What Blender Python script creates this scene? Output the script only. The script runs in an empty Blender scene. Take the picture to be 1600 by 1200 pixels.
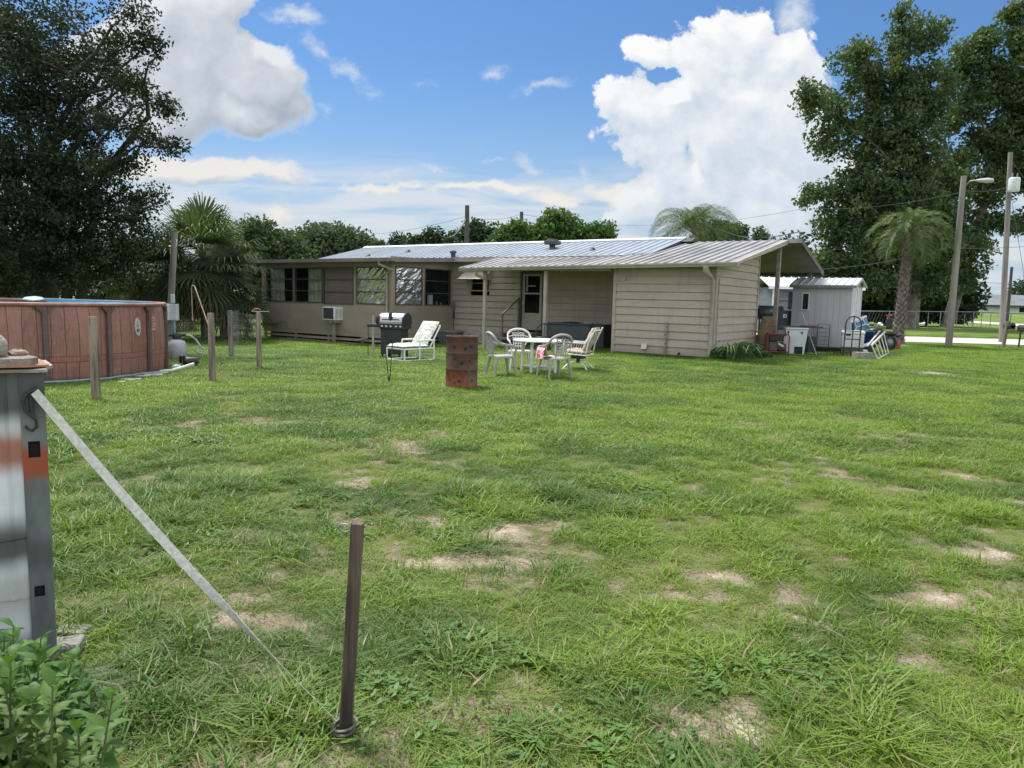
import bpy, math, random
import numpy as np
from mathutils import Vector, Matrix
sc = bpy.context.scene
col = sc.collection
R = math.radians
# ------------------------------------------------------------------ camera
EYE = 1.54; FPX = 1155.0; PITCH = R(90 - 6.47); ROLL = .023
cd = bpy.data.cameras.new("camera"); cam = bpy.data.objects.new("camera", cd); col.objects.link(cam)
cd.sensor_width = 36; cd.lens = 36 * FPX / 1600; cd.clip_start = .05; cd.clip_end = 3000
CM = Matrix.Rotation(PITCH, 3, 'X') @ Matrix.Rotation(ROLL, 3, 'Z')
cam.matrix_world = Matrix.Translation((0, 0, EYE)) @ CM.to_4x4()
sc.camera = cam
sc.view_settings.view_transform = 'Standard'; sc.view_settings.look = 'None'
EXPO = .34; sc.view_settings.exposure = EXPO; sc.view_settings.gamma = 1
try: sc.view_settings.use_curve_mapping = False
except Exception: pass
sc.cycles.max_bounces = 5; sc.cycles.transparent_max_bounces = 8; sc.cycles.diffuse_bounces = 2; sc.cycles.glossy_bounces = 3
sc.cycles.sample_clamp_indirect = 6

def ray(px, py): return CM @ Vector(((px - 800) / FPX, (600 - py) / FPX, -1))
# ------------------------------------------------------------------ sun
SUN_EL, SUN_AZ = R(62), R(-38)     # azimuth from +Y towards +X : ahead and to the left
sl = bpy.data.lights.new("sun", 'SUN'); sl.energy = 4.2; sl.angle = R(12); sl.color = (1, .96, .9)
so = bpy.data.objects.new("sun", sl); col.objects.link(so)
sd = Vector((math.sin(SUN_AZ) * math.cos(SUN_EL), math.cos(SUN_AZ) * math.cos(SUN_EL), math.sin(SUN_EL)))
so.rotation_euler = sd.to_track_quat('Z', 'Y').to_euler()
# ------------------------------------------------------------------ node helper
class NT:
    def __init__(s, tree): s.t = tree; s.n = tree.nodes; s.l = tree.links
    def new(s, typ, **kw):
        n = s.n.new(typ)
        for k, v in kw.items(): setattr(n, k, v)
        return n
    def put(s, sock, v):
        if isinstance(v, bpy.types.NodeSocket): s.l.new(v, sock)
        elif v is not None:
            if isinstance(v, (tuple, list)) and len(v) == 3 and sock.type == 'RGBA': v = (*v, 1)
            sock.default_value = v
    def m(s, op, a, b=None, c=None, clamp=False):
        n = s.new('ShaderNodeMath', operation=op, use_clamp=clamp)
        s.put(n.inputs[0], a)
        if b is not None: s.put(n.inputs[1], b)
        if c is not None: s.put(n.inputs[2], c)
        return n.outputs[0]
    def v(s, op, a, b=None):
        n = s.new('ShaderNodeVectorMath', operation=op); s.put(n.inputs[0], a)
        if b is not None: s.put(n.inputs[1], b)
        return n.outputs['Value'] if op in ('LENGTH', 'DOT_PRODUCT') else n.outputs[0]
    def xyz(s, x, y, z=0.0):
        n = s.new('ShaderNodeCombineXYZ')
        for i, q in enumerate((x, y, z)): s.put(n.inputs[i], q)
        return n.outputs[0]
    def sep(s, a): n = s.new('ShaderNodeSeparateXYZ'); s.put(n.inputs[0], a); return n.outputs
    def mix(s, f, a, b, mode='MIX'):
        n = s.new('ShaderNodeMix', data_type='RGBA', blend_type=mode)
        s.put(n.inputs[0], f); s.put(n.inputs[6], a); s.put(n.inputs[7], b); return n.outputs[2]
    def noise(s, vec, scale, detail=3, rough=.5, dist=0.0, dim='3D', w=None):
        n = s.new('ShaderNodeTexNoise', noise_dimensions=dim)
        s.put(n.inputs['Vector'], vec); n.inputs['Scale'].default_value = scale
        n.inputs['Detail'].default_value = detail; n.inputs['Roughness'].default_value = rough
        n.inputs['Distortion'].default_value = dist
        return n.outputs[0]
    def ramp(s, f, pts):
        n = s.new('ShaderNodeValToRGB'); s.put(n.inputs[0], f); e = n.color_ramp.elements
        while len(e) < len(pts): e.new(.5)
        for q, (p, c) in zip(e, pts):
            q.position = p; q.color = (c, c, c, 1) if isinstance(c, (int, float)) else (*c, 1)
        return n.outputs[0]
    def rng(s, x, a, b, c=0.0, d=1.0, smooth=True):
        n = s.new('ShaderNodeMapRange', interpolation_type='SMOOTHSTEP' if smooth else 'LINEAR')
        s.put(n.inputs[0], x)
        for i, q in enumerate((a, b, c, d)): n.inputs[i + 1].default_value = q
        return n.outputs[0]
# ------------------------------------------------------------------ world
def tanp(px, py):
    d = ray(px, py); return d.x / d.y, d.z / d.y
W = bpy.data.worlds.new("World"); sc.world = W; W.use_nodes = True
t = NT(W.node_tree); t.n.clear()
out = t.new('ShaderNodeOutputWorld'); bg = t.new('ShaderNodeBackground'); t.l.new(bg.outputs[0], out.inputs[0])
SKYS = .085; bg.inputs[1].default_value = SKYS
sky = t.new('ShaderNodeTexSky', sky_type='NISHITA'); sky.sun_disc = False
sky.sun_elevation = SUN_EL; sky.sun_rotation = SUN_AZ; sky.air_density = 1.0; sky.dust_density = .6; sky.ozone_density = 1.5
geo = t.new('ShaderNodeTexCoord').outputs['Generated']
dx, dy, dz = t.sep(geo)
ady = t.m('MAXIMUM', t.m('ABSOLUTE', dy), .12)
U = t.m('DIVIDE', dx, ady); V = t.m('DIVIDE', dz, ady)
def cloud_field(name, ells, sub, amp, nscale, detail, rough, stretch, dist=.3, warp=.11):
    """fractal cloud: union of soft ellipses given in tangent-plane directions plus noise"""
    gt = bpy.data.node_groups.new(name, 'ShaderNodeTree')
    gt.interface.new_socket('U', in_out='INPUT', socket_type='NodeSocketFloat')
    gt.interface.new_socket('V', in_out='INPUT', socket_type='NodeSocketFloat')
    gt.interface.new_socket('D', in_out='OUTPUT', socket_type='NodeSocketFloat')
    k = NT(gt); gi = k.new('NodeGroupInput'); go = k.new('NodeGroupOutput')
    p = k.xyz(gi.outputs[0], gi.outputs[1])
    wn = k.new('ShaderNodeTexNoise'); k.put(wn.inputs['Vector'], p); wn.inputs['Scale'].default_value = nscale * .8
    wn.inputs['Detail'].default_value = 5; wn.inputs['Roughness'].default_value = .6
    wv = k.v('SCALE', k.v('SUBTRACT', wn.outputs['Color'], (.5, .5, .5))); wv.node.inputs['Scale'].default_value = warp
    pw = k.v('ADD', p, wv)
    acc = None
    def ell(e):
        px, py, rx, ry = e[:4]
        u, v = tanp(px, py); a = rx / FPX; b = ry / FPX
        q = k.v('SUBTRACT', pw, (u, v, 0))
        if len(e) > 4:
            r_ = k.new('ShaderNodeVectorRotate', rotation_type='Z_AXIS'); k.put(r_.inputs[0], q); r_.inputs['Angle'].default_value = R(e[4]); q = r_.outputs[0]
        q = k.v('MULTIPLY', q, (1 / a, 1 / b, 0))
        return k.m('MULTIPLY', k.m('SUBTRACT', 1.0, k.v('LENGTH', q)), math.sqrt(rx * ry) / 55)
    for e in ells:
        d = ell(e)
        acc = d if acc is None else k.m('SMOOTH_MAX', acc, d, .12)
    for e in sub:
        acc = k.m('SUBTRACT', acc, k.m('MULTIPLY', k.m('MAXIMUM', ell(e), 0.0), 3.5))
    acc = k.m('SMOOTH_MIN', acc, .75, .3)
    n = k.noise(k.v('MULTIPLY', p, stretch), nscale, detail, rough, dist)
    r = k.m('ADD', acc, k.m('MULTIPLY', k.m('SUBTRACT', n, .5), amp))
    k.l.new(r, go.inputs[0])
    def call(u, v):
        g_ = t.new('ShaderNodeGroup'); g_.node_tree = gt; t.put(g_.inputs[0], u); t.put(g_.inputs[1], v); return g_.outputs[0]
    return call
A = cloud_field('cumulus', [(1130, 62, 85, 62), (1205, 105, 62, 55), (1085, 130, 70, 60), (1035, 72, 42, 20), (1010, 165, 62, 55), (950, 148, 36, 26),
     (1110, 210, 160, 110), (1235, 215, 85, 110), (1150, 320, 190, 75), (985, 232, 50, 34), (1255, 320, 120, 90), (1060, 330, 130, 50), (930, 205, 14, 8), (913, 255, 12, 18)],
    [(1086, 222, 26, 46, 12), (1052, 105, 30, 20)], 2.6, 9.5, 8, .62, (1, 1, 1), .1)
B = cloud_field('grey_cloud', [(320, 40, 130, 90), (405, 120, 85, 62), (375, 185, 70, 38), (240, 110, 130, 120), (300, 5, 120, 60), (465, 170, 25, 30)],
    [(412, 30, 44, 40)], 2.4, 7, 7, .58, (1, 1, 1), .1)
Wp = cloud_field('wisps', [(500, 78, 40, 17, 25), (548, 118, 44, 15, 32), (508, 185, 24, 14, 20), (448, 24, 52, 12, 5), (848, 138, 44, 9, -12), (668, 129, 14, 5), (770, 118, 26, 7),
    (826, 262, 36, 16), (1236, 22, 32, 36), (600, 266, 34, 9, 5), (690, 257, 46, 5, 4), (748, 241, 26, 5), (915, 262, 9, 12), (765, 258, 50, 4, 2), (510, 250, 16, 3)],
    [], 1.5, 16, 6, .62, (1, 1.5, 1), .3, .07)
Cb = cloud_field('low_bank', [(330, 268, 190, 24, 2), (440, 282, 90, 16, 4), (250, 250, 90, 22), (600, 296, 110, 9, 2), (760, 300, 160, 8, 1), (1000, 312, 130, 20), (430, 340, 40, 34), (880, 318, 70, 16)],
    [], 1.9, 9, 7, .62, (1, 2.4, 1), .3, .08)
sc_ = 1 / SKYS / 2 ** EXPO
def C3(r, g, b): return (r * sc_, g * sc_, b * sc_)
# clear sky: nishita, deepened a little as the camera saw it
base = t.mix(1.0, sky.outputs[0], (.60, .88, 1.16), 'MULTIPLY')
hz = t.rng(V, .02, .42, 1.0, 0.0)
hz = t.m('POWER', hz, 2.2)
base = t.mix(t.m('MULTIPLY', hz, .85), base, C3(.50, .63, .74))
# streaky thin layer low in the sky
st = t.noise(t.v('MULTIPLY', t.xyz(U, V), (1.2, 9, 1)), 3.5, 7, .6, .6)
stm = t.m('MULTIPLY', t.rng(st, .34, .60), t.rng(V, .20, .13))
base = t.mix(t.m('MULTIPLY', stm, .85), base, C3(.74, .78, .82))
hole = t.m('MULTIPLY', t.rng(t.noise(t.v('MULTIPLY', t.xyz(U, V), (1.5, 11, 1)), 3.1, 5, .55, .4), .55, .7), t.rng(V, .16, .1))
base = t.mix(t.m('MULTIPLY', hole, .35), base, C3(.33, .50, .70))
# low bank
c = Cb(U, V); c2 = Cb(t.m('ADD', U, -.01), t.m('ADD', V, .022))
al = t.rng(c, .0, .55)
lit = t.m('MULTIPLY_ADD', t.m('SUBTRACT', c, c2), .8, .6, clamp=True)
base = t.mix(t.m('MULTIPLY', al, .9), base, t.mix(lit, C3(.42, .52, .63), C3(.90, .86, .80)))
# grey cloud, upper left
c = B(U, V); c2 = B(t.m('ADD', U, -.02), t.m('ADD', V, .03))
al = t.rng(c, .0, .38)
lit = t.m('MULTIPLY_ADD', t.m('SUBTRACT', c, c2), .75, .50, clamp=True)
gcol = t.mix(lit, C3(.36, .43, .53), C3(.80, .83, .87))
gcol = t.mix(t.m('MULTIPLY', t.rng(c, .45, .0), .8), gcol, C3(.74, .81, .89))
base = t.mix(al, base, gcol)
# wisps
c = Wp(U, V); base = t.mix(t.m('MULTIPLY', t.rng(c, -.05, .6), .85), base, C3(.74, .80, .87))
# cumulus
c = A(U, V); c2 = A(t.m('ADD', U, -.012), t.m('ADD', V, .026))
al = t.rng(c, .0, .2)
lit = t.m('MULTIPLY_ADD', t.m('SUBTRACT', c, c2), .75, .56, clamp=True)
low = t.rng(V, .38, .12)
lit = t.m('SUBTRACT', lit, t.m('MULTIPLY', low, .25), clamp=True)
ac = t.mix(lit, C3(.56, .66, .78), C3(.98, .98, .98))
al = t.m('MULTIPLY', al, t.rng(V, .08, .16, .55, 1.0))
base = t.mix(al, base, ac)
t.l.new(base, bg.inputs[0])
# rest of the sky, out of view: broken cloud brightened to add fill light
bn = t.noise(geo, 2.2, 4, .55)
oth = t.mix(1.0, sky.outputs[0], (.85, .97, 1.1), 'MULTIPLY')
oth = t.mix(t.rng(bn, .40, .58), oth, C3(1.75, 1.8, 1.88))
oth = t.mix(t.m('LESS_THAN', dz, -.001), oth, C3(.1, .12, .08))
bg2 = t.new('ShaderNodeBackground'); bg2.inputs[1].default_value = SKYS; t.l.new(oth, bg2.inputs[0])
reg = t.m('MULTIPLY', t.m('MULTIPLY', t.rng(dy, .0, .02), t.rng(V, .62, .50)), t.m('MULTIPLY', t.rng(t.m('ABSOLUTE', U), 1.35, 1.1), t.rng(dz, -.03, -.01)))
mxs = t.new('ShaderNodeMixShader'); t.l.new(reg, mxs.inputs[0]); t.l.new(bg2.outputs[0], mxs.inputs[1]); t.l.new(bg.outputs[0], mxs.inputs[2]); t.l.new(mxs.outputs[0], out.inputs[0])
W.cycles.sampling_method = 'MANUAL'; W.cycles.sample_map_resolution = 512
# ------------------------------------------------------------------ terrain
def S(x): x = np.clip(x, 0, 1); return x * x * (3 - 2 * x)
def H(x, y):
    x = np.asarray(x, float); y = np.asarray(y, float)
    h = -.21 * S((y - 17) / 8) * S((2 - x) / 6)
    h = h + 1.15 * S((y - 112) / 40)
    h = h + .012 * np.sin(x * 1.3 + y * .4) * np.sin(y * .9 - x * .3) * S((y - 1) / 3)
    return h
def g(px, py, up=0.0):
    d = ray(px, py); z = 0.0
    for _ in range(12):
        tt = (z - EYE) / d.z; P = Vector((d.x * tt, d.y * tt, z)); z = float(H(P.x, P.y)) + up
    P.z = z; return P
def at(px, py, Y):
    d = ray(px, py); return Vector((d.x * Y / d.y, Y, EYE + d.z * Y / d.y))
def down(x, y): return Vector((x, y, float(H(x, y))))
# ------------------------------------------------------------------ materials
MATS = {}
def mat(name, c, c2=None, rough=.7, metal=0.0, scale=6.0, bump=0.0, bscale=None, detail=5, stretch=(1, 1, 1), spec=.5, lo=.35, hi=.65, trans=0.0, coat=0.0):
    if name in MATS: return MATS[name]
    m = bpy.data.materials.new(name); m.use_nodes = True; k = NT(m.node_tree); b = k.n['Principled BSDF']
    tc = k.new('ShaderNodeTexCoord').outputs['Object']; vec = k.v('MULTIPLY', tc, stretch)
    n = k.noise(vec, scale, detail, .6)
    c2 = c2 if c2 else tuple(q * .78 for q in c)
    cc = k.mix(k.rng(n, lo, hi), c, c2)
    k.put(b.inputs['Base Color'], cc)
    k.put(b.inputs['Roughness'], k.m('MULTIPLY_ADD', n, .25, max(rough - .12, .02)))
    b.inputs['Metallic'].default_value = metal; b.inputs['Specular IOR Level'].default_value = spec
    b.inputs['Coat Weight'].default_value = coat
    if trans: b.inputs['Transmission Weight'].default_value = trans
    if bump:
        bn = k.new('ShaderNodeBump'); bn.inputs['Strength'].default_value = bump; bn.inputs['Distance'].default_value = .02
        k.put(bn.inputs['Height'], k.noise(vec, bscale or scale * 4, 4, .6)); k.l.new(bn.outputs[0], b.inputs['Normal'])
    MATS[name] = m; return m
def leafmat(name, c1, c2, c3=None, trans=.35, rough=.55):
    if name in MATS: return MATS[name]
    m = bpy.data.materials.new(name); m.use_nodes = True; k = NT(m.node_tree); b = k.n['Principled BSDF']
    gi = k.new('ShaderNodeNewGeometry')
    cc = k.mix(gi.outputs['Random Per Island'], c1, c2)
    tc = k.new('ShaderNodeTexCoord').outputs['Object']
    if c3: cc = k.mix(k.m('MULTIPLY', k.rng(k.noise(tc, .45, 2, .5), .48, .66), .8), cc, c3)
    k.put(b.inputs['Base Color'], cc); b.inputs['Roughness'].default_value = rough; b.inputs['Specular IOR Level'].default_value = .3
    tr = k.new('ShaderNodeBsdfTranslucent'); k.put(tr.inputs[0], k.mix(1.0, cc, (1.1, 1.3, .5), 'MULTIPLY'))
    mx = k.new('ShaderNodeMixShader'); mx.inputs[0].default_value = trans
    k.l.new(b.outputs[0], mx.inputs[1]); k.l.new(tr.outputs[0], mx.inputs[2])
    k.l.new(mx.outputs[0], k.n['Material Output'].inputs[0])
    MATS[name] = m; return m
# ------------------------------------------------------------------ mesh builder
def each(name, m, parent, boxes):
    for a, c in boxes: q = B3(); q.box(a, c); q.build(name, m, parent)
class B3:
    def __init__(s): s.v = []; s.f = []; s.sm = []
    def add(s, vs, fs, smooth=False, M=None):
        o = len(s.v)
        s.v += [tuple(M @ Vector(q)) if M else tuple(q) for q in vs]
        s.f += [tuple(i + o for i in q) for q in fs]; s.sm += [smooth] * len(fs); return s
    def box(s, a, b, M=None):
        x0, y0, z0 = a; x1, y1, z1 = b
        return s.add([(x0, y0, z0), (x1, y0, z0), (x1, y1, z0), (x0, y1, z0), (x0, y0, z1), (x1, y0, z1), (x1, y1, z1), (x0, y1, z1)],
              [(0, 3, 2, 1), (4, 5, 6, 7), (0, 1, 5, 4), (1, 2, 6, 5), (2, 3, 7, 6), (3, 0, 4, 7)], False, M)
    def cbox(s, c, d, M=None, rz=0, rx=0, ry=0):
        m = Matrix.Translation(c) @ Matrix.Rotation(rz, 4, 'Z') @ Matrix.Rotation(ry, 4, 'Y') @ Matrix.Rotation(rx, 4, 'X')
        if M: m = M @ m
        h = [q / 2 for q in d]; return s.box((-h[0], -h[1], -h[2]), tuple(h), m)
    def rbox(s, a, b, r=.01, M=None):      # box with bevelled vertical+top edges (octagonal rounding in every section)
        x0, y0, z0 = a; x1, y1, z1 = b
        def ring(z, i): return [(x0 + i, y0 + i + r, z), (x0 + i + r, y0 + i, z), (x1 - i - r, y0 + i, z), (x1 - i, y0 + i + r, z), (x1 - i, y1 - i - r, z), (x1 - i - r, y1 - i, z), (x0 + i + r, y1 - i, z), (x0 + i, y1 - i - r, z)]
        rs = [ring(z0, r * .6), ring(z0 + r, 0), ring(z1 - r, 0), ring(z1, r * .6)]
        vs = sum(rs, []); fs = [tuple(range(7, -1, -1)), tuple(range(24, 32))]
        for k in range(3):
            for i in range(8): j = (i + 1) % 8; fs.append((k * 8 + i, k * 8 + j, k * 8 + 8 + j, k * 8 + 8 + i))
        return s.add(vs, fs, False, M)
    def tube(s, pts, r, n=8, cap=True, flat=1.0, M=None):
        pts = [Vector(p) for p in pts]
        rs = r if isinstance(r, (list, tuple)) else [r] * len(pts)
        vs = []; fs = []; up = None
        for i, p in enumerate(pts):
            d = (pts[min(i + 1, len(pts) - 1)] - pts[max(i - 1, 0)])
            d = d.normalized() if d.length > 1e-9 else Vector((0, 0, 1))
            if up is None: up = Vector((0, 0, 1)) if abs(d.z) < .9 else Vector((1, 0, 0))
            x = d.cross(up); x = x.normalized() if x.length > 1e-6 else Vector((1, 0, 0))
            y = x.cross(d).normalized(); up = y
            for k in range(n):
                a = 2 * math.pi * (k + .5) / n; vs.append(tuple(p + x * (math.cos(a) * rs[i]) + y * (math.sin(a) * rs[i] * flat)))
        for i in range(len(pts) - 1):
            for k in range(n): j = (k + 1) % n; fs.append((i * n + k, i * n + j, (i + 1) * n + j, (i + 1) * n + k))
        s.add(vs, fs, n > 5, M)
        if cap:
            L = len(pts); s.add(vs[:n], [tuple(range(n - 1, -1, -1))], False, M); s.add(vs[(L - 1) * n:], [tuple(range(n))], False, M)
        return s
    def lathe(s, prof, n=24, c=(0, 0, 0), M=None, smooth=True, fn=None):
        vs = []; fs = []
        for (r, z) in prof:
            for k in range(n):
                a = 2 * math.pi * k / n; rr = r * (fn(a, z) if fn else 1); vs.append((c[0] + rr * math.cos(a), c[1] + rr * math.sin(a), c[2] + z))
        for i in range(len(prof) - 1):
            for k in range(n): j = (k + 1) % n; fs.append((i * n + k, i * n + j, (i + 1) * n + j, (i + 1) * n + k))
        return s.add(vs, fs, smooth, M)
    def ell(s, c, r, n=10, m=7, M=None, jit=0, seed=0):
        rd = random.Random(seed); vs = []; fs = []
        for i in range(m + 1):
            th = math.pi * i / m
            for k in range(n):
                a = 2 * math.pi * k / n; q = 1 + jit * (rd.random() - .5)
                vs.append((c[0] + r[0] * math.sin(th) * math.cos(a) * q, c[1] + r[1] * math.sin(th) * math.sin(a) * q, c[2] + r[2] * math.cos(th) * q))
        for i in range(m):
            for k in range(n): j = (k + 1) % n; fs.append((i * n + k, (i + 1) * n + k, (i + 1) * n + j, i * n + j))
        return s.add(vs, fs, not jit, M)
    def prism(s, poly, vec, M=None):       # poly: list of 3d points (planar), extruded along vec
        n = len(poly); v2 = [tuple(Vector(p) + Vector(vec)) for p in poly]
        fs = [tuple(range(n - 1, -1, -1)), tuple(range(n, 2 * n))] + [(i, (i + 1) % n, n + (i + 1) % n, n + i) for i in range(n)]
        return s.add(list(poly) + v2, fs, False, M)
    def build(s, name, m, parent=None, **kw):
        me = bpy.data.meshes.new(name); me.from_pydata(s.v, [], s.f); me.update()
        me.polygons.foreach_set('use_smooth', s.sm)
        ms = m if isinstance(m, (list, tuple)) else [m]
        for q in ms: me.materials.append(q)
        o = bpy.data.objects.new(name, me); col.objects.link(o)
        if parent: o.parent = parent
        tag(o, **kw); return o
def tag(o, label=None, cat=None, group=None, kind=None):
    if label: o['label'] = label
    if cat: o['category'] = cat
    if group: o['group'] = group
    if kind: o['kind'] = kind
    return o
def thing(name, label, cat, loc=(0, 0, 0), rz=0, group=None, kind=None):
    o = bpy.data.objects.new(name, None); col.objects.link(o); o.location = loc; o.rotation_euler = (0, 0, rz); o.empty_display_size = .2
    return tag(o, label, cat, group, kind)
def copy_thing(root, loc, rz, label, scale=None):
    r = root.copy(); col.objects.link(r); r.location = loc; r.rotation_euler = (0, 0, rz); r['label'] = label
    if scale: r.scale = (scale,) * 3
    for ch in list(root.children):
        c_ = ch.copy(); col.objects.link(c_); c_.parent = r
        for g2 in list(ch.children): d_ = g2.copy(); col.objects.link(d_); d_.parent = c_
    return r
def npmesh(name, V_, F_, m, parent=None, smooth=False, **kw):
    """V_ (n,3), F_ (k,4) or (k,3)"""
    me = bpy.data.meshes.new(name); V_ = np.ascontiguousarray(V_, np.float32); F_ = np.ascontiguousarray(F_, np.int32); w = F_.shape[1]
    me.vertices.add(len(V_)); me.vertices.foreach_set('co', V_.ravel())
    me.loops.add(F_.size); me.loops.foreach_set('vertex_index', F_.ravel())
    me.polygons.add(len(F_)); me.polygons.foreach_set('loop_start', np.arange(0, F_.size, w, dtype=np.int32))
    me.polygons.foreach_set('loop_total', np.full(len(F_), w, np.int32))
    if smooth: me.polygons.foreach_set('use_smooth', np.ones(len(F_), bool))
    me.update(calc_edges=True); me.validate() if False else None
    me.materials.append(m)
    o = bpy.data.objects.new(name, me); col.objects.link(o)
    if parent: o.parent = parent
    return tag(o, **kw)
# ================================================================== GROUND
def vnoise(x, y, seed=0):
    xi = np.floor(x).astype(np.int64); yi = np.floor(y).astype(np.int64); fx = x - xi; fy = y - yi
    def h(a, b):
        n = (a * 374761393 + b * 668265263 + seed * 974634777) & 0x7fffffff
        n = ((n ^ (n >> 13)) * 1274126177) & 0x7fffffff
        return ((n ^ (n >> 16)) & 0xffff) / 65535.0
    fx = fx * fx * (3 - 2 * fx); fy = fy * fy * (3 - 2 * fy)
    return (h(xi, yi) * (1 - fx) + h(xi + 1, yi) * fx) * (1 - fy) + (h(xi, yi + 1) * (1 - fx) + h(xi + 1, yi + 1) * fx) * fy
def fbm(x, y, s=1.0, o=4, seed=0):
    r = 0; a = .5; t_ = 0
    for i in range(o): r = r + a * vnoise(x * s + 17.3 * i, y * s - 9.1 * i, seed + i); t_ += a; a *= .5; s *= 2.1
    return r / t_
# bare sandy patches: pixel centre, half width / half depth in metres, strength
PATCH = [(640, 812, .32, .22, 1), (655, 885, .42, .22, 1), (775, 875, .38, .25, 1), (785, 828, .3, .2, .9), (250, 868, .42, .2, .9), (205, 880, .25, .1, .7), (420, 885, .2, .14, .8), (548, 818, .2, .12, .7),
    (832, 690, .22, .2, .8), (735, 735, .25, .2, .8), (1050, 800, .14, .12, .9), (1560, 950, .42, .3, 1.2), (1440, 1020, .2, .2, .6), (1030, 1155, .22, .10, 1.0), (1150, 1145, .18, .09, 1.1), (1290, 975, .2, .1, 1), (1245, 1012, .2, .08, .8),
    (1130, 900, .3, .2, .9), (880, 1140, .25, .12, .9), (1095, 1030, .25, .25, .6), (1160, 985, .3, .2, .5), (1515, 745, .4, .3, .9), (1530, 720, .3, .2, .8), (1580, 870, .35, .18, 1), (1590, 1180, .2, .1, .8),
    (1490, 740, .2, .15, .8), (380, 1175, .25, .1, .8), (700, 1110, .2, .1, .7), (740, 975, .25, .14, .7), (650, 1040, .25, .15, .7), (400, 1040, .25, .14, .7), (200, 1000, .3, .14, .6), (270, 945, .3, .12, .5), (500, 645, .4, .35, .5), (530, 668, .3, .3, .5),
    (180, 655, .3, .2, .35), (600, 598, .4, .3, .5), (700, 560, .4, .3, .3), (940, 560, .9, .5, .7), (640, 660, .3, .3, .4), (1350, 560, .8, .5, .7), (1443, 583, .4, .5, 1), (1500, 605, .3, .3, .7), (1275, 568, .7, .4, .6), (1180, 750, .3, .2, .4), (1240, 775, .2, .2, .4),
    (1060, 800, .15, .1, .8), (1340, 1090, .25, .12, .7), (1455, 640, .3, .3, .5), (1300, 700, .25, .2, .5), (985, 925, .25, .16, .6), (560, 960, .3, .15, .4), (1000, 1180, .2, .06, 1), (1400, 1160, .15, .1, .6), (830, 800, .2, .12, .6), (1500, 780, .3, .2, .4),
    (150, 622, .2, .15, .6), (332, 599, .2, .15, .55), (405, 578, .2, .15, .4), (840, 1195, .3, .08, .7), (520, 1120, .25, .1, .5), (600, 870, .25, .2, .5), (1380, 850, .3, .2, .3), (1120, 1075, .2, .12, .7), (1530, 1090, .3, .15, .4)]
PW = [(g(px, py), a, b, s_) for (px, py, a, b, s_) in PATCH]
def sandmask(x, y):
    w1 = (fbm(x, y, 1.6, 3, 5) - .5) * .9; w2 = (fbm(x, y, 1.6, 3, 9) - .5) * .9
    m = np.zeros_like(x)
    for P, a, b, s_ in PW:
        d = np.sqrt(((x + w1 * .5 - P.x) / (a * 1.25)) ** 2 + ((y + w2 * .5 - P.y) / (b * 1.5)) ** 2)
        m = np.maximum(m, s_ * S(1.02 - d) * .85); m = np.maximum(m, .42 * s_ * S((2.1 - d) / 1.2))
    n = fbm(x, y, .9, 4, 31); n2 = fbm(x, y, 4.5, 3, 77)
    m = np.maximum(m, .50 * S((n * .6 + n2 * .4 - .515) * 8) * S((14 - y) / 6))
    n3 = fbm(x, y, 8.5, 3, 123)
    m = m * np.clip(.15 + .9 * n2 + 1.1 * (n3 - .28), .1, 1.15)
    return np.clip(m, 0, 1)
def tone(x, y):     # 0 dark lush  1 yellow green
    n = fbm(x, y, .33, 4, 3) * .4 + fbm(x, y, 1.6, 3, 13) * .6
    n = n + .25 * (fbm(x, y, 3.2, 2, 44) - .5)
    t_ = S((n - .33) * 3.4)
    t_ = t_ + .35 * S((y - 9) / 4) * S((18 - y) / 4) * S((3.5 - np.abs(x + 1.5)) / 2)
    return np.clip(t_, 0, 1)
N = 640
tt = np.linspace(-1, 1, N); bb = 7.6; aa = 900 / math.sinh(bb)
gx = aa * np.sinh(bb * tt); gy = aa * np.sinh(bb * tt) + 3.0
X_, Y_ = np.meshgrid(gx, gy)
x = X_.ravel(); y = Y_.ravel(); z = H(x, y)
Vv = np.stack([x, y, z], 1)
i = np.arange(N - 1)[:, None] * N + np.arange(N - 1)[None, :]
F_ = np.stack([i, i + 1, i + N + 1, i + N], -1).reshape(-1, 4)
gm = bpy.data.materials.new('lawn_ground'); gm.use_nodes = True; k = NT(gm.node_tree); b_ = k.n['Principled BSDF']
pos = k.new('ShaderNodeTexCoord').outputs['Object']
sa = k.new('ShaderNodeAttribute', attribute_name='sand').outputs['Fac']; ta = k.new('ShaderNodeAttribute', attribute_name='tone').outputs['Fac']
nf = k.noise(pos, 9, 6, .7); nl = k.noise(pos, 60, 4, .7); nb = k.noise(pos, .5, 5, .6); nfar = k.noise(pos, .12, 4, .6)
gr = k.mix(ta, (.090, .145, .028), (.180, .250, .045)); gr = k.mix(k.rng(nf, .3, .7), gr, k.mix(.5, gr, (.03, .055, .012)))
gr = k.mix(k.m('MULTIPLY', k.rng(nb, .45, .7), .45), gr, (.13, .19, .05))
gr = k.mix(k.m('MULTIPLY', k.rng(nfar, .45, .65), .35), gr, (.10, .14, .05))
near = k.rng(k.sep(pos)[1], 24, 9)
gr = k.mix(k.m('MULTIPLY', near, .62), gr, k.mix(k.rng(nl, .35, .7), (.085, .070, .035), (.16, .145, .07)))
sd_ = k.mix(k.rng(nl, .3, .7), (.33, .275, .205), (.48, .42, .325)); sd_ = k.mix(k.m('MULTIPLY', k.rng(nf, .45, .62), .65), sd_, (.22, .165, .105))
sx_ = k.m('ADD', sa, k.m('ADD', k.m('MULTIPLY', k.m('SUBTRACT', nf, .5), .7), k.m('MULTIPLY', k.m('SUBTRACT', nl, .5), .6))); sd_ = k.mix(k.rng(sx_, .42, .80), k.mix(k.rng(nl, .3, .7), (.17, .135, .095), (.26, .215, .155)), sd_)
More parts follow.
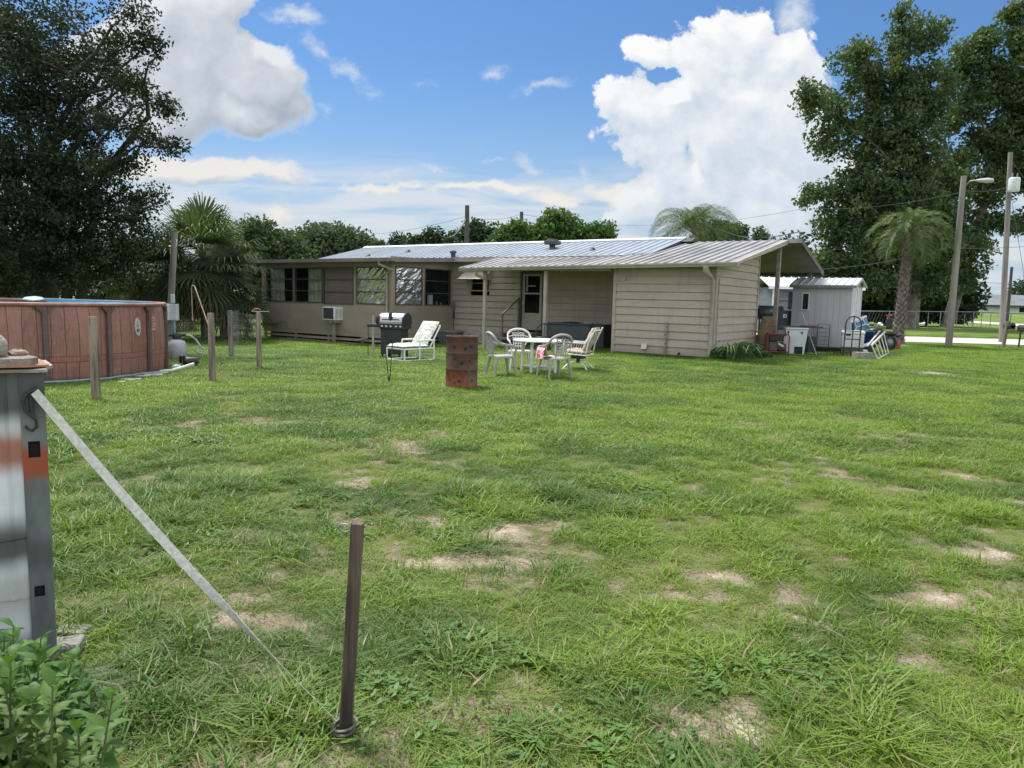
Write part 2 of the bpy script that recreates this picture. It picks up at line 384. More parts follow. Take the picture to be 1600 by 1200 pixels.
f_ = k.rng(k.m('ADD', sa, k.m('ADD', k.m('MULTIPLY', k.m('SUBTRACT', nf, .5), .8), k.m('MULTIPLY', k.m('SUBTRACT', nl, .5), .7))), .22, .44)
k.put(b_.inputs['Base Color'], k.mix(f_, gr, sd_)); b_.inputs['Roughness'].default_value = .95; b_.inputs['Specular IOR Level'].default_value = .15
bn = k.new('ShaderNodeBump'); bn.inputs['Strength'].default_value = .7; bn.inputs['Distance'].default_value = .03
k.put(bn.inputs['Height'], k.m('ADD', nf, k.m('MULTIPLY', nl, .6))); k.l.new(bn.outputs[0], b_.inputs['Normal'])
ground = npmesh('lawn', Vv, F_, gm, smooth=True, kind='structure')
for nm, arr in (('sand', sandmask(x, y) * S((40 - y) / 10)), ('tone', tone(x, y))):
    at_ = ground.data.attributes.new(nm, 'FLOAT', 'POINT'); at_.data.foreach_set('value', arr.astype(np.float32))
# ---- grass tufts
rng = np.random.default_rng(7)
tuftcol = bpy.data.collections.new('grass_tufts')        # source shapes, not linked to the scene
def grassmat(name, ca, cb, cc_):
    m = bpy.data.materials.new(name); m.use_nodes = True; k = NT(m.node_tree); b = k.n['Principled BSDF']
    t_ = k.new('ShaderNodeAttribute', attribute_name='tone', attribute_type='INSTANCER').outputs['Fac']
    r_ = k.new('ShaderNodeAttribute', attribute_name='rnd', attribute_type='INSTANCER').outputs['Fac']
    isl = k.new('ShaderNodeNewGeometry').outputs['Random Per Island']
    c = k.mix(t_, ca, cb); c = k.mix(k.m('MULTIPLY', isl, .5), c, k.mix(r_, (.045, .090, .02), (.20, .27, .06)))
    c = k.mix(k.rng(isl, .94, .97), c, cc_)
    k.put(b.inputs['Base Color'], c); b.inputs['Roughness'].default_value = .5; b.inputs['Specular IOR Level'].default_value = .35
    tr = k.new('ShaderNodeBsdfTranslucent'); k.put(tr.inputs[0], k.mix(1.0, c, (1.1, 1.25, .6), 'MULTIPLY'))
    mx = k.new('ShaderNodeMixShader'); mx.inputs[0].default_value = .35
    k.l.new(b.outputs[0], mx.inputs[1]); k.l.new(tr.outputs[0], mx.inputs[2]); k.l.new(mx.outputs[0], k.n['Material Output'].inputs[0]); return m
GM = grassmat('grass_blades', (.086, .170, .023), (.210, .310, .038), (.28, .235, .125))
GD = grassmat('dry_blades', (.20, .165, .09), (.28, .23, .13), (.33, .28, .18))
GW = grassmat('weed_leaves', (.075, .17, .035), (.12, .24, .05), (.10, .2, .05))
def tuft(nb, rad, hmin, hmax, wid, lean, m, seed):
    r = np.random.default_rng(seed); vs = []; fs = []
    for q in range(nb):
        a = r.uniform(0, 6.283); rr = rad * math.sqrt(r.random()); p = np.array([rr * math.cos(a), rr * math.sin(a), -.005])
        h = r.uniform(hmin, hmax); az = r.uniform(0, 6.283); ln = r.uniform(.15, 1) * lean; d = np.array([math.cos(az), math.sin(az), 0]); sdv = np.array([-d[1], d[0], 0])
        w = wid * r.uniform(.7, 1.3); o = len(vs)
        for (tq, ww) in ((0, .8), (.5, 1.0), (1.0, .12)):
            c = p + d * (h * ln * tq * tq * 1.2) + np.array([0, 0, h * (tq - .35 * ln * tq * tq)])
            vs.append(c - sdv * w * ww / 2); vs.append(c + sdv * w * ww / 2)
        fs += [(o, o + 1, o + 3, o + 2), (o + 2, o + 3, o + 5, o + 4)]
    me = bpy.data.meshes.new('tuft'); me.from_pydata([tuple(v) for v in vs], [], fs); me.materials.append(m)
    o = bpy.data.objects.new('tuft%02d' % seed, me); tuftcol.objects.link(o)
for s_ in range(4): tuft(38, .085, .016, .046, .0040, 1.9, GM, s_)            # 0-3 short lawn
for s_ in range(4, 6): tuft(30, .06, .045, .095, .005, 1.7, GM, s_)            # 4-5 taller clumps
tuft(30, .09, .012, .035, .0026, 2.8, GD, 6)                                   # 6 dry thatch
def weed(seed):
    r = np.random.default_rng(seed); vs = []; fs = []
    for q in range(16):
        a = r.uniform(0, 6.283); rr = .08 * math.sqrt(r.random()); c = np.array([rr * math.cos(a), rr * math.sin(a), r.uniform(.01, .04)]); az = r.uniform(0, 6.283); L = r.uniform(.014, .026)
        d = np.array([math.cos(az), math.sin(az), r.uniform(-.3, .5)]); s2 = np.array([-math.sin(az), math.cos(az), 0]); o = len(vs)
        vs += [c - d * L, c + s2 * L * .6, c + d * L, c - s2 * L * .6]; fs.append((o, o + 1, o + 2, o + 3))
    me = bpy.data.meshes.new('tuft'); me.from_pydata([tuple(v) for v in vs], [], fs); me.materials.append(GW)
    o = bpy.data.objects.new('tuft%02d' % seed, me); tuftcol.objects.link(o)
weed(7)
for s_ in range(8, 11): tuft(34, .17, .025, .060, .008, 1.8, GM, s_)          # 8-10 coarse tufts for farther lawn
tuft(24, .16, .015, .045, .007, 2.4, GD, 11)
def scatter(y0, y1, dens, kinds, smin, smax, thin=1.0, xpad=1.5, pw=1.0):
    area_pts = []
    ys = rng.uniform(0, 1, int(1e6))
    # number proportional to trapezoid area
    W0 = .74 * y0 + xpad; W1 = .74 * y1 + xpad; area = (W0 + W1) * (y1 - y0); n = int(area * dens)
    yy = rng.uniform(y0, y1, n * 2); keep = rng.random(n * 2) < (.74 * yy + xpad) / W1; yy = yy[keep][:n]
    xx = rng.uniform(-1, 1, len(yy)) * (.74 * yy + xpad)
    sm = sandmask(xx, yy); tn = tone(xx, yy)
    keep = rng.random(len(xx)) > np.clip(sm * 1.55 * thin, 0, .95)
    # a clumpy sward
    cl = fbm(xx, yy, 2.6, 3, 51); keep &= rng.random(len(xx)) < np.clip(.30 + (cl - .33) * 2.8, .12, 1)
    keep &= ~inbuild(xx, yy)
    xx, yy, tn, sm, cl = xx[keep], yy[keep], tn[keep], sm[keep], cl[keep]
    kk = rng.choice(kinds, len(xx)); sz = rng.uniform(smin, smax, len(xx)) * (.75 + .6 * cl)
    return xx, yy, tn, kk, sz
TH = R(34)
Cc = g(1112, 560); Cc.z = 0
AX = Vector((math.cos(TH), -math.sin(TH), 0)); BX = Vector((math.sin(TH), math.cos(TH), 0))
def inbuild(x, y):
    lx = (x - Cc.x) * AX.x + (y - Cc.y) * AX.y; ly = (x - Cc.x) * BX.x + (y - Cc.y) * BX.y
    a = (lx > -3.2) & (lx < .03) & (ly > -.03) & (ly < 4.2)
    b = (lx > -18.6) & (lx < -11.2) & (ly > -1.3) & (ly < 8)
    c = (lx > -18.6) & (lx < -3) & (ly > 1.2) & (ly < 8)
    d = (x + 9.96) ** 2 + (y - 14.0) ** 2 < 3.25 ** 2
    e = (x > 11.8) & (y > 33.6) & (y < 41.2)
    return a | b | c | d | e
parts = [scatter(1.5, 4.0, 1000, [0, 1, 2, 3, 0, 1, 2, 3, 1, 2, 3, 4], .6, 1.05, xpad=2.0), scatter(4.0, 7.5, 620, [0, 1, 2, 3, 0, 1, 2, 3, 0, 1, 2, 3, 4, 5], .7, 1.15, xpad=2.2),
         scatter(7.5, 13, 210, [8, 9, 10, 3, 8, 9], .85, 1.3, xpad=2.5), scatter(13, 24, 70, [8, 9, 10], .9, 1.5, xpad=2), scatter(24, 44, 24, [8, 9, 10], 1.0, 1.9, xpad=3),
         scatter(1.5, 5, 18, [4, 5], .9, 1.5, thin=.6), scatter(5, 11, 8, [4, 5], 1, 1.8)]
dr = scatter(1.5, 8, 150, [6], .6, 1.15, thin=-.0); parts.append(dr)
dr2 = scatter(7, 22, 16, [11], .9, 1.6); km = fbm(dr2[0], dr2[1], .7, 3, 66) > .5; parts.append(tuple(a_[km] for a_ in dr2))
# weeds in patches
wx = scatter(1.6, 9, 120, [7], .55, .95); km = fbm(wx[0], wx[1], .8, 2, 91) > .62; parts.append(tuple(a_[km] for a_ in wx))
wx = scatter(1.8, 6, 300, [5, 4], .9, 1.5); km = fbm(wx[0], wx[1], .9, 2, 191) > .66; parts.append(tuple(a_[km] for a_ in wx))
cat_ = [np.concatenate([p_[i_] for p_ in parts]) for i_ in range(5)]
xx, yy, tn, kk, sz = cat_
zz = H(xx, yy); n_ = len(xx)
me = bpy.data.meshes.new('grass'); me.vertices.add(n_); me.vertices.foreach_set('co', np.stack([xx, yy, zz], 1).astype(np.float32).ravel())
for nm, arr, ty in (('tone', tn, 'FLOAT'), ('scl', sz, 'FLOAT'), ('rot', rng.uniform(0, 6.28, n_), 'FLOAT'), ('rnd', rng.random(n_), 'FLOAT'), ('kidx', kk, 'INT')):
    a_ = me.attributes.new(nm, ty, 'POINT'); a_.data.foreach_set('value', arr.astype(np.int32 if ty == 'INT' else np.float32))
go_ = bpy.data.objects.new('grass', me); col.objects.link(go_); tag(go_, kind='stuff', label='mown green lawn grass with dry straw between the blades', cat='grass')
ng = bpy.data.node_groups.new('grass_nodes', 'GeometryNodeTree')
ng.interface.new_socket('Geometry', in_out='INPUT', socket_type='NodeSocketGeometry'); ng.interface.new_socket('Geometry', in_out='OUTPUT', socket_type='NodeSocketGeometry')
k = NT(ng); gi = k.new('NodeGroupInput'); gq = k.new('NodeGroupOutput')
m2p = k.new('GeometryNodeMeshToPoints'); k.l.new(gi.outputs[0], m2p.inputs[0])
ci = k.new('GeometryNodeCollectionInfo'); ci.inputs[0].default_value = tuftcol; ci.inputs[1].default_value = True; ci.inputs[2].default_value = True
iop = k.new('GeometryNodeInstanceOnPoints'); k.l.new(m2p.outputs[0], iop.inputs['Points']); k.l.new(ci.outputs[0], iop.inputs['Instance']); iop.inputs['Pick Instance'].default_value = True
def na(nm, ty='FLOAT'):
    q = k.new('GeometryNodeInputNamedAttribute', data_type=ty); q.inputs[0].default_value = nm; return q.outputs[0]
k.l.new(na('kidx', 'INT'), iop.inputs['Instance Index']); k.l.new(k.xyz(0.0, 0.0, na('rot')) , iop.inputs['Rotation'])
k.l.new(na('scl'), iop.inputs['Scale']); k.l.new(iop.outputs[0], gq.inputs[0])
md = go_.modifiers.new('grass', 'NODES'); md.node_group = ng
print('grass instances', n_)
# ---- road, far road
conc = mat('pale_road', (.52, .49, .44), (.40, .37, .33), rough=.9, scale=.8, detail=8, bump=.3, bscale=30)
def sheet(name, pts, lift, m, kind='structure'):
    b = B3(); n = len(pts) // 2; vs = []
    for p in pts: q = down(p[0], p[1]); q.z += lift; vs.append(tuple(q))
    b.add(vs, [(i_, i_ + 1, n * 2 - 2 - i_, n * 2 - 1 - i_) for i_ in range(n - 1)]); return b.build(name, m, kind=kind)
def seg(a, b_, n): return [(a[0] + (b_[0] - a[0]) * i_ / n, a[1] + (b_[1] - a[1]) * i_ / n) for i_ in range(n + 1)]
sheet('road', seg((12, 35.4), (70, 29.5), 20) + seg((70, 36.5), (12, 42.5), 20), .03, conc)
p1 = [g(1432, 497), g(1500, 500.5), g(1580, 505.5), g(1640, 508.5)]; p2 = [g(1640, 512.5), g(1580, 509), g(1500, 503.5), g(1432, 500)]
sheet('path', [(p.x, p.y) for p in p1] + [(p.x, p.y) for p in p2], .03, conc)
# ================================================================== HOUSE
def sidingmat(name, c, c2):
    m = mat(name, c, c2, rough=.75, scale=1.4, detail=7, bump=.12, bscale=30, stretch=(.5, .5, 1.6)); k = NT(m.node_tree); b = k.n['Principled BSDF']
    p = k.new('ShaderNodeTexCoord').outputs['Object']; old = b.inputs['Base Color'].links[0].from_socket; z = k.sep(p)[2]
    streak = k.noise(k.v('MULTIPLY', p, (7, 7, .5)), 1.0, 5, .65); blot = k.noise(p, 2.2, 5, .65)
    q = k.mix(k.m('MULTIPLY', k.rng(streak, .50, .72), .45), old, (c[0] * .62, c[1] * .60, c[2] * .56)); q = k.mix(k.m('MULTIPLY', k.rng(blot, .55, .72), .35), q, (c[0] * 1.15, c[1] * 1.13, c[2] * 1.1))
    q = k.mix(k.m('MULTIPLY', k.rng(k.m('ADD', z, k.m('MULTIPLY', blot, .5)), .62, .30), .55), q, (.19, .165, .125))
    wn = k.new('ShaderNodeTexWhiteNoise', noise_dimensions='1D'); k.put(wn.inputs['W'], k.m('FLOOR', k.m('DIVIDE', k.m('SUBTRACT', z, .02), .232))); q = k.mix(k.m('MULTIPLY', wn.outputs[0], .14), q, (c[0] * .7, c[1] * .7, c[2] * .72))
    k.put(b.inputs['Base Color'], q); return m
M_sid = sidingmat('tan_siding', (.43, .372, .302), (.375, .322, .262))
M_stuc = mat('sunroom_panel', (.345, .290, .238), (.285, .238, .192), rough=.8, scale=1.1, detail=6, bump=.15, bscale=40, stretch=(.6, .6, 1.2))
M_trim = mat('tan_trim', (.40, .355, .30), (.33, .29, .245), rough=.6, scale=3)
M_dtrim = mat('brown_trim', (.125, .105, .09), (.09, .075, .065), rough=.6, scale=3)
M_fasc = mat('dull_fascia', (.21, .19, .17), (.16, .145, .13), rough=.6, scale=2)
M_frame = mat('window_frame_dark', (.06, .058, .055), (.09, .085, .08), rough=.5, scale=4)
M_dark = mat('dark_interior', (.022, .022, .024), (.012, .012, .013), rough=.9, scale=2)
M_curt = mat('cream_curtain', (.62, .62, .50), (.48, .49, .39), rough=.9, scale=3, bump=.3, bscale=6)
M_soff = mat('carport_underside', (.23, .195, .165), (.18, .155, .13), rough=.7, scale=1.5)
M_white = mat('white_plastic', (.78, .79, .80), (.66, .67, .67), rough=.4, scale=3)
def metalroof(name, c, c2, rough, metal):
    m = bpy.data.materials.new(name); m.use_nodes = True; k = NT(m.node_tree); b = k.n['Principled BSDF']
    p = k.new('ShaderNodeTexCoord').outputs['Object']
    n = k.noise(k.v('MULTIPLY', p, (1.4, .35, .35)), 1.2, 7, .65); n2 = k.noise(p, 14, 3, .6)
    k.put(b.inputs['Base Color'], k.mix(k.rng(n, .35, .68), c, c2)); b.inputs['Metallic'].default_value = metal
    k.put(b.inputs['Roughness'], k.m('MULTIPLY_ADD', n, .3, rough - .15))
    bn = k.new('ShaderNodeBump'); bn.inputs['Strength'].default_value = .15; bn.inputs['Distance'].default_value = .01; k.put(bn.inputs['Height'], n2); k.l.new(bn.outputs[0], b.inputs['Normal'])
    MATS[name] = m; return m
M_roof = metalroof('galvanised_roof', (.245, .285, .335), (.195, .23, .275), .68, .25)
M_roof2 = metalroof('weathered_roof', (.34, .33, .32), (.21, .205, .20), .5, .6)
M_ridge = mat('bright_ridge', (.75, .77, .78), (.6, .62, .64), rough=.35, metal=.4, scale=4)
M_glass = bpy.data.materials.new('window_glass'); M_glass.use_nodes = True; k = NT(M_glass.node_tree); b_ = k.n['Principled BSDF']
b_.inputs['Base Color'].default_value = (.03, .035, .04, 1); b_.inputs['Roughness'].default_value = .06; b_.inputs['Specular IOR Level'].default_value = .7
gl = k.new('ShaderNodeBsdfTransparent'); gl.inputs[0].default_value = (.93, .95, .95, 1); mx = k.new('ShaderNodeMixShader')
fr = k.new('ShaderNodeLayerWeight'); fr.inputs[0].default_value = .5; k.put(mx.inputs[0], k.m('MULTIPLY_ADD', k.m('POWER', fr.outputs['Facing'], 4.0), .7, .13, clamp=True))
k.l.new(gl.outputs[0], mx.inputs[1]); k.l.new(b_.outputs[0], mx.inputs[2]); k.l.new(mx.outputs[0], k.n['Material Output'].inputs[0])
M_foil = bpy.data.materials.new('crinkled_foil'); M_foil.use_nodes = True; k = NT(M_foil.node_tree); b_ = k.n['Principled BSDF']
b_.inputs['Base Color'].default_value = (.70, .72, .71, 1); b_.inputs['Metallic'].default_value = .95; b_.inputs['Roughness'].default_value = .26
p_ = k.new('ShaderNodeTexCoord').outputs['Object']
rv = k.new('ShaderNodeVectorRotate', rotation_type='AXIS_ANGLE'); k.put(rv.inputs[0], p_); rv.inputs['Axis'].default_value = (-.5, .86, 0); rv.inputs['Angle'].default_value = R(48)
hN = k.noise(k.v('MULTIPLY', rv.outputs[0], (.55, .55, 3.0)), 1.7, 2, .5, .8)
bn = k.new('ShaderNodeBump'); bn.inputs['Strength'].default_value = 1; bn.inputs['Distance'].default_value = .24; k.put(bn.inputs['Height'], hN); k.l.new(bn.outputs[0], b_.inputs['Normal'])

hs = thing('mobile_home', 'long single storey tan mobile home with metal roof, sunroom, back porch and carport', 'house', Cc, -TH)
def hx(px, py, Yc):     # pixel on the vertical plane Y'=Yc -> (X', z)
    d = ray(px, py); dl = Vector((d.dot(AX), d.dot(BX), d.z)); o = Vector((0, 0, EYE)) - Cc; ol = Vector((o.dot(AX), o.dot(BX), EYE))
    q = (Yc - ol.y) / dl.y; return ol.x + dl.x * q, ol.z + dl.z * q
def hy(px, py, Xc):     # pixel on the plane X'=Xc -> (Y', z)
    d = ray(px, py); dl = Vector((d.dot(AX), d.dot(BX), d.z)); o = Vector((0, 0, EYE)) - Cc; ol = Vector((o.dot(AX), o.dot(BX), EYE))
    q = (Xc - ol.x) / dl.x; return ol.y + dl.y * q, ol.z + dl.z * q
def hw(X, Y, Z=0): p = Cc + AX * X + BX * Y; return Vector((p.x, p.y, Z))
def clip(poly, f):      # keep f(x,z)<=0
    o_ = []
    for i_ in range(len(poly)):
        a, b = poly[i_], poly[(i_ + 1) % len(poly)]; fa, fb = f(a), f(b)
        if fa <= 0: o_.append(a)
        if fa * fb < 0: q = fa / (fa - fb); o_.append((a[0] + (b[0] - a[0]) * q, a[1] + (b[1] - a[1]) * q))
    return o_
def siding(b, u0, u1, z0, top, put, e=.232, holes=()):
    """lapped boards in the (u,z) plane; top = (ztop at u0, ztop at u1); put(u, z, out) maps to 3d; boards lean out by 16 mm"""
    f_ = lambda p: p[1] - (top[0] + (top[1] - top[0]) * (p[0] - u0) / (u1 - u0))
    z = z0; i_ = 0
    while z < max(top):
        spans = [(u0, u1)]
        for (h0, h1, hz0, hz1) in holes:
            if z + e > hz0 + .02 and z < hz1 - .02:
                spans = [s_ for a, c in spans for s_ in ((a, min(c, h0)), (max(a, h1), c)) if s_[1] - s_[0] > .01]
        for a, c in spans:
            po = clip([(a, z + .016), (c, z + .016), (c, z + e), (a, z + e)], f_)
            if len(po) < 3: continue
            n = len(po); zt = z + e
            vs = [put(u, w, .046 - .036 * (w - z) / e) for u, w in po] + [put(u, w, -.05) for u, w in po]
            b.add(vs, [tuple(range(n)), tuple(range(2 * n - 1, n - 1, -1))] + [(j, n + j, n + (j + 1) % n, (j + 1) % n) for j in range(n)])
        z += e; i_ += 1
    for a, c in [(u0, u1)] if not holes else [(u0, min(h[0] for h in holes)), (max(h[1] for h in holes), u1)]:
        po = clip([(a, z0), (c, z0), (c, max(top)), (a, max(top))], f_); n = len(po)
        vs = [put(u, w, .0) for u, w in po] + [put(u, w, -.04) for u, w in po]
        b.add(vs, [tuple(range(n)), tuple(range(2 * n - 1, n - 1, -1))] + [(j, n + j, n + (j + 1) % n, (j + 1) % n) for j in range(n)])
front = lambda Y: (lambda u, w, o: (u, Y - o, w))
side = lambda X: (lambda u, w, o: (X + o, u, w))
YM = 2.15; XS = -11.3; YS = -1.27; XL = -18.5
# storage room at the near corner
b = B3(); siding(b, -3.16, -.0, .02, (2.74, 2.74), front(0)); b.build('front_wall', M_sid, hs)
b = B3(); siding(b, .0, 4.1, .02, (2.70, 3.44), side(0)); b.build('side_wall', M_sid, hs)
b = B3(); b.box((-3.16, .05, 0), (-3.06, YM, 2.7)); b.box((-3.1, 4.0, 0), (-.05, 4.1, 3.3)); b.build('inner_wall', M_sid, hs)
each('corner_trim', M_trim, hs, [((-.02, -.05, 0), (.05, .03, 2.66)), ((-3.2, -.055, 0), (-3.1, .04, 2.66)), ((.0, 4.07, 0), (.055, 4.14, 3.38))])
# main wall (behind porch)
sx0, sz0 = hx(736, 455, YM); sx1, sz1 = hx(766, 430, YM); sz1 = sz0 + .62
dx0 = hx(815, 480, YM)[0]; dx1 = hx(847, 480, YM)[0]; dz0 = .47; dz1 = 2.55
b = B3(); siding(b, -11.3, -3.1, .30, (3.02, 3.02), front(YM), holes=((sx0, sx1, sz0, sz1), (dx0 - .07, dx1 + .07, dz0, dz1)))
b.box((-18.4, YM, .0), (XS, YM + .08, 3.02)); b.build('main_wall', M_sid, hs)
b = B3(); b.box((-18.4, YM + .3, .1), (-2.9, 7.4, .3)); b.box((-18.45, YM, 0), (-18.35, 7.4, 3.0)); b.box((-18.4, 7.35, 0), (-2.9, 7.45, 3.0)); b.box((-2.95, YM + .1, 0), (-2.85, 7.4, 3.0))
b.add([(-18.45, YM, 3), (-18.45, 7.4, 3), (-18.45, 4.8, 3.75)], [(0, 1, 2)]); b.add([(-2.86, YM, 3), (-2.86, 7.4, 3), (-2.86, 4.8, 3.75)], [(0, 1, 2)]); b.build('rear_wall', M_sid, hs)
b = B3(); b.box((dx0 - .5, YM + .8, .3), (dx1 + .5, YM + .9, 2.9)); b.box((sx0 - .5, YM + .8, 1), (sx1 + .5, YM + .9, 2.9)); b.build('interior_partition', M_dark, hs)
# block skirt under the main wall
M_blk = mat('white_blockwork', (.50, .50, .47), (.30, .30, .28), rough=.9, scale=5, bump=.4)
b = B3(); bx0 = hx(722, 520, YM)[0]; bx1 = hx(776, 520, YM)[0]; rd = random.Random(3)
for r_ in range(3):
    x_ = bx0 - .2 * (r_ % 2)
    while x_ < bx1 + .1:
        w_ = .39; b.rbox((x_, YM - .06 - rd.random() * .012, -.2 + r_ * .19), (x_ + w_, YM + .1, -.01 + r_ * .19), .012); x_ += .4
b.box((bx0 - .3, YM + .0, -.3), (bx1 + .3, YM + .05, .35)); b.build('block_skirt', M_blk, hs)
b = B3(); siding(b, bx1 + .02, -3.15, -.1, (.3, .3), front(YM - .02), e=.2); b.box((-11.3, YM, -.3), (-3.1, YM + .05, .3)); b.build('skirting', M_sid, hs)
# ---- sunroom
fw = []    # front windows px ranges
for (a, c, kind) in ((416.5, 458.5, 'curtain_left'), (460.5, 504, 'curtain_right'), (505, 552.5, 'screen'), (557, 604.5, 'foil')):
    fw.append((hx(a, 445, YS)[0], hx(c, 445, YS)[0], kind))
ZS0, ZS1 = 1.27, 2.62
def window(x0, x1, z0, z1, put, pane, frame, inner=None, rails=3, fr=.035, back=None, mulcol=None):
    """put(u,z,out)"""
    w = B3()
    def slab(u0, u1, w0, w1, o0, o1, bb=w):
        P = [put(u0, w0, o0), put(u1, w0, o0), put(u1, w1, o0), put(u0, w1, o0), put(u0, w0, o1), put(u1, w0, o1), put(u1, w1, o1), put(u0, w1, o1)]
        bb.add(P, [(0, 1, 2, 3), (7, 6, 5, 4), (0, 4, 5, 1), (1, 5, 6, 2), (2, 6, 7, 3), (3, 7, 4, 0)])
    slab(x0, x1, z0, z0 + fr, .03, -.04); slab(x0, x1, z1 - fr, z1, .03, -.04); slab(x0, x0 + fr, z0 + fr, z1 - fr, .027, -.04); slab(x1 - fr, x1, z0 + fr, z1 - fr, .027, -.04)
    for q in range(1, rails): zz_ = z0 + (z1 - z0) * q / rails; slab(x0 + fr, x1 - fr, zz_ - .014, zz_ + .014, .022, -.02)
    f_ = w.build('window', frame, hs)
    p = B3(); slab(x0 + fr, x1 - fr, z0 + fr, z1 - fr, -.008, -.016, p); p.build('pane', pane, f_)
    return f_, slab
put = front(YS)
wf = []
b = B3()
b.box((XL, YS, .2), (XS, YS + .09, ZS0)); b.box((XL, YS, ZS1), (XS, YS + .09, 2.86)); cur = XL
for (a, c, kd) in fw: b.box((cur, YS, ZS0), (a, YS + .09, ZS1)); cur = c
b.box((cur, YS, ZS0), (XS, YS + .09, ZS1)); b.build('sunroom_front_wall', M_stuc, hs)
for (a, c, kd) in fw:
    if kd == 'foil': f_, sl_ = window(a, c, ZS0, ZS1, put, M_foil, M_frame)
    elif kd == 'screen':
        f_, sl_ = window(a, c, ZS0 - .03, ZS1, put, mat('brown_blind', (.16, .125, .11), (.13, .10, .09), rough=.8, scale=2), M_frame)
        q = B3(); sl_(a + .05, a + .085, ZS0, ZS1 - .1, .0, -.005, q); q.build('pull_cord', M_dark, f_)
    else:
        f_, sl_ = window(a, c, ZS0, ZS1, put, M_glass, M_frame)
        # hanging cloth with folds
        u0, u1 = (a + .06, a + .60 * (c - a) + .03) if kd == 'curtain_left' else (a + .42 * (c - a), c - .05)
        nx, nz = 16, 10; vs = []; fs = []
        for j in range(nz + 1):
            for i_ in range(nx + 1):
                s_ = i_ / nx; tz = j / nz; uu = u0 + (u1 - u0) * s_ + (.10 * (1 - tz) if s_ < .2 and kd == 'curtain_left' else 0)
                vs.append((uu, YS + .10 + .02 * math.sin(s_ * 22 + tz * 2) * (1 - .4 * tz) + .012 * math.sin(tz * 19), ZS0 + .03 + tz * (ZS1 - ZS0 - .05) - .02 * math.sin(s_ * 3)))
        for j in range(nz):
            for i_ in range(nx): o_ = j * (nx + 1) + i_; fs.append((o_, o_ + 1, o_ + nx + 2, o_ + nx + 1))
        q = B3(); q.add(vs, fs, True); q.build('curtain', M_curt, f_)
# side wall with two windows
put2 = side(XS); wy = [(hy(617.5, 450, XS)[0], hy(659.5, 450, XS)[0]), (hy(663.5, 450, XS)[0], hy(703.5, 450, XS)[0])]
b = B3(); b.box((XS - .09, YS, .2), (XS, YM, ZS0)); cur = YS
for (a, c) in wy: b.box((XS - .09, cur, ZS0), (XS, a, ZS1 + .04)); cur = c
b.box((XS - .09, cur, ZS0), (XS, YM, ZS1 + .04)); b.box((XS - .09, YS, ZS1 + .04), (XS, YM, 3.0)); b.build('sunroom_side_wall', M_stuc, hs)
window(wy[0][0], wy[0][1], ZS0, ZS1 + .04, put2, M_foil, M_frame)
f_, _ = window(wy[1][0], wy[1][1], ZS0, ZS1 + .04, put2, M_glass, M_frame)
b = B3(); y_ = wy[1][0] + .3; b.box((XS - .12, y_, ZS0 + .04), (XS - .04, y_ + .22, ZS0 + .40)); b.build('white_carton', M_white, f_)
b = B3(); b.lathe([(.0, 0), (.035, 0), (.04, .05), (.025, .09), (.02, .12), (0, .12)], 10, (XS - .08, y_ + .5, ZS0 + .035)); b.build('jar', mat('jar_clay', (.5, .42, .3), rough=.4), f_); b = B3(); b.lathe([(.0, 0), (.03, 0), (.03, .07), (0, .08)], 10, (XS - .08, y_ + .75, ZS0 + .035)); b.build('jar', mat('jar_clay', (.5, .42, .3), rough=.4), f_)
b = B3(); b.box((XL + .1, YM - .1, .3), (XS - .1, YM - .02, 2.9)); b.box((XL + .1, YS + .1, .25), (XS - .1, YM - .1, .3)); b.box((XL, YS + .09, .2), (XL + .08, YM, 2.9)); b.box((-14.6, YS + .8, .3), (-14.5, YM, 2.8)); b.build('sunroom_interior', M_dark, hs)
# trim strips, corner posts
each('corner_trim', M_stuc, hs, [((XS - .05, YS - .035, .18), (XS + .035, YS + .05, 2.82)), ((XL - .03, YS - .035, .18), (XL + .1, YS + .05, 2.82)), ((XS, YM - .1, .2), (XS + .03, YM, 2.95))])
# skirting boards with gaps
b = B3(); rd = random.Random(5)
for r_, (z0, z1) in enumerate(((.05, .19), (-.10, -.01), (-.30, -.165))):
    x_ = XL
    while x_ < XS - .05:
        w_ = min(rd.uniform(1.4, 2.4), XS - x_); dz = rd.uniform(-.012, .008); b.box((x_, YS + .005, z0 + dz), (x_ + w_ - .012, YS + .03, z1 + dz)); x_ += w_
    b.box((XS - .03, YS + .04, z0), (XS - .005, YM, z1))
for x_ in (XL + .02, -16.6, -14.7, -12.9, XS - .12): b.box((x_, YS + .032, -.32), (x_ + .09, YS + .09, .2))
b.build('skirting', M_stuc, hs)
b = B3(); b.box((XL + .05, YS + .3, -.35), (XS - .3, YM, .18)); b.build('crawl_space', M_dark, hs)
# ---- roofs
def panel(b, X0, X1, Ya, za, Yb, zb, th=.035, rib=.305, rh=.03, rw=.045, off=.1):
    b.prism([(X0, Ya, za), (X0, Yb, zb), (X0, Yb, zb + th), (X0, Ya, za + th)], (X1 - X0, 0, 0))
    x_ = X0 + off
    while x_ < X1 - .03:
        v0 = (x_, Ya - .004, za + th); q = [(x_ - rw, Ya - .004, za + th - .002), (x_ - rw * .35, Ya - .004, za + th + rh), (x_ + rw * .35, Ya - .004, za + th + rh), (x_ + rw, Ya - .004, za + th - .002)]
        b.prism(q, (0, Yb - Ya, zb - za)); x_ += rib
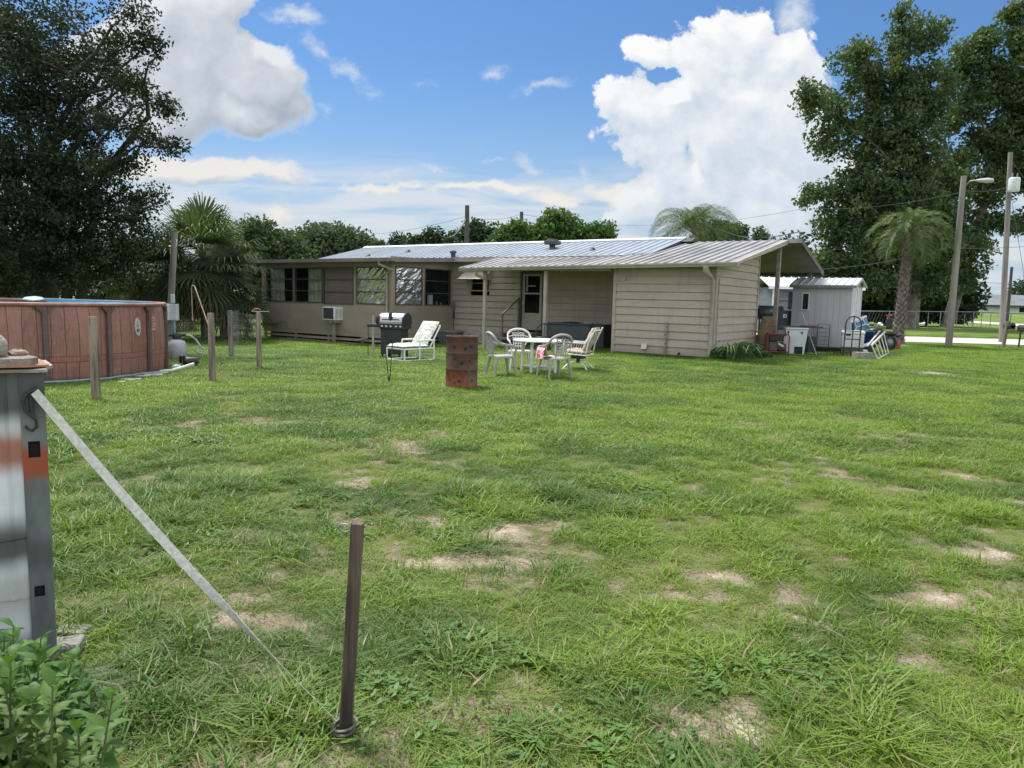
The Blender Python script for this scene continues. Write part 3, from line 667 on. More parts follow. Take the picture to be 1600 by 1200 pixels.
# main gable roof
b = B3(); panel(b, -18.75, -2.82, 1.72, 3.09, 4.8, 3.83); b.prism([(-18.75, 4.8, 3.83), (-18.75, 7.8, 3.12), (-18.75, 7.8, 3.155), (-18.75, 4.8, 3.865)], (15.93, 0, 0)); rf = b.build('main_roof', M_roof, hs)
b = B3(); b.prism([(-18.78, 4.62, 3.83), (-18.78, 4.8, 3.895), (-18.78, 4.98, 3.83), (-18.78, 4.98, 3.865), (-18.78, 4.8, 3.93), (-18.78, 4.62, 3.865)], (15.98, 0, 0)); b.build('ridge_cap', M_ridge, rf)
b = B3(); b.box((-18.8, 1.66, 2.99), (-11.0, 1.72, 3.10)); b.box((-11.0, 1.66, 2.95), (-2.9, 1.715, 3.10)); b.box((-18.79, 1.72, 3.0), (-2.9, YM, 3.02)); b.build('fascia', M_trim, rf)
b = B3(); b.add([(-2.80, 1.75, 3.11), (-2.80, 4.8, 3.86), (-2.80, 4.8, 3.60), (-2.80, 1.75, 3.05)], [(0, 1, 2, 3)]); b.prism([(-2.85, 4.35, 3.72), (-2.85, 5.1, 3.72), (-2.85, 4.8, 3.88)], (.4, 0, 0)); b.build('gable_flashing', mat('black_rubber', (.02, .02, .022), rough=.6), rf)
# sunroom roof
b = B3(); b.prism([(-19.15, -1.62, 2.86), (-19.15, 1.66, 3.04), (-19.15, 1.66, 3.08), (-19.15, -1.62, 2.90)], (8.25, 0, 0))
sr = b.build('sunroom_roof', M_roof, hs)
b = B3(); b.box((-19.2, -1.74, 2.79), (-10.86, -1.62, 2.915)); b.box((-19.15, -1.62, 2.80), (-10.9, -1.56, 2.86)); b.build('gutter', M_fasc, sr)
b = B3(); b.prism([(-10.90, -1.62, 2.77), (-10.90, 2.12, 2.97), (-10.90, 2.12, 3.11), (-10.90, -1.62, 2.92)], (.05, 0, 0)); b.build('fascia', M_fasc, sr); b = B3(); b.prism([(-19.2, -1.62, 2.77), (-19.2, 2.12, 2.97), (-19.2, 2.12, 3.11), (-19.2, -1.62, 2.92)], (.05, 0, 0)); b.build('fascia', M_fasc, sr)
b = B3(); b.prism([(-19.15, -1.56, 2.80), (-19.15, YS, 2.82), (-19.15, YS, 2.84), (-19.15, -1.56, 2.82)], (8.25, 0, 0)); b.prism([(XS + .01, -1.27, 2.82), (XS + .01, 2.1, 2.98), (XS + .01, 2.1, 3.0), (XS + .01, -1.27, 2.84)], (.4, 0, 0)); b.build('soffit', M_dtrim, sr)
# downspout of the sunroom
xg = hx(592, 412, -1.68)[0]
b = B3(); b.tube([(xg, -1.68, 2.80), (xg, -1.68, 2.70), (xg + .35, YS - .07, 2.50), (XS - .2, YS - .06, 2.40), (XS - .2, YS - .06, -.15)], .045, 8); b.build('downspout', M_trim, sr)
# porch and storage roof: front eave Y=-.4
ZG = 2.66
def ze(X): return ZG - .012 * max(0, -X - 0.0)      # eave sags slightly to the left
b = B3()
def panel2(b, X0, X1, Ya, Yb, f0, f1, mt=None):
    th = .035
    A0, A1, B0, B1 = (X0, Ya, f0(X0)), (X1, Ya, f0(X1)), (X0, Yb, f1(X0)), (X1, Yb, f1(X1))
    up = Vector((0, 0, th)); P = [Vector(q) for q in (A0, A1, B1, B0)]
    b.add([tuple(q) for q in P] + [tuple(q + up) for q in P], [(3, 2, 1, 0), (4, 5, 6, 7), (0, 1, 5, 4), (1, 2, 6, 5), (2, 3, 7, 6), (3, 0, 4, 7)])
    x_ = X0 + .06
    while x_ < X1 - .02:
        za_, zb_ = f0(x_) + th, f1(x_) + th; q = [(x_ - .045, Ya - .004, za_ - .002), (x_ - .016, Ya - .004, za_ + .03), (x_ + .016, Ya - .004, za_ + .03), (x_ + .045, Ya - .004, za_ - .002)]
        b.prism(q, (0, Yb - Ya, zb_ - za_)); x_ += .305
eave = lambda X: ze(X) + .03
topp = lambda X: 3.04 + .004 * X * 0
slope = lambda X: eave(X) + (3.69 - 2.69) * (1.62 + .45) / (4.8 + .45)
panel2(b, -8.80, -3.60, -.45, 1.62, eave, lambda X: 3.045)
pr = b.build('porch_roof', M_roof2, hs)
b = B3(); b.prism([(-8.5, 1.52, 3.085), (-8.5, 1.655, 3.10), (-8.5, 1.655, 3.125), (-8.5, 1.52, 3.11)], (4.95, 0, 0)); b.build('flashing', M_ridge, pr)
b = B3(); panel2(b, -3.59, .68, -.45, 4.86, eave, lambda X: 3.70); cr = b.build('storage_roof', M_roof2, hs)
b = B3(); b.prism([(-8.86, -.55, eave(-8.8) - .10), (-8.86, 1.65, 2.94), (-8.86, 1.65, 3.07), (-8.86, -.55, eave(-8.8) + .035)], (.055, 0, 0)); b.build('fascia', M_trim, pr)
def gut(b, X0, X1):
    s_ = 12
    for i_ in range(s_):
        a, c = X0 + (X1 - X0) * i_ / s_, X0 + (X1 - X0) * (i_ + 1) / s_; za_, zc_ = ze(a), ze(c)
        prof = [(-.45, -.06), (-.555, -.06), (-.575, .0), (-.60, .01), (-.60, .055), (-.585, .055), (-.555, .02), (-.45, .03)]
        vs = [(a, p_[0], za_ + p_[1]) for p_ in prof] + [(c, p_[0], zc_ + p_[1]) for p_ in prof]; n = len(prof)
        b.add(vs, [(j, (j + 1) % n, n + (j + 1) % n, n + j) for j in range(n)]); b.add(vs, [tuple(range(n))] if i_ == 0 else []); b.add(vs, [tuple(range(2 * n - 1, n - 1, -1))] if i_ == s_ - 1 else [])
b = B3(); gut(b, -8.87, .78); b.build('gutter', M_trim, pr)
b = B3(); b.prism([(.69, -.5, ze(0) - .02), (.69, 4.9, 3.60), (.69, 4.9, 3.75), (.69, -.5, ze(0) + .06)], (.05, 0, 0)); b.build('rake_trim', M_trim, cr)
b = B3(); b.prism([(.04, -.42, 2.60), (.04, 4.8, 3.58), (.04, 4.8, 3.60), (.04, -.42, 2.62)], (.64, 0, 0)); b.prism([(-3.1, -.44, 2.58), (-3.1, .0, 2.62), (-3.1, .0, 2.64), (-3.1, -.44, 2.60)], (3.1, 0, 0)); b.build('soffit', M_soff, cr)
# porch beam
b = B3(); b.box((-8.7, -.30, 2.50), (-3.2, -.2, 2.575)); b.build('porch_beam', M_trim, pr)
# carport slope behind the ridge, seen from below
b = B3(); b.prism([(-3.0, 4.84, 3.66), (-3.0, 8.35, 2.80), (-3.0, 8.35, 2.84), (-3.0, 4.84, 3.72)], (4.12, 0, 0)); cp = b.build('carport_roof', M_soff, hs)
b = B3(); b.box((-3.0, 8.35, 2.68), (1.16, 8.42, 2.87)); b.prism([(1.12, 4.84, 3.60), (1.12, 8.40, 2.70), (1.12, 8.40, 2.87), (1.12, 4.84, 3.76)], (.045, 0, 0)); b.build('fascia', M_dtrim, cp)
b = B3(); b.box((.72, 4.7, 3.62), (1.16, 4.92, 3.75)); b.build('ridge_cap', M_roof2, cp)
cpx, _ = hx(1211, 500, 4.75)
for nm, X, Y, w_, zt in (('carport_post', cpx, 4.75, .13, 3.60), ('carport_post', .75, 8.2, .1, 2.8)):
    b = B3(); b.rbox((X - w_ / 2, Y - w_ / 2, -.05), (X + w_ / 2, Y + w_ / 2, zt), .01); b.build(nm, mat('carport_post_paint', (.30, .26, .225), (.22, .19, .165), rough=.7), hs)
for px in (757.5, 852): 
    X = hx(px, 480, -.28)[0]; b = B3(); b.rbox((X - .055, -.34, -.1), (X + .055, -.23, 2.52), .008); b.build('porch_post', M_trim, hs)
# downspouts at near corner and porch post
b = B3(); b.tube([(-.12, -.53, 2.62), (-.12, -.53, 2.48), (-.06, -.25, 2.33), (-.04, -.10, 2.20), (-.04, -.09, .05)], [.085, .085, .06, .055, .055], 8); b.build('downspout', M_trim, hs)
X = hx(745, 440, -.5)[0]; b = B3(); b.tube([(X, -.52, 2.50), (X, -.52, 2.36), (X + .25, -.38, 2.24)], .05, 8); b.build('downspout', mat('rusty_spout', (.32, .24, .18), (.2, .15, .11)), hs)
b = B3(); b.tube([(.07, .12, .02), (.07, .12, 2.3)], .018, 6); b.build('conduit', M_trim, hs)
# small window with awning
window(sx0, sx1, sz0, sz1, front(YM), M_glass, M_trim, rails=2, fr=.045)
ax0 = hx(716, 433, YM - .55)[0]; ax1 = hx(757, 433, YM - .5)[0]; b = B3(); zt_ = 2.62; zb_ = hx(735, 436, YM - .55)[1]
for q in range(4):
    ya, yb = YM - .05 - q * .14, YM - .05 - (q + 1) * .14; za_, zb2 = zt_ - q * (zt_ - zb_) / 4, zt_ - (q + 1) * (zt_ - zb_) / 4
    b.prism([(ax0, ya, za_), (ax0, yb - .02, zb2), (ax0, yb - .02, zb2 + .012), (ax0, ya, za_ + .012)], (ax1 - ax0, 0, 0))
for X in (ax0, ax1 - .015): b.prism([(X, YM - .03, zt_ + .0), (X, YM - .03, zb_ - .02), (X, YM - .60, zb_ - .02)], (.013, 0, 0))
b.build('window_awning', mat('cream_awning', (.66, .60, .48), (.55, .50, .40), rough=.5), hs)
# door
b = B3(); dp = front(YM)
b.box((dx0 + .02, YM - .0, dz0), (dx1 - .02, YM + .045, dz0 + .62)); b.box((dx0 + .02, YM, dz0 + .62), (dx0 + .12, YM + .045, dz1 - .04)); b.box((dx1 - .12, YM, dz0 + .62), (dx1 - .02, YM + .045, dz1 - .04)); b.box((dx0 + .12, YM, dz0 + 1.30), (dx1 - .12, YM + .045, dz0 + 1.36)); b.box((dx0 + .12, YM, dz1 - .12), (dx1 - .12, YM + .045, dz1 - .04))
dr_ = b.build('door', mat('door_tan', (.40, .37, .31), (.35, .32, .27), rough=.5), hs)
b = B3(); b.box((dx0 + .12, YM + .015, dz0 + .62), (dx1 - .12, YM + .025, dz1 - .12)); b.build('pane', M_glass, dr_)
b = B3(); b.tube([(dx0 + .07, YM - .0, dz0 + .95), (dx0 + .07, YM - .06, dz0 + .95)], .028, 8); b.build('handle', M_ridge, dr_)
b = B3(); b.box((dx0 - .07, YM - .04, dz0), (dx0, YM + .03, dz1 + .03)); b.box((dx1, YM - .04, dz0), (dx1 + .07, YM + .03, dz1 + .03)); b.box((dx0, YM - .04, dz1 - .03), (dx1, YM + .03, dz1 + .03)); b.build('door_frame', M_dtrim, dr_)
b = B3(); b.box((dx0 + .14, YM + .05, dz0 + 1.40), (dx0 + .22, YM + .06, dz1 - .14)); b.box((dx0 + .14, YM + .05, dz1 - .5), (dx0 + .55, YM + .06, dz1 - .45)); b.build('blind', M_white, dr_)
# steps and hand rail
M_wood = mat('grey_wood', (.26, .23, .19), (.17, .15, .125), rough=.85, scale=4, stretch=(1, 1, .25), bump=.4)
b = B3(); b.box((dx0 - .35, YM - .95, .34), (dx1 + .2, YM - .05, .40)); b.box((dx0 - .1, YM - 1.25, .14), (dx1 + .1, YM - .96, .19)); b.box((dx0 - .3, YM - .9, -.05), (dx0 - .22, YM - .1, .34)); b.box((dx1 + .1, YM - .9, -.05), (dx1 + .18, YM - .1, .34))
st_ = b.build('steps', M_wood, hs)
rx, rz1 = hx(785, 490, YM - 1.15); rx2, rz2 = hx(811, 466, YM - .12)
b = B3(); b.tube([(rx, YM - 1.15, rz1 - .02), (rx2, YM - .12, rz2)], .035, 4); b.tube([(rx, YM - 1.15, -.05), (rx, YM - 1.15, rz1)], .035, 4); b.tube([(rx2, YM - .14, .4), (rx2, YM - .14, rz2)], .035, 4); b.build('handrail', mat('rail_brown', (.22, .18, .15), rough=.7), st_)
# roof vents
def rz(Y): return 3.12 + (3.865 - 3.125) * (Y - 1.72) / 3.08
def vent(px, py, big, nm='roof_vent'):
    # find Y on roof where pixel hits main front slope
    best = min(((abs(hx(px, py, Y)[1] - rz(Y)), Y) for Y in [1.8 + .02 * q for q in range(150)])); Y = best[1]; X = hx(px, py, Y)[0]; z = rz(Y); b = B3()
    if big == 2:
        b.lathe([(.11, -.03), (.11, .16), (.0, .16)], 12, (X, Y, z)); b.rbox((X - .24, Y - .24, z + .16), (X + .24, Y + .24, z + .30), .02); b.rbox((X - .17, Y - .17, z + .30), (X + .17, Y + .17, z + .36), .03); m_ = mat('vent_grey', (.07, .08, .08), (.05, .055, .055), rough=.6)
    elif big == 1: b.lathe([(.09, -.03), (.09, .14), (.13, .15), (.13, .24), (0, .26)], 12, (X, Y, z)); m_ = mat('vent_grey', (.07, .08, .08))
    else: b.lathe([(.14, -.02), (.10, .03), (.05, .10), (.045, .1)], 10, (X, Y, z)); m_ = mat('black_rubber', (.02, .02, .022))
    v_ = b.build(nm, m_, rf)
    if big == 0: c_ = B3(); c_.tube([(X, Y, z + .08), (X, Y, z + .20)], .04, 8); c_.build('pipe', M_ridge, rf)
vent(576, 401, 0); vent(638, 394, 0); vent(708, 403, 1); vent(863, 389, 2); vent(926, 391, 0)
# fixtures on the storage room front
vx, vz = hx(1008, 541, 0); b = B3(); b.prism([(vx - .09, -.035, vz - .08), (vx - .09, -.13, vz - .08), (vx - .09, -.07, vz + .09), (vx - .09, -.035, vz + .09)], (.17, 0, 0)); b.build('dryer_vent', mat('cream_vent', (.6, .52, .42), rough=.5), hs)
x0_, z0_ = hx(961, 437, 0); x1_, z1_ = hx(979, 430, 0); b = B3(); b.box((x0_ - .02, -.05, z0_), (x1_, -.025, z1_ + .02)); b.box((x0_ - .02, -.09, z0_ - .03), (x1_ + .02, -.03, z0_ + .02)); b.build('wall_plank', M_trim, hs)
px_, pz = hx(1041, 506, -.08); b = B3(); b.tube([(px_, -.08, -.05), (px_ + .01, -.08, pz)], .02, 8); b.tube([(px_, -.085, .1), (px_ + .012, -.075, pz)], .029, 5)
for q in range(9): b.cbox((px_, -.08, .1 + q * .085), (.055, .055, .02))
b.lathe([(.03, 0), (.03, .05), (0, .06)], 8, (px_, -.08, pz)); b.tube([(px_, -.08, pz + .0), (px_, -.16, pz - .03)], .014, 6); b.build('tap_standpipe', mat('wrapped_pipe', (.36, .35, .33), (.12, .12, .12), scale=18, rough=.7), hs)
qx, qz = hx(1060, 556, -.1); b = B3(); b.tube([(qx, -.02, .1), (qx, -.12, .08)], .03, 8); b.build('drain_pipe', MATS['black_rubber'], hs)
# window air conditioner through the sunroom wall
a0, zA = hx(504, 479, YS - .42); a1 = hx(522, 479, YS - .42)[0]; zB = hx(504, 499.5, YS - .42)[1]
b = B3(); b.rbox((a0, YS - .42, zB), (a1, YS + .02, zA), .012); ac_ = b.build('air_conditioner', M_white, hs)
b = B3(); b.box((a0 + .04, YS - .426, zB + .04), (a1 - .04, YS - .422, zA - .04)); b.build('coil', mat('coil_black', (.03, .035, .04), (.05, .055, .06), scale=30), ac_)
b = B3()
for yy0, yy1 in ((YS - .36, YS - .22), (YS - .17, YS - .04)):
    for q in range(9): z_ = zB + .06 + q * (zA - zB - .12) / 9; b.box((a1 + .0005, yy0, z_), (a1 + .006, yy1, z_ + .022))
b.build('louvre', mat('louvre_pink', (.42, .36, .35), rough=.6), ac_)
b = B3(); xm = (a0 + a1) / 2 + .1; b.box((xm - .22, YS - .38, zB - .10), (xm + .18, YS - .06, zB - .003)); b.rbox((xm - .055, YS - .3, -.35), (xm + .055, YS - .19, zB - .1), .008); b.build('support_post', M_wood, ac_)
# hidden shelf objects: small board lying at the skirt
# ================================================================== YARD OBJECTS
def T(p): return Matrix.Translation(p)
def RZ(a): return Matrix.Rotation(a, 4, 'Z')
M_post = mat('weathered_post', (.27, .225, .17), (.09, .078, .062), rough=.9, scale=13, stretch=(1, 1, .10), bump=.6, bscale=14)
M_greypost = mat('grey_pole', (.27, .25, .225), (.17, .155, .14), rough=.9, scale=4, stretch=(1, 1, .1), bump=.5, bscale=12)
M_blackm = mat('black_metal', (.018, .019, .021), (.03, .03, .032), rough=.5, scale=6)
M_galv = mat('galvanised', (.30, .32, .33), (.20, .215, .225), rough=.5, metal=.5, scale=5)
M_plasW = mat('white_resin', (.72, .72, .70), (.58, .58, .55), rough=.5, scale=3)
M_plasG = mat('grey_resin', (.36, .345, .32), (.28, .27, .25), rough=.6, scale=3)
M_tubeW = mat('white_pipe', (.80, .81, .80), (.66, .67, .66), rough=.35, scale=4)
# ---- burn barrel
def barrelmat():
    m = bpy.data.materials.new('rusty_drum'); m.use_nodes = True; k = NT(m.node_tree); b = k.n['Principled BSDF']; p = k.new('ShaderNodeTexCoord').outputs['Object']
    z = k.sep(p)[2]; n = k.noise(p, 5, 7, .65); n2 = k.noise(p, 17, 5, .7); n3 = k.noise(p, 2.6, 4, .6)
    c = k.mix(k.rng(n, .35, .65), (.115, .046, .030), (.058, .027, .019))
    c = k.mix(k.m('MULTIPLY', k.rng(n3, .42, .6), k.rng(z, .66, .5)), c, (.14, .095, .075))
    c = k.mix(k.m('MULTIPLY', k.rng(k.m('ADD', z, k.m('MULTIPLY', k.m('ADD', n3, n), .45)), .74, .56), .9), c, k.mix(k.rng(n2, .4, .65), (.25, .064, .026), (.13, .042, .02)))
    c = k.mix(k.m('MULTIPLY', k.rng(n2, .60, .68), .7), c, (.035, .02, .016))
    k.put(b.inputs['Base Color'], c); k.put(b.inputs['Roughness'], k.m('MULTIPLY_ADD', n2, .5, .4)); b.inputs['Metallic'].default_value = .15
    bn = k.new('ShaderNodeBump'); bn.inputs['Strength'].default_value = .5; bn.inputs['Distance'].default_value = .01; k.put(bn.inputs['Height'], n2); k.l.new(bn.outputs[0], b.inputs['Normal'])
    MATS['rusty_drum'] = m; return m
M_drum = barrelmat()
P = g(721, 605); rr = 25.3 * P.y / FPX * 1.0
dm = thing('burn_barrel', 'rusty steel drum with burn holes standing upright on the lawn', 'barrel', P, .4)
Hh = .885
prof = [(rr - .004, 0), (rr, .01), (rr, .02), (rr * .985, .03), (rr * .985, .29), (rr * 1.0, .30), (rr * 1.02, .315), (rr, .33), (rr * .985, .34), (rr * .985, .57), (rr, .58), (rr * 1.02, .595), (rr * 1.0, .61), (rr * .985, .62), (rr * .985, Hh - .02), (rr, Hh - .012), (rr * 1.01, Hh - .004), (rr, Hh), (rr * .965, Hh - .006), (rr * .96, .03), (0, .03)]
b = B3(); b.lathe(prof, 48, fn=lambda a, z: 1 + .006 * math.sin(3 * a + 4 * z) - .012 * max(0, math.cos(a - 4.2)) ** 8 * (1 if z > .6 else .3)); b.build('drum', M_drum, dm)
rd = random.Random(2)
for (a, z, s_, ) in ((-2.35, .70, .030), (-1.65, .68, .032), (-1.25, .71, .026), (-2.3, .50, .026), (-1.85, .43, .034), (-1.35, .47, .022), (-2.0, .12, .028), (-1.15, .13, .025), (-2.75, .6, .03), (-1.2, .52, .02)):
    b = B3(); a -= .05; c_ = (rr * 1.0 * math.cos(a), rr * 1.0 * math.sin(a), z)
    m_ = Matrix.Translation(c_) @ Matrix.Rotation(a, 4, 'Z') @ Matrix.Rotation(math.pi / 2, 4, 'Y')
    b.add([(s_ * math.cos(q * .7854) * rd.uniform(.8, 1.2), s_ * math.sin(q * .7854) * rd.uniform(.8, 1.2), -.004) for q in range(8)], [tuple(range(8))], False, m_)
    b.build('burn_hole', mat('hole_black', (.015, .012, .01)), dm)  # flat near-black patch drawn for each hole
bo = B3(); bo.rbox((-.34, -.3, -.02), (.33, .3, .012), .01); q = bo.build('concrete_paver', mat('paver', (.42, .42, .39), (.3, .3, .28), rough=.9, scale=8), label='grey concrete slab under the rusty drum', cat='paver'); q.location = P + Vector((0, -.02, 0)); q.rotation_euler = (0, 0, .1)
dm.location.z += .012
# ---- black V garden stake
P = g(608, 597); b = B3()
b.tube([(-.004, 0, -.05), (-.055, 0, .5), (-.085, .0, .80)], .008, 6); b.tube([(.004, .01, -.05), (.042, 0, .5), (.065, 0, .80)], .008, 6); b.tube([(0, 0, -.05), (0, 0, .10)], .011, 6)
q = b.build('garden_stake', M_blackm, label='thin black V-shaped metal rod stuck in the lawn in front of the lounge chair', cat='garden stake'); q.location = P
# ---- chaise / lounge chair built of white pipe with floral cushion
flo = bpy.data.materials.new('floral_cushion'); flo.use_nodes = True; k = NT(flo.node_tree); b_ = k.n['Principled BSDF']; p_ = k.new('ShaderNodeTexCoord').outputs['Object']
c = k.mix(k.rng(k.noise(p_, 11, 4, .7, 1.5), .5, .56), (.66, .65, .60), (.30, .34, .29)); c = k.mix(k.rng(k.noise(p_, 7, 2, .5, 1), .60, .64), c, (.45, .40, .33)); c = k.mix(k.rng(k.noise(p_, 4.2, 2, .5), .655, .68), c, (.70, .45, .22))
k.put(b_.inputs['Base Color'], c); b_.inputs['Roughness'].default_value = .9; MATS['floral'] = flo
A0 = g(546 + 560 - 560 + 0, 0 + 0) if False else None
pa = g(632, 565.5); pb = g(666, 557.5); pc = g(598, 563.5)     # front-right foot, back-right foot, front-left foot
ux = (pa - pc).normalized(); ln = math.atan2((pb - pa).y, (pb - pa).x); wd = .62
lc = thing('lounge_chair', 'white pipe lounge chair with floral cushions on the lawn beside the grill', 'lounge chair', pa, 0)
# axes: e1 = from front to back (right side), e2 = to the left side
e1 = (pb - pa); e1.z = 0; LL = .98; e1 = Vector((.66, .75, 0)).normalized(); e2 = Vector((-.80, .60, 0)).normalized() * 1.0
e2 = Vector((-e1.y, e1.x, 0))
Ml = Matrix((( -e2.x, e1.x, 0, 0), (-e2.y, e1.y, 0, 0), (0, 0, 1, 0), (0, 0, 0, 1)))   # local x: to the right side, y: towards back
def lw(x, y, z): return tuple(Ml @ Vector((x, y, z)))
b = B3(); r_ = .021; sh = .32; ah = .50; Wd = .66
for sx in (0, -Wd):
    b.tube([lw(sx, 0, .02), lw(sx, .95, .02)], r_, 8); b.tube([lw(sx, 0, .02), lw(sx, 0, sh)], r_, 8); b.tube([lw(sx, .95, .02), lw(sx, .95, ah)], r_, 8)
    b.tube([lw(sx, .48, .02), lw(sx, .48, ah)], r_, 8); b.tube([lw(sx, .48, ah), lw(sx, .97, ah)], r_ * 1.1, 8); b.tube([lw(sx, 0, sh - .02), lw(sx, .95, sh - .02)], r_, 8)
    b.tube([lw(sx, .80, sh - .02), lw(sx, 1.16, .86)], r_, 8)
for (y, z) in ((0, sh - .02), (.95, sh - .02), (.02, .02), (1.16, .86), (.95, .12), (.48, sh - .02)): b.tube([lw(0, y, z), lw(-Wd, y, z)], r_, 8)
b.build('frame', M_tubeW, lc)
def cushion(b, f, nx=10, ny=12, th=.08):
    vs = []; fs = []
    for sgn in (0, 1):
        for j in range(ny + 1):
            for i_ in range(nx + 1):
                u, v = i_ / nx, j / ny; e = min(u, 1 - u, v * 1.0, 1 - v); puff = min(1, (e * 7)) ** .5; puff *= 1 - .25 * abs(math.sin(v * math.pi * 3)) ** 6
                vs.append(f(u, v, (1 if sgn else -1) * th / 2 * puff))
    n = (nx + 1) * (ny + 1)
    for sgn in (0, 1):
        for j in range(ny):
            for i_ in range(nx):
                o_ = sgn * n + j * (nx + 1) + i_; q = (o_, o_ + 1, o_ + nx + 2, o_ + nx + 1); fs.append(q if sgn else q[::-1])
    b.add(vs, fs, True)
b = B3(); cushion(b, lambda u, v, o: lw(-Wd * u - .0, -.03 + .86 * v, sh + .045 + o), th=.12); b.build('seat_cushion', flo, lc)
b = B3(); cushion(b, lambda u, v, o: lw(-Wd * (u * .94 + .03), .74 + .42 * v - o * .86, sh + .06 + .58 * v + o * .5), th=.11); b.build('back_cushion', flo, lc)
# ---- gas grill
P = at(617, 500, 19.6); P = down(P.x, P.y)
gr_ = thing('gas_grill', 'black gas grill with silver lid and side shelf behind the lounge chair', 'grill', P, -.30)
b = B3(); b.rbox((-.30, -.24, .10), (.28, .24, .76), .015); b.build('cabinet', M_blackm, gr_)
b = B3(); b.rbox((-.33, -.27, .76), (.36, .27, .90), .02); b.build('control_panel', M_blackm, gr_)
b = B3(); b.rbox((-.70, -.24, .80), (-.335, .24, .88), .015); b.tube([(-.68, -.2, .8), (-.68, -.2, .0)], .012, 6); b.build('side_shelf', M_blackm, gr_)
b = B3(); n = 14; pr_ = [(-.27, .0)] + [(-.27 * math.cos(q / n * math.pi) ** 1 if True else 0, .05 + .23 * math.sin(q / n * math.pi) ** .8) for q in range(n + 1)] + [(.27, .0)]
b.prism([(-.31, y, .90 + z) for y, z in pr_], (.64, 0, 0)); li = b.build('lid', mat('brushed_steel', (.55, .55, .54), (.42, .42, .42), rough=.3, metal=.9, scale=3, stretch=(.3, 3, 3)), gr_)
for x0, x1 in ((-.345, -.312), (.332, .365)): b = B3(); b.prism([(x0, y * 1.05, .895 + z * 1.05) for y, z in pr_], (x1 - x0, 0, 0)); b.build('lid_end', M_blackm, li)
b = B3(); b.tube([(-.22, -.30, 1.02), (.24, -.30, 1.02)], .014, 8); b.tube([(-.22, -.30, 1.02), (-.22, -.24, 1.0)], .012, 6); b.tube([(.24, -.30, 1.02), (.24, -.24, 1.0)], .012, 6); b.build('handle', M_blackm, li)
b = B3(); b.ell((.0, -.26, 1.10), (.055, .05, .13)); b.build('oven_mitt', M_blackm, li)
b = B3(); b.ell((-.42, -.16, .99), (.055, .07, .13)); b.build('oven_mitt', M_blackm, gr_)
for q in range(5):
    x_ = -.24 + q * .125 + (.03 if q > 2 else 0); b = B3(); b.lathe([(.034, 0), (.034, .012), (.018, .014), (.018, .04), (0, .042)], 12, M=T((x_, -.27, .83)) @ Matrix.Rotation(math.pi / 2, 4, 'X')); b.build('knob', MATS['brushed_steel'], gr_)
for x_ in (-.26, .24):
    b = B3(); b.lathe([(0, -.02), (.08, -.02), (.08, .02), (0, .02)], 14, M=T((x_, .2, .08)) @ Matrix.Rotation(math.pi / 2, 4, 'Y')); b.build('wheel', M_blackm, gr_)
    b = B3(); b.box((x_ - .02, -.22, 0), (x_ + .02, -.18, .12)); b.build('leg', M_blackm, gr_)
# ---- storage tub near the wall
P = hw(hx(704, 535, 1.2)[0], 1.2); P = down(P.x, P.y); tb = thing('storage_tub', 'grey plastic storage tub with lid against the house wall', 'tub', P, -TH + .1)
b = B3(); b.add([(-.38, -.2, 0), (.38, -.2, 0), (.38, .2, 0), (-.38, .2, 0), (-.43, -.25, .44), (.43, -.25, .44), (.43, .25, .44), (-.43, .25, .44)], [(0, 3, 2, 1), (0, 1, 5, 4), (1, 2, 6, 5), (2, 3, 7, 6), (3, 0, 4, 7), (4, 5, 6, 7)])
for q in range(7): b.box((-.36 + q * .11, -.245, .05), (-.33 + q * .11, -.215, .42))
b.build('tub_body', mat('tub_grey', (.12, .135, .14), (.09, .10, .105), rough=.6), tb); b = B3(); b.rbox((-.46, -.28, .44), (.46, .28, .49), .015); b.rbox((-.2, -.16, .49), (.3, .14, .515), .01); b.build('lid', mat('tub_lid', (.20, .21, .20), (.15, .16, .155), rough=.6), tb)
# ---- long handled tool leaning by the sunroom corner
P = hw(hx(708.5, 520, YM - .12)[0], YM - .12); z0_ = hx(709, 471, YM - .1)[1]; zm = hx(709, 486, YM - .1)[1]; b = B3()
b.tube([(0, 0, -.1), (0, .0, zm)], .013, 6); b.tube([(0, 0, zm - .28), (0, 0, zm)], .035, 8); b.tube([(0, 0, zm - .02), (-.045, 0, zm + .08), (-.045, 0, z0_ - .05), (0, 0, z0_), (.045, 0, z0_ - .05), (.045, 0, zm + .08), (0, 0, zm - .02)], .013, 6)
q = b.build('yard_tool', M_blackm, label='black long-handled tool with loop grip leaning at the sunroom corner', cat='tool'); q.location = P; q.rotation_euler = (0, 0, -TH)
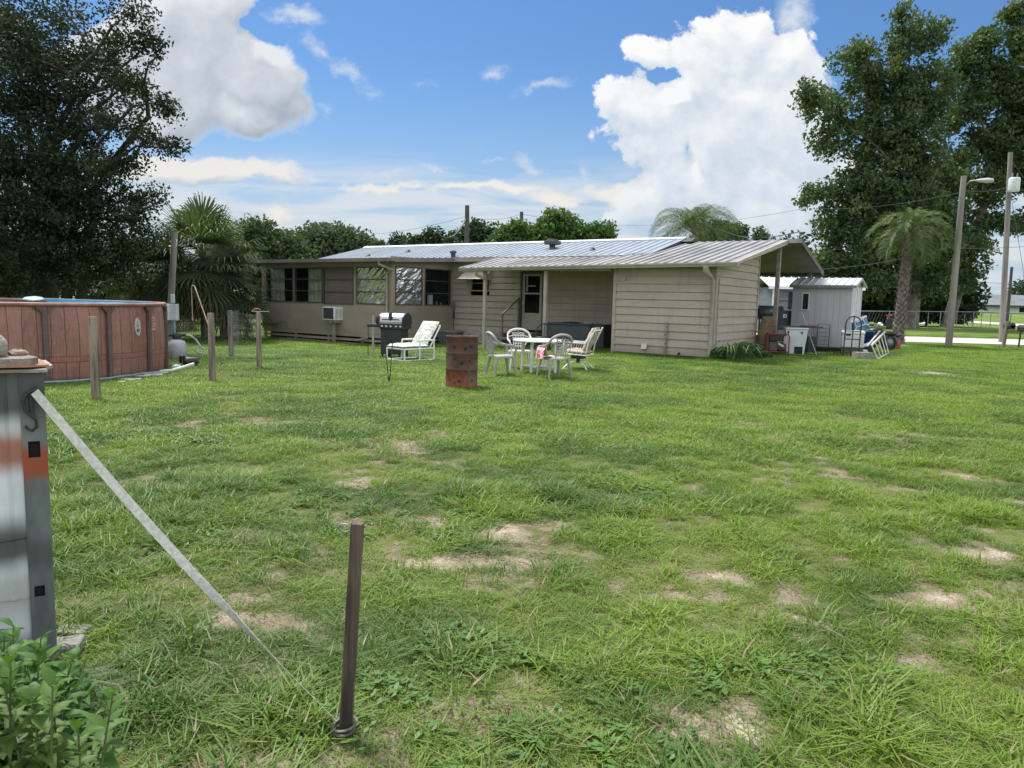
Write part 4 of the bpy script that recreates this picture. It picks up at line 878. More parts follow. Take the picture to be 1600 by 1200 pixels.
# ---- plastic garden chairs
def garden_chair(label, m, loc, rz):
    ch = thing('garden_chair', label, 'chair', loc, rz, 'plastic garden chairs around the table')
    b = B3(); N_ = 20; ol = []
    for q in range(N_):
        a = 2 * math.pi * q / N_; x_ = .23 * abs(math.cos(a)) ** .6 * (1 if math.cos(a) >= 0 else -1); y_ = .22 * abs(math.sin(a)) ** .6 * (1 if math.sin(a) >= 0 else -1); ol.append((x_, y_))
    vs = [(x, y, .41 + .02 * y) for x, y in ol] + [(x * .9, y * .9, .425 + .02 * y) for x, y in ol] + [(x * .97, y * .97, .375) for x, y in ol]
    b.add(vs + [(0, 0, .412)], [(i_, (i_ + 1) % N_, N_ + (i_ + 1) % N_, N_ + i_) for i_ in range(N_)] + [(N_ + i_, N_ + (i_ + 1) % N_, 3 * N_) for i_ in range(N_)] + [(2 * N_ + i_, 2 * N_ + (i_ + 1) % N_, (i_ + 1) % N_, i_) for i_ in range(N_)], True); b.build('seat', m, ch)
    for sx in (-1, 1):
        for sy in (-1, 1):
            b = B3(); b.tube([(sx * .205, sy * .18, .40), (sx * .235, sy * .215, .2), (sx * .262, sy * .245, 0)], [.042, .032, .024], 8, flat=.75); b.build('leg', m, ch)
        b = B3(); b.tube([(sx * .225, .20, .40), (sx * .255, .21, .56), (sx * .27, .16, .625), (sx * .275, 0, .64), (sx * .27, -.12, .66), (sx * .255, -.21, .73)], [.026, .026, .03, .033, .03, .026], 8, flat=.6); b.build('armrest', m, ch)
    # arched back
    b = B3(); pts = []
    for q in range(17):
        a = math.pi * q / 16; pts.append((.255 * math.cos(a), -.215 - .085 * math.sin(a) ** .9, .73 + .155 * math.sin(a)))
    b.tube(pts, .024, 8, flat=1.2)
    def bp(x, z): tq = (z - .41) / .47; return (x, -.205 - .09 * tq - .02 * math.cos(x * 5), z)
    for x_ in (-.115, .115): b.tube([bp(x_ * .9, .42), bp(x_, .65), bp(x_ * 1.15, .80)], .018, 6, flat=.6)
    for x_ in (-.06, 0, .06): b.tube([bp(x_, .44), bp(x_, .62), bp(x_, .735)], .010, 5)
    for z_ in (.50, .56, .62, .68, .735): b.tube([bp(-.12, z_), bp(0, z_), bp(.12, z_)], .011, 5)
    for sx in (-1, 1):
        b.tube([bp(0, .745), bp(sx * .05, .80), bp(sx * .11, .79), bp(sx * .10, .755), bp(sx * .05, .76)], .010, 5); b.tube([bp(sx * .12, .735), bp(sx * .2, .72), bp(sx * .235, .70)], .012, 5); b.tube([bp(0, .745), bp(0, .87)], .012, 5)
        b.tube([bp(sx * .11, .45), bp(sx * .21, .60), bp(sx * .245, .70)], .012, 5)
    b.build('backrest', m, ch); return ch
def gp(px, py): return g(px, py)
# chair A left, side view facing right (+x); chair B behind table facing camera; chair C front right with back to the camera
PA = g(783, 588); PA = down(PA.x, PA.y + .15)
garden_chair('greyish plastic garden chair left of the white table, seen from its side', M_plasG, PA, R(-68))
PB = g(812, 576); garden_chair('white plastic garden chair behind the round table, facing the lawn', M_plasW, down(PB.x, PB.y), R(190))
PC = g(866, 592); PC = down(PC.x, PC.y + .12); cc = garden_chair('grey plastic garden chair with its lattice back to the lawn, a towel on it', M_plasG, PC, R(28))
# pink towel draped over the seat side of chair C
tw = bpy.data.materials.new('pink_towel'); tw.use_nodes = True; k = NT(tw.node_tree); b_ = k.n['Principled BSDF']; p_ = k.new('ShaderNodeTexCoord').outputs['Object']
k.put(b_.inputs['Base Color'], k.mix(k.rng(k.noise(p_, 9, 3, .7, 1), .48, .55), (.78, .62, .66), (.72, .07, .16))); b_.inputs['Roughness'].default_value = .95
b = B3(); vs = []; fs = []
for j in range(13):
    for i_ in range(9):
        u, v = i_ / 8, j / 12; s_ = v * .62
        if s_ < .22: q = (-.02 - s_, 0, .455)
        elif s_ < .40: q = (-.24 - (s_ - .22) * .35, 0, .455 + (s_ - .22) * 1.0)
        else: q = (-.315 - (s_ - .40) * .15, 0, .64 - (s_ - .40) * 1.1)
        vs.append((q[0], -.15 + .30 * u + .01 * math.sin(v * 9), q[2] + .008 * math.sin(u * 12 + v * 5)))
for j in range(12):
    for i_ in range(8): o_ = j * 9 + i_; fs.append((o_, o_ + 1, o_ + 10, o_ + 9))
b.add(vs, fs, True); q = b.build('towel', tw, label='white and pink patterned towel draped over the arm of the grey garden chair', cat='towel'); q.location = PC; q.rotation_euler = (0, 0, R(28))
# ---- round table
PT = g(841, 583); PT = down(PT.x, PT.y + .1)
tbl = thing('garden_table', 'round white plastic table among the garden chairs', 'table', PT, R(20))
b = B3(); b.lathe([(0, .715), (.52, .715), (.55, .70), (.555, .675), (.54, .67), (.50, .69), (0, .695)], 40); b.build('tabletop', M_plasW, tbl)
for q in range(4):
    a = math.pi / 4 + q * math.pi / 2; b = B3(); b.tube([(.36 * math.cos(a), .36 * math.sin(a), .69), (.37 * math.cos(a), .37 * math.sin(a), .35), (.39 * math.cos(a), .39 * math.sin(a), 0)], [.036, .03, .026], 8); b.build('leg', M_plasW, tbl)
b = B3()
for a in (math.pi / 4, -math.pi / 4): b.tube([(.37 * math.cos(a), .37 * math.sin(a), .13), (-.37 * math.cos(a), -.37 * math.sin(a), .13)], .02, 6)
b.build('crossbar', M_plasW, tbl)
# ---- cushioned spring rocker (faces left)
PD = g(903, 577); sp = thing('patio_rocker', 'white metal patio rocker with tan striped cushion right of the table', 'rocking chair', PD, R(68))
strp = bpy.data.materials.new('striped_cushion'); strp.use_nodes = True; k = NT(strp.node_tree); b_ = k.n['Principled BSDF']; p_ = k.new('ShaderNodeTexCoord').outputs['Object']; x_ = k.sep(p_)[0]
s1 = k.m('SINE', k.m('MULTIPLY', x_, 30.0)); cc_ = k.mix(k.rng(s1, .55, .65), (.46, .38, .29), (.30, .16, .09)); cc_ = k.mix(k.rng(s1, .88, .93), cc_, (.12, .05, .03)); k.put(b_.inputs['Base Color'], k.mix(k.rng(k.noise(p_, 20, 3, .6), .45, .62), cc_, k.mix(.4, cc_, (.62, .57, .48)))); b_.inputs['Roughness'].default_value = .9
b = B3(); cushion(b, lambda u, v, o: (-.25 + .5 * u, .24 - .5 * v, .43 + o - .03 * v), th=.13); b.build('seat_cushion', strp, sp)
b = B3(); cushion(b, lambda u, v, o: (-.25 + .5 * u, -.17 - .24 * v + o * .93, .45 + .52 * v + o * .35), th=.13); b.build('back_cushion', strp, sp)
b = B3()
for sx in (-.29, .29): b.tube([(sx, .26, .36), (sx, .27, .58), (sx, .20, .62), (sx, -.24, .61), (sx, -.40, .84)], .016, 8); b.tube([(sx, .26, .36), (sx, -.26, .34), (sx, -.30, .60), (sx, -.43, .88), (sx * .9, -.47, .96)], .016, 8)
for (y, z) in ((.26, .36), (-.26, .34), (-.43, .90)): b.tube([(-.29, y, z), (.29, y, z)], .014, 8)
for sx in (-.29, .29):
    for q in range(4): b.tube([(sx, .18 - q * .11, .36), (sx, .12 - q * .11, .60)], .006, 5)
b.build('frame', M_tubeW, sp)
b = B3(); b.box((-.12, -.14, .25), (.12, .14, .33)); b.tube([(-.0, 0, .15), (0, 0, .27)], .04, 8)
b.build('spring_mount', M_blackm, sp)
b = B3()
for sx in (-1, 1):
    for sy in (-1, 1): b.tube([(0, sy * .03, .17), (sx * .16, sy * .16, .16), (sx * .27, sy * .30, .0)], .016, 6)
b.build('base', M_tubeW, sp)
# ---- black round-backed chair behind the table
PE = hw(hx(848, 535, -.9)[0], -.9); PE = down(PE.x, PE.y); bk = thing('black_chair', 'black round-backed chair at the porch post behind the table', 'chair', PE, R(170))
b = B3(); b.lathe([(0, .40), (.24, .40), (.25, .42), (.24, .44), (0, .44)], 20); b.build('seat', M_blackm, bk)
b = B3(); b.tube([(.27 * math.cos(math.pi * q / 14), -.22 - .05 * math.sin(math.pi * q / 14), .44 + .40 * math.sin(math.pi * q / 14)) for q in range(15)], .022, 8); b.tube([(-.1, -.24, .44), (-.1, -.26, .82)], .012, 5); b.tube([(.1, -.24, .44), (.1, -.26, .82)], .012, 5); b.tube([(0, -.24, .44), (0, -.26, .84)], .012, 5); b.build('backrest', M_blackm, bk)
for sx in (-1, 1):
    for sy in (-1, 1): b = B3(); b.tube([(sx * .18, sy * .18, .42), (sx * .21, sy * .22, 0)], .016, 6); b.build('leg', M_blackm, bk)
# ---- porch: dark chest and black cabinet
def hl(px, Y): return hx(px, 540, Y)[0]
X0_, X1_ = hl(854, .95), hl(921, .95)
fz = thing('chest_freezer', 'long slate grey chest standing under the porch roof', 'chest', hw((X0_ + X1_) / 2, 1.35), -TH); w_ = (X1_ - X0_) / 2
b = B3(); b.rbox((-w_, -.38, .03), (w_, .36, .74), .02); b.build('chest_body', mat('slate_blue', (.075, .09, .10), (.055, .065, .072), rough=.5, scale=2), fz)
b = B3(); b.rbox((-w_ - .01, -.40, .745), (w_ + .01, .37, .81), .02); b.box((-.1, -.42, .70), (.1, -.39, .76)); b.build('lid', mat('slate_lid', (.06, .07, .078), (.05, .06, .065), rough=.5), fz)
X2_, X3_ = hl(922, .95), hl(942.5, .95); w2 = (X3_ - X2_) / 2
ub = thing('utility_box', 'black metal cabinet beside the grey chest under the porch roof', 'cabinet', hw((X2_ + X3_) / 2 + .01, 1.35), -TH)
b = B3(); b.rbox((-w2, -.40, .02), (w2, .35, .80), .015); b.build('cabinet_body', M_blackm, ub); b = B3(); b.box((w2 - .14, -.412, .55), (w2 - .07, -.401, .62)); b.build('badge', mat('dull_label', (.18, .2, .2)), ub)
b = B3(); b.rbox((-.15, -.05, 0), (.15, .05, .05), .01); b.rbox((.18, -.03, 0), (.3, .06, .07), .01); q = b.build('small_tools', mat('tan_plastic', (.45, .4, .3)), label='small tan items lying on top of the dark porch chest', cat='hand tools'); q.location = hw(X1_ - .25, 1.3, .812); q.rotation_euler = (0, 0, -TH + .2)
b = B3(); cushion(b, lambda u, v, o: (-.3 + .6 * u, -.15 + .3 * v, .02 + o * .5), 8, 8, .07); q = b.build('dark_tarp', M_blackm, label='small black folded cloth on top of the porch chest', cat='cloth'); q.location = hw(X0_ + .75, 1.3, .812); q.rotation_euler = (0, 0, -TH)
# ---- foreground: wooden stake
top = at(558, 815, 2.40); base = g(537, 1150); base2 = base.copy()
dv = Vector((.055, .02, 0)); Ht = 0.77
tp = at(559, 817, base.y + .03)
sk = thing('wooden_stake', 'dark weathered square wooden stake standing in the near lawn', 'stake', base, 0)
def irr(b, p0, p1, w, n=9, seed=1, wt=None):
    rd = random.Random(seed); vs = []; fs = []
    d = Vector(p1) - Vector(p0)
    for i_ in range(n + 1):
        tq = i_ / n; c = Vector(p0) + d * tq; ww = w * (1 + .06 * (rd.random() - .5)) * (1 if wt is None else 1 + (wt - 1) * tq); o_ = Vector((rd.uniform(-1, 1), rd.uniform(-1, 1), 0)) * w * .02
        for (x, y) in ((-.5, -.36), (-.36, -.5), (.36, -.5), (.5, -.36), (.5, .36), (.36, .5), (-.36, .5), (-.5, .36)): vs.append(tuple(c + o_ + Vector((x * ww, y * ww, (rd.uniform(-.006, .006) if i_ == n else 0)))))
    for i_ in range(n):
        for q in range(8): j = (q + 1) % 8; fs.append((i_ * 8 + q, i_ * 8 + j, i_ * 8 + 8 + j, i_ * 8 + 8 + q))
    fs += [tuple(range(7, -1, -1)), tuple(range(n * 8, n * 8 + 8))]; b.add(vs, fs)
M_stake = mat('dark_stake_wood', (.125, .092, .068), (.026, .021, .018), rough=.85, scale=22, stretch=(1, 1, .06), bump=.9, bscale=16)
rel = tp - base; b = B3(); irr(b, (0, 0, -.1), tuple(rel), .043, 12, 4, .94); b.build('stake_shaft', M_stake, sk)
b = B3(); c_ = rel + Vector((-.045, -.01, -.02)); b.tube([tuple(c_ + Vector((.022 * math.cos(a), .0 + .004 * a, .016 * math.sin(a)))) for a in [q * .5 for q in range(14)]], .0028, 6); b.tube([tuple(c_ + Vector((.02, 0, 0))), tuple(rel + Vector((0, 0, -.02)))], .003, 6); b.build('eye_hook', M_galv, sk)
# ---- metal cabinet at the left edge
cn = g(90, 1040); hgt = 1.215
mc = thing('metal_cabinet', 'spray painted white and grey sheet metal box at the left edge of the lawn', 'metal box', cn, R(31))
pm = bpy.data.materials.new('painted_sheet'); pm.use_nodes = True; k = NT(pm.node_tree); b_ = k.n['Principled BSDF']; p_ = k.new('ShaderNodeTexCoord').outputs['Object']; xx_, yy_, zz_ = k.sep(p_)
nz = k.noise(k.v('MULTIPLY', p_, (1, 1, .35)), 7, 5, .6); w_n = k.m('MULTIPLY', k.m('SUBTRACT', k.noise(p_, 4, 3, .5), .5), .10); zz2 = k.m('ADD', zz_, w_n)
c = k.mix(k.rng(nz, .4, .7), (.74, .77, .80), (.60, .64, .67))
def band(lo, hi, soft): return k.m('MULTIPLY', k.rng(zz2, lo - soft, lo + soft), k.rng(zz2, hi + soft, hi - soft))
c = k.mix(k.m('MULTIPLY', band(1.02, 1.35, .05), .93), c, (.045, .055, .055))
c = k.mix(k.m('MULTIPLY', band(.84, .975, .04), .9), c, (.34, .105, .055))
c = k.mix(k.m('MULTIPLY', band(.46, .62, .05), .9), c, (.05, .05, .05))
c = k.mix(k.m('MULTIPLY', band(.25, .42, .06), .5), c, (.34, .35, .27))
c = k.mix(k.m('MULTIPLY', band(-.2, .14, .05), .8), c, (.10, .09, .09)); c = k.mix(k.m('MULTIPLY', k.rng(k.noise(p_, 30, 3, .6), .66, .72), .5), c, (.15, .12, .1))
k.put(b_.inputs['Base Color'], c); b_.inputs['Roughness'].default_value = .4; b_.inputs['Metallic'].default_value = .1
gm2 = bpy.data.materials.new('painted_corner'); gm2.use_nodes = True; k = NT(gm2.node_tree); b_ = k.n['Principled BSDF']; p_ = k.new('ShaderNodeTexCoord').outputs['Object']; xx_, yy_, zz_ = k.sep(p_)
w_n = k.m('MULTIPLY', k.m('SUBTRACT', k.noise(p_, 4, 3, .5), .5), .10); zz2 = k.m('ADD', zz_, w_n)
def band(lo, hi, soft): return k.m('MULTIPLY', k.rng(zz2, lo - soft, lo + soft), k.rng(zz2, hi + soft, hi - soft))
c = k.mix(k.rng(k.noise(k.v('MULTIPLY', p_, (1, 1, .3)), 9, 5, .6), .4, .65), (.19, .215, .215), (.125, .145, .145)); c = k.mix(band(.80, .93, .03), c, (.33, .085, .045)); c = k.mix(k.m('MULTIPLY', band(1.05, 1.4, .06), .8), c, (.05, .06, .06)); c = k.mix(k.m('MULTIPLY', band(.42, .55, .05), .6), c, (.06, .065, .065))
k.put(b_.inputs['Base Color'], c); b_.inputs['Roughness'].default_value = .45; b_.inputs['Metallic'].default_value = .35
# local: x right along front face, y away. corner post occupies x in [-.075,0]
b = B3()
outl = []
xs = [-.7, -.62, -.60, -.585, -.565, -.44, -.42, -.40, -.38, -.26, -.245, -.225, -.205, -.15, -.135, -.12, -.075]; of = [0, 0, .012, .012, 0, 0, .012, .012, 0, 0, .010, .010, 0, 0, .012, .0, 0]
vs = [(x, -.004 - o, z) for z in (.31, hgt) for x, o in zip(xs, of)]; n = len(xs); b.add(vs, [(i_, i_ + 1, n + i_ + 1, n + i_) for i_ in range(n - 1)])
b.box((-.7, .0, .0), (-.08, .5, hgt - .01)); b.build('side_panel', pm, mc)
b = B3(); zs = [0, .30, .355, .62, .88, .955, 1.0, hgt]     # corner post with two punched slots
def strip(x0, x1, z0, z1): b.box((x0, -.012, z0), (x1, -.006, z1))
strip(-.082, 0, 0, .31); strip(-.082, -.066, .31, .355); strip(-.030, 0, .31, .355); strip(-.082, 0, .355, .88); strip(-.082, -.062, .88, .955); strip(-.022, 0, .88, .955); strip(-.062, -.022, .945, .955) ; strip(-.082, 0, .955, hgt)
b.box((-.006, -.006, 0), (0, .08, hgt)); b.build('corner_post', gm2, mc)
b = B3(); b.box((-.1, .012, .02), (-.008, .02, hgt - .02)); b.build('post_inside', M_dark, mc)
b = B3(); b.tube([(-.68, -.02, .545), (-.45, -.02, .542), (-.25, -.02, .55), (-.08, -.022, .56)], .0022, 5); b.build('wire', M_blackm, mc)
# lid boards + junk on top
M_slab = mat('rusty_lid', (.36, .34, .32), (.20, .14, .10), rough=.8, scale=6, bump=.3)
def wslab(name, poly, z, th, m, label=None, cat=None, parent=mc, sag=.01, seed=1):
    rd = random.Random(seed); vs = [(x, y, z + rd.uniform(-sag, sag)) for x, y in poly]; vs2 = [(x, y, q + th) for (x, y, q) in vs]; n = len(poly); b = B3(); b.add(vs + vs2, [tuple(range(n - 1, -1, -1)), tuple(range(n, 2 * n))] + [(i_, (i_ + 1) % n, n + (i_ + 1) % n, n + i_) for i_ in range(n)]); o = b.build(name, m, parent)
    if label: o.parent = None; o.matrix_world = Matrix.Translation(mc.location) @ Matrix.Rotation(mc.rotation_euler[2], 4, 'Z'); tag(o, label, cat)
    return o
wslab('lid', [(-.72, -.05), (-.4, -.06), (-.1, -.045), (.015, -.035), (.0, .02), (.03, .15), (.0, .4), (-.72, .52)], hgt + .004, .012, M_slab, sag=.002)
wslab('rusty_sheet', [(-.7, -.035), (-.3, -.03), (-.04, -.03), (.02, .02), (-.02, .3), (-.7, .35)], hgt + .022, .008, mat('orange_rust', (.42, .20, .09), (.25, .12, .07), rough=.8, scale=9), 'thin orange rusty sheet lying on the metal box', 'metal sheet', sag=.003)
rd = random.Random(8); b = B3(); n = 9; vs = []
wslab('stone_slab', [(-.6, .0), (-.45, -.03), (-.25, -.02), (-.12, -.03), (-.04, -.012), (-.015, .01), (-.05, .08), (-.2, .12), (-.4, .1), (-.6, .12)], hgt + .034, .026, mat('pitted_stone', (.34, .30, .25), (.16, .14, .12), rough=.95, scale=11, bump=1.0), 'flat pitted piece of stone on the rusty sheet of the metal box', 'stone', sag=.004, seed=4)
b = B3(); b.ell((-.155, .06, hgt + .098), (.042, .05, .055), 14, 9, jit=.07, seed=5); o = b.build('concrete_lump', mat('concrete_lump', (.36, .35, .31), (.24, .23, .2), rough=.95, scale=9, bump=.6), label='rounded grey lump of concrete on top of the metal box', cat='stone'); o.matrix_world = Matrix.Translation(mc.location) @ Matrix.Rotation(mc.rotation_euler[2], 4, 'Z')
b = B3(); b.ell((-.085, .09, hgt + .070), (.036, .03, .018), 9, 6, jit=.3, seed=9); o = b.build('small_stone', mat('brown_stone', (.26, .19, .14), (.18, .13, .1), scale=12), label='small brown stone behind the slab on the metal box', cat='stone'); o.matrix_world = Matrix.Translation(mc.location) @ Matrix.Rotation(mc.rotation_euler[2], 4, 'Z')
# hook and strap
hk = mc.location + Vector((-.10, -.05, 1.135)); Wm = Matrix.Translation(mc.location) @ Matrix.Rotation(mc.rotation_euler[2], 4, 'Z')
b = B3(); b.tube([(-.03, -.03, 1.15), (-.055, -.035, 1.14), (-.07, -.035, 1.11), (-.065, -.035, 1.07), (-.045, -.035, 1.05), (-.03, -.035, 1.03), (-.03, -.035, 1.005), (-.045, -.035, .99), (-.06, -.035, 1.0), (-.066, -.035, 1.012)], .0055, 8)
b.tube([(-.045, -.03, 1.13), (-.045, -.03, 1.06), (-.035, -.03, 1.04)], .008, 8); b.tube([(-.03, -.015, 1.15), (-.03, -.035, 1.15)], .012, 8)
ratchet = b.build('strap_hook', M_blackm); ratchet.matrix_world = Wm; 
s0 = Wm @ Vector((-.03, -.045, 1.145)); s1 = base + Vector((-.02, -.01, .06))
n = 40; vs = []; fs = []; vw = Vector((0, 1, 0))
dirv = (s1 - s0).normalized(); sidev = dirv.cross((s0.lerp(s1, .8) - Vector((0, 0, EYE))).normalized()).normalized(); dep = dirv.cross(sidev)
for i_ in range(n + 1):
    tq = i_ / n; p = s0.lerp(s1, tq) + Vector((0, 0, -.035 * math.sin(math.pi * tq))); a = 0.1 + 1.47 * float(S(np.array((tq - .50) / .36)))
    wdir = sidev * math.cos(a) + dep * math.sin(a); h_ = .0160
    for sg in (-1, 1):
        for th in (-.0009, .0009):
            nv = dirv.cross(wdir); vs.append(tuple(p + wdir * h_ * sg + nv * th))
for i_ in range(n):
    o_ = i_ * 4; fs += [(o_, o_ + 4, o_ + 6, o_ + 2), (o_ + 1, o_ + 3, o_ + 7, o_ + 5), (o_, o_ + 1, o_ + 5, o_ + 4), (o_ + 2, o_ + 6, o_ + 7, o_ + 3)]
stp = thing('tie_down_strap', 'taut grey webbing strap from the metal box down to the wooden stake', 'strap', s0, 0)
def shift(b, off): b.v = [(x - off[0], y - off[1], z - off[2]) for x, y, z in b.v]; return b
b = B3(); b.add(vs, fs); shift(b, s0); M_web = mat('webbing', (.56, .56, .50), (.42, .42, .37), rough=.9, scale=60, bump=.3); b.build('webbing', M_web, stp)
ratchet.name = 'hook'; ratchet.parent = stp; ratchet.matrix_parent_inverse = Matrix.Identity(4); ratchet.matrix_basis = Matrix.Translation(-s0) @ Wm
b = B3()
for q in range(2):
    pts = []
    for a in range(15): al = a / 14 * 6.283; pts.append((base.x + (.037 + .004 * q) * math.cos(al) + .004 * q, base.y + (.037 + .003 * q) * math.sin(al), base.z + .03 + .016 * q + .008 * math.sin(al + q)))
    b.tube(pts, .0065, 6, flat=.5)
shift(b, s0); b.build('strap_loop', mat('dirty_webbing', (.17, .175, .14), (.10, .10, .08), rough=.95, scale=30), stp)
# bricks and slab by the box
def block(px, py, d, rz, label, m, up=0, rx=0, name='concrete_block'):
    P = g(px, py); b = B3(); rdd = random.Random(px); b.rbox((-d[0] / 2, -d[1] / 2, 0), (d[0] / 2, d[1] / 2, d[2]), .008); b.v = [(x + rdd.uniform(-.004, .004), y + rdd.uniform(-.004, .004), z + rdd.uniform(-.003, .003)) for x, y, z in b.v]
    o = b.build(name, m, label=label, cat='concrete piece'); o.location = P + Vector((0, 0, -.015 + up)); o.rotation_euler = (rx, 0, rz); return o
M_cb = mat('old_concrete', (.31, .30, .27), (.19, .185, .165), rough=.95, scale=14, bump=.6)
block(104, 1022, (.12, .11, .075), .3, 'pale broken brick beside the corner post of the metal box', M_cb)
block(112, 990, (.16, .09, .04), -.1, 'grey broken concrete piece behind the pale brick', M_cb)
block(120, 1062, (.44, .17, .045), -.12, 'flat grey slab half buried at the foot of the metal box', mat('grey_slab', (.20, .205, .19), (.12, .125, .11), rough=.95, scale=12, bump=.6), up=-.018)
# ================================================================== POOL
PCn = Vector((-9.96, 14.0, 0)); PR = 3.06; PH = 1.30
pmx = bpy.data.materials.new('pool_wall_print'); pmx.use_nodes = True; k = NT(pmx.node_tree); b_ = k.n['Principled BSDF']; p_ = k.new('ShaderNodeTexCoord').outputs['Object']; xx_, yy_, zz_ = k.sep(p_)
ang = k.m('MULTIPLY', k.m('ARCTAN2', yy_, xx_), PR / .205)
ang = k.m('ADD', ang, k.m('MULTIPLY', k.m('SUBTRACT', k.noise(k.xyz(ang, k.m('MULTIPLY', zz_, 1.2)), .9, 2, .5), .5), .35))
fr_ = k.m('FRACT', ang); idn = k.m('FLOOR', ang); rn = k.new('ShaderNodeTexWhiteNoise', noise_dimensions='1D'); k.put(rn.inputs['W'], idn)
grain = k.noise(k.xyz(k.m('MULTIPLY', ang, 4.0), k.m('MULTIPLY', zz_, 1.6), rn.outputs[0]), 3.2, 6, .65, .8)
c = k.mix(k.rng(grain, .32, .68), (.315, .140, .108), (.160, .066, .052)); c = k.mix(k.m('MULTIPLY', rn.outputs[0], .35), c, (.42, .20, .15)); c = k.mix(k.m('MULTIPLY', k.rng(k.noise(p_, 1.4, 4, .6), .45, .7), .4), c, (.40, .24, .19))
seam = k.m('ADD', k.rng(fr_, .045, .015), k.rng(fr_, .955, .985)); c = k.mix(k.m('MULTIPLY', seam, .9, clamp=True), c, (.05, .022, .018))
blt = k.m('MULTIPLY', k.rng(zz_, .345, .350, smooth=False), k.rng(zz_, .435, .430, smooth=False)); c = k.mix(k.m('MULTIPLY', blt, .9), c, k.mix(k.rng(grain, .4, .6), (.34, .13, .10), (.22, .08, .065)))
edge = k.m('ADD', k.m('MULTIPLY', k.rng(zz_, .332, .338), k.rng(zz_, .352, .346)), k.m('MULTIPLY', k.rng(zz_, .428, .434), k.rng(zz_, .446, .440))); c = k.mix(k.m('MULTIPLY', edge, .8, clamp=True), c, (.07, .03, .025))
c = k.mix(k.m('MULTIPLY', k.rng(zz_, .14, .0), .45), c, (.10, .06, .045))
k.put(b_.inputs['Base Color'], c); b_.inputs['Roughness'].default_value = .5
pl = thing('swimming_pool', 'round above-ground pool with red wood plank print walls and dark uprights', 'pool', PCn, 0)
NP = 18; off = min((abs((PCn.x + PR * math.cos(R(q / 10))) / (PCn.y + PR * math.sin(R(q / 10))) - ray(126, 540).x / ray(126, 540).y), R(q / 10)) for q in range(-1000, -600))[1]
def bulge(a, z):
    q = ((a - off) / (2 * math.pi) * NP) % 1; u = abs(math.sin(math.pi * q)); return 1 + .018 * u * math.sin(math.pi * min(1, max(0, z / PH))) ** .7 - (.010 * (1 - u))
b = B3(); b.lathe([(PR, .0), (PR, .1), (PR, .25), (PR, .4), (PR, .6), (PR, .8), (PR, 1.0), (PR, 1.16), (PR - .01, 1.24), (PR - .02, 1.272)], NP * 8, fn=bulge); b.build('pool_wall', pmx, pl)
b = B3(); b.lathe([(PR - .05, .95), (PR - .05, 1.22)], 96); b.lathe([(0, 1.12), (PR - .05, 1.12)], 96); b.build('pool_liner', mat('liner_blue', (.18, .42, .52), (.12, .34, .45), rough=.2), pl)
b = B3()
for q in range(NP):
    a0, a1 = off + q * 2 * math.pi / NP, off + (q + 1) * 2 * math.pi / NP; b.tube([(math.cos(a0 + (a1 - a0) * w_ / 4) * (PR + .0), math.sin(a0 + (a1 - a0) * w_ / 4) * (PR + .0), PH) for w_ in range(5)], .038, 8, flat=.85)
b.build('top_rail', mat('pool_rail', (.36, .20, .155), (.24, .12, .09), rough=.55, scale=4), pl)
M_leg = mat('pool_upright', (.085, .055, .048), (.125, .080, .068), rough=.6, scale=4)
for q in range(NP):
    a = off + q * 2 * math.pi / NP; ca, sa_ = math.cos(a), math.sin(a)
    if (Vector((ca, sa_, 0)).dot(-PCn.normalized())) < -.45: continue
    m_ = RZ(a); b = B3(); b.rbox((PR - .02, -.04, 0), (PR + .05, .04, 1.25), .012, m_)
    for sg in (-1, 1): b.prism([(PR + .0, sg * .04, 1.15), (PR + .0, sg * .04, 1.26), (PR + .0, sg * .14, 1.26)], (.045, 0, 0), m_)
    b.build('upright', M_leg, pl)
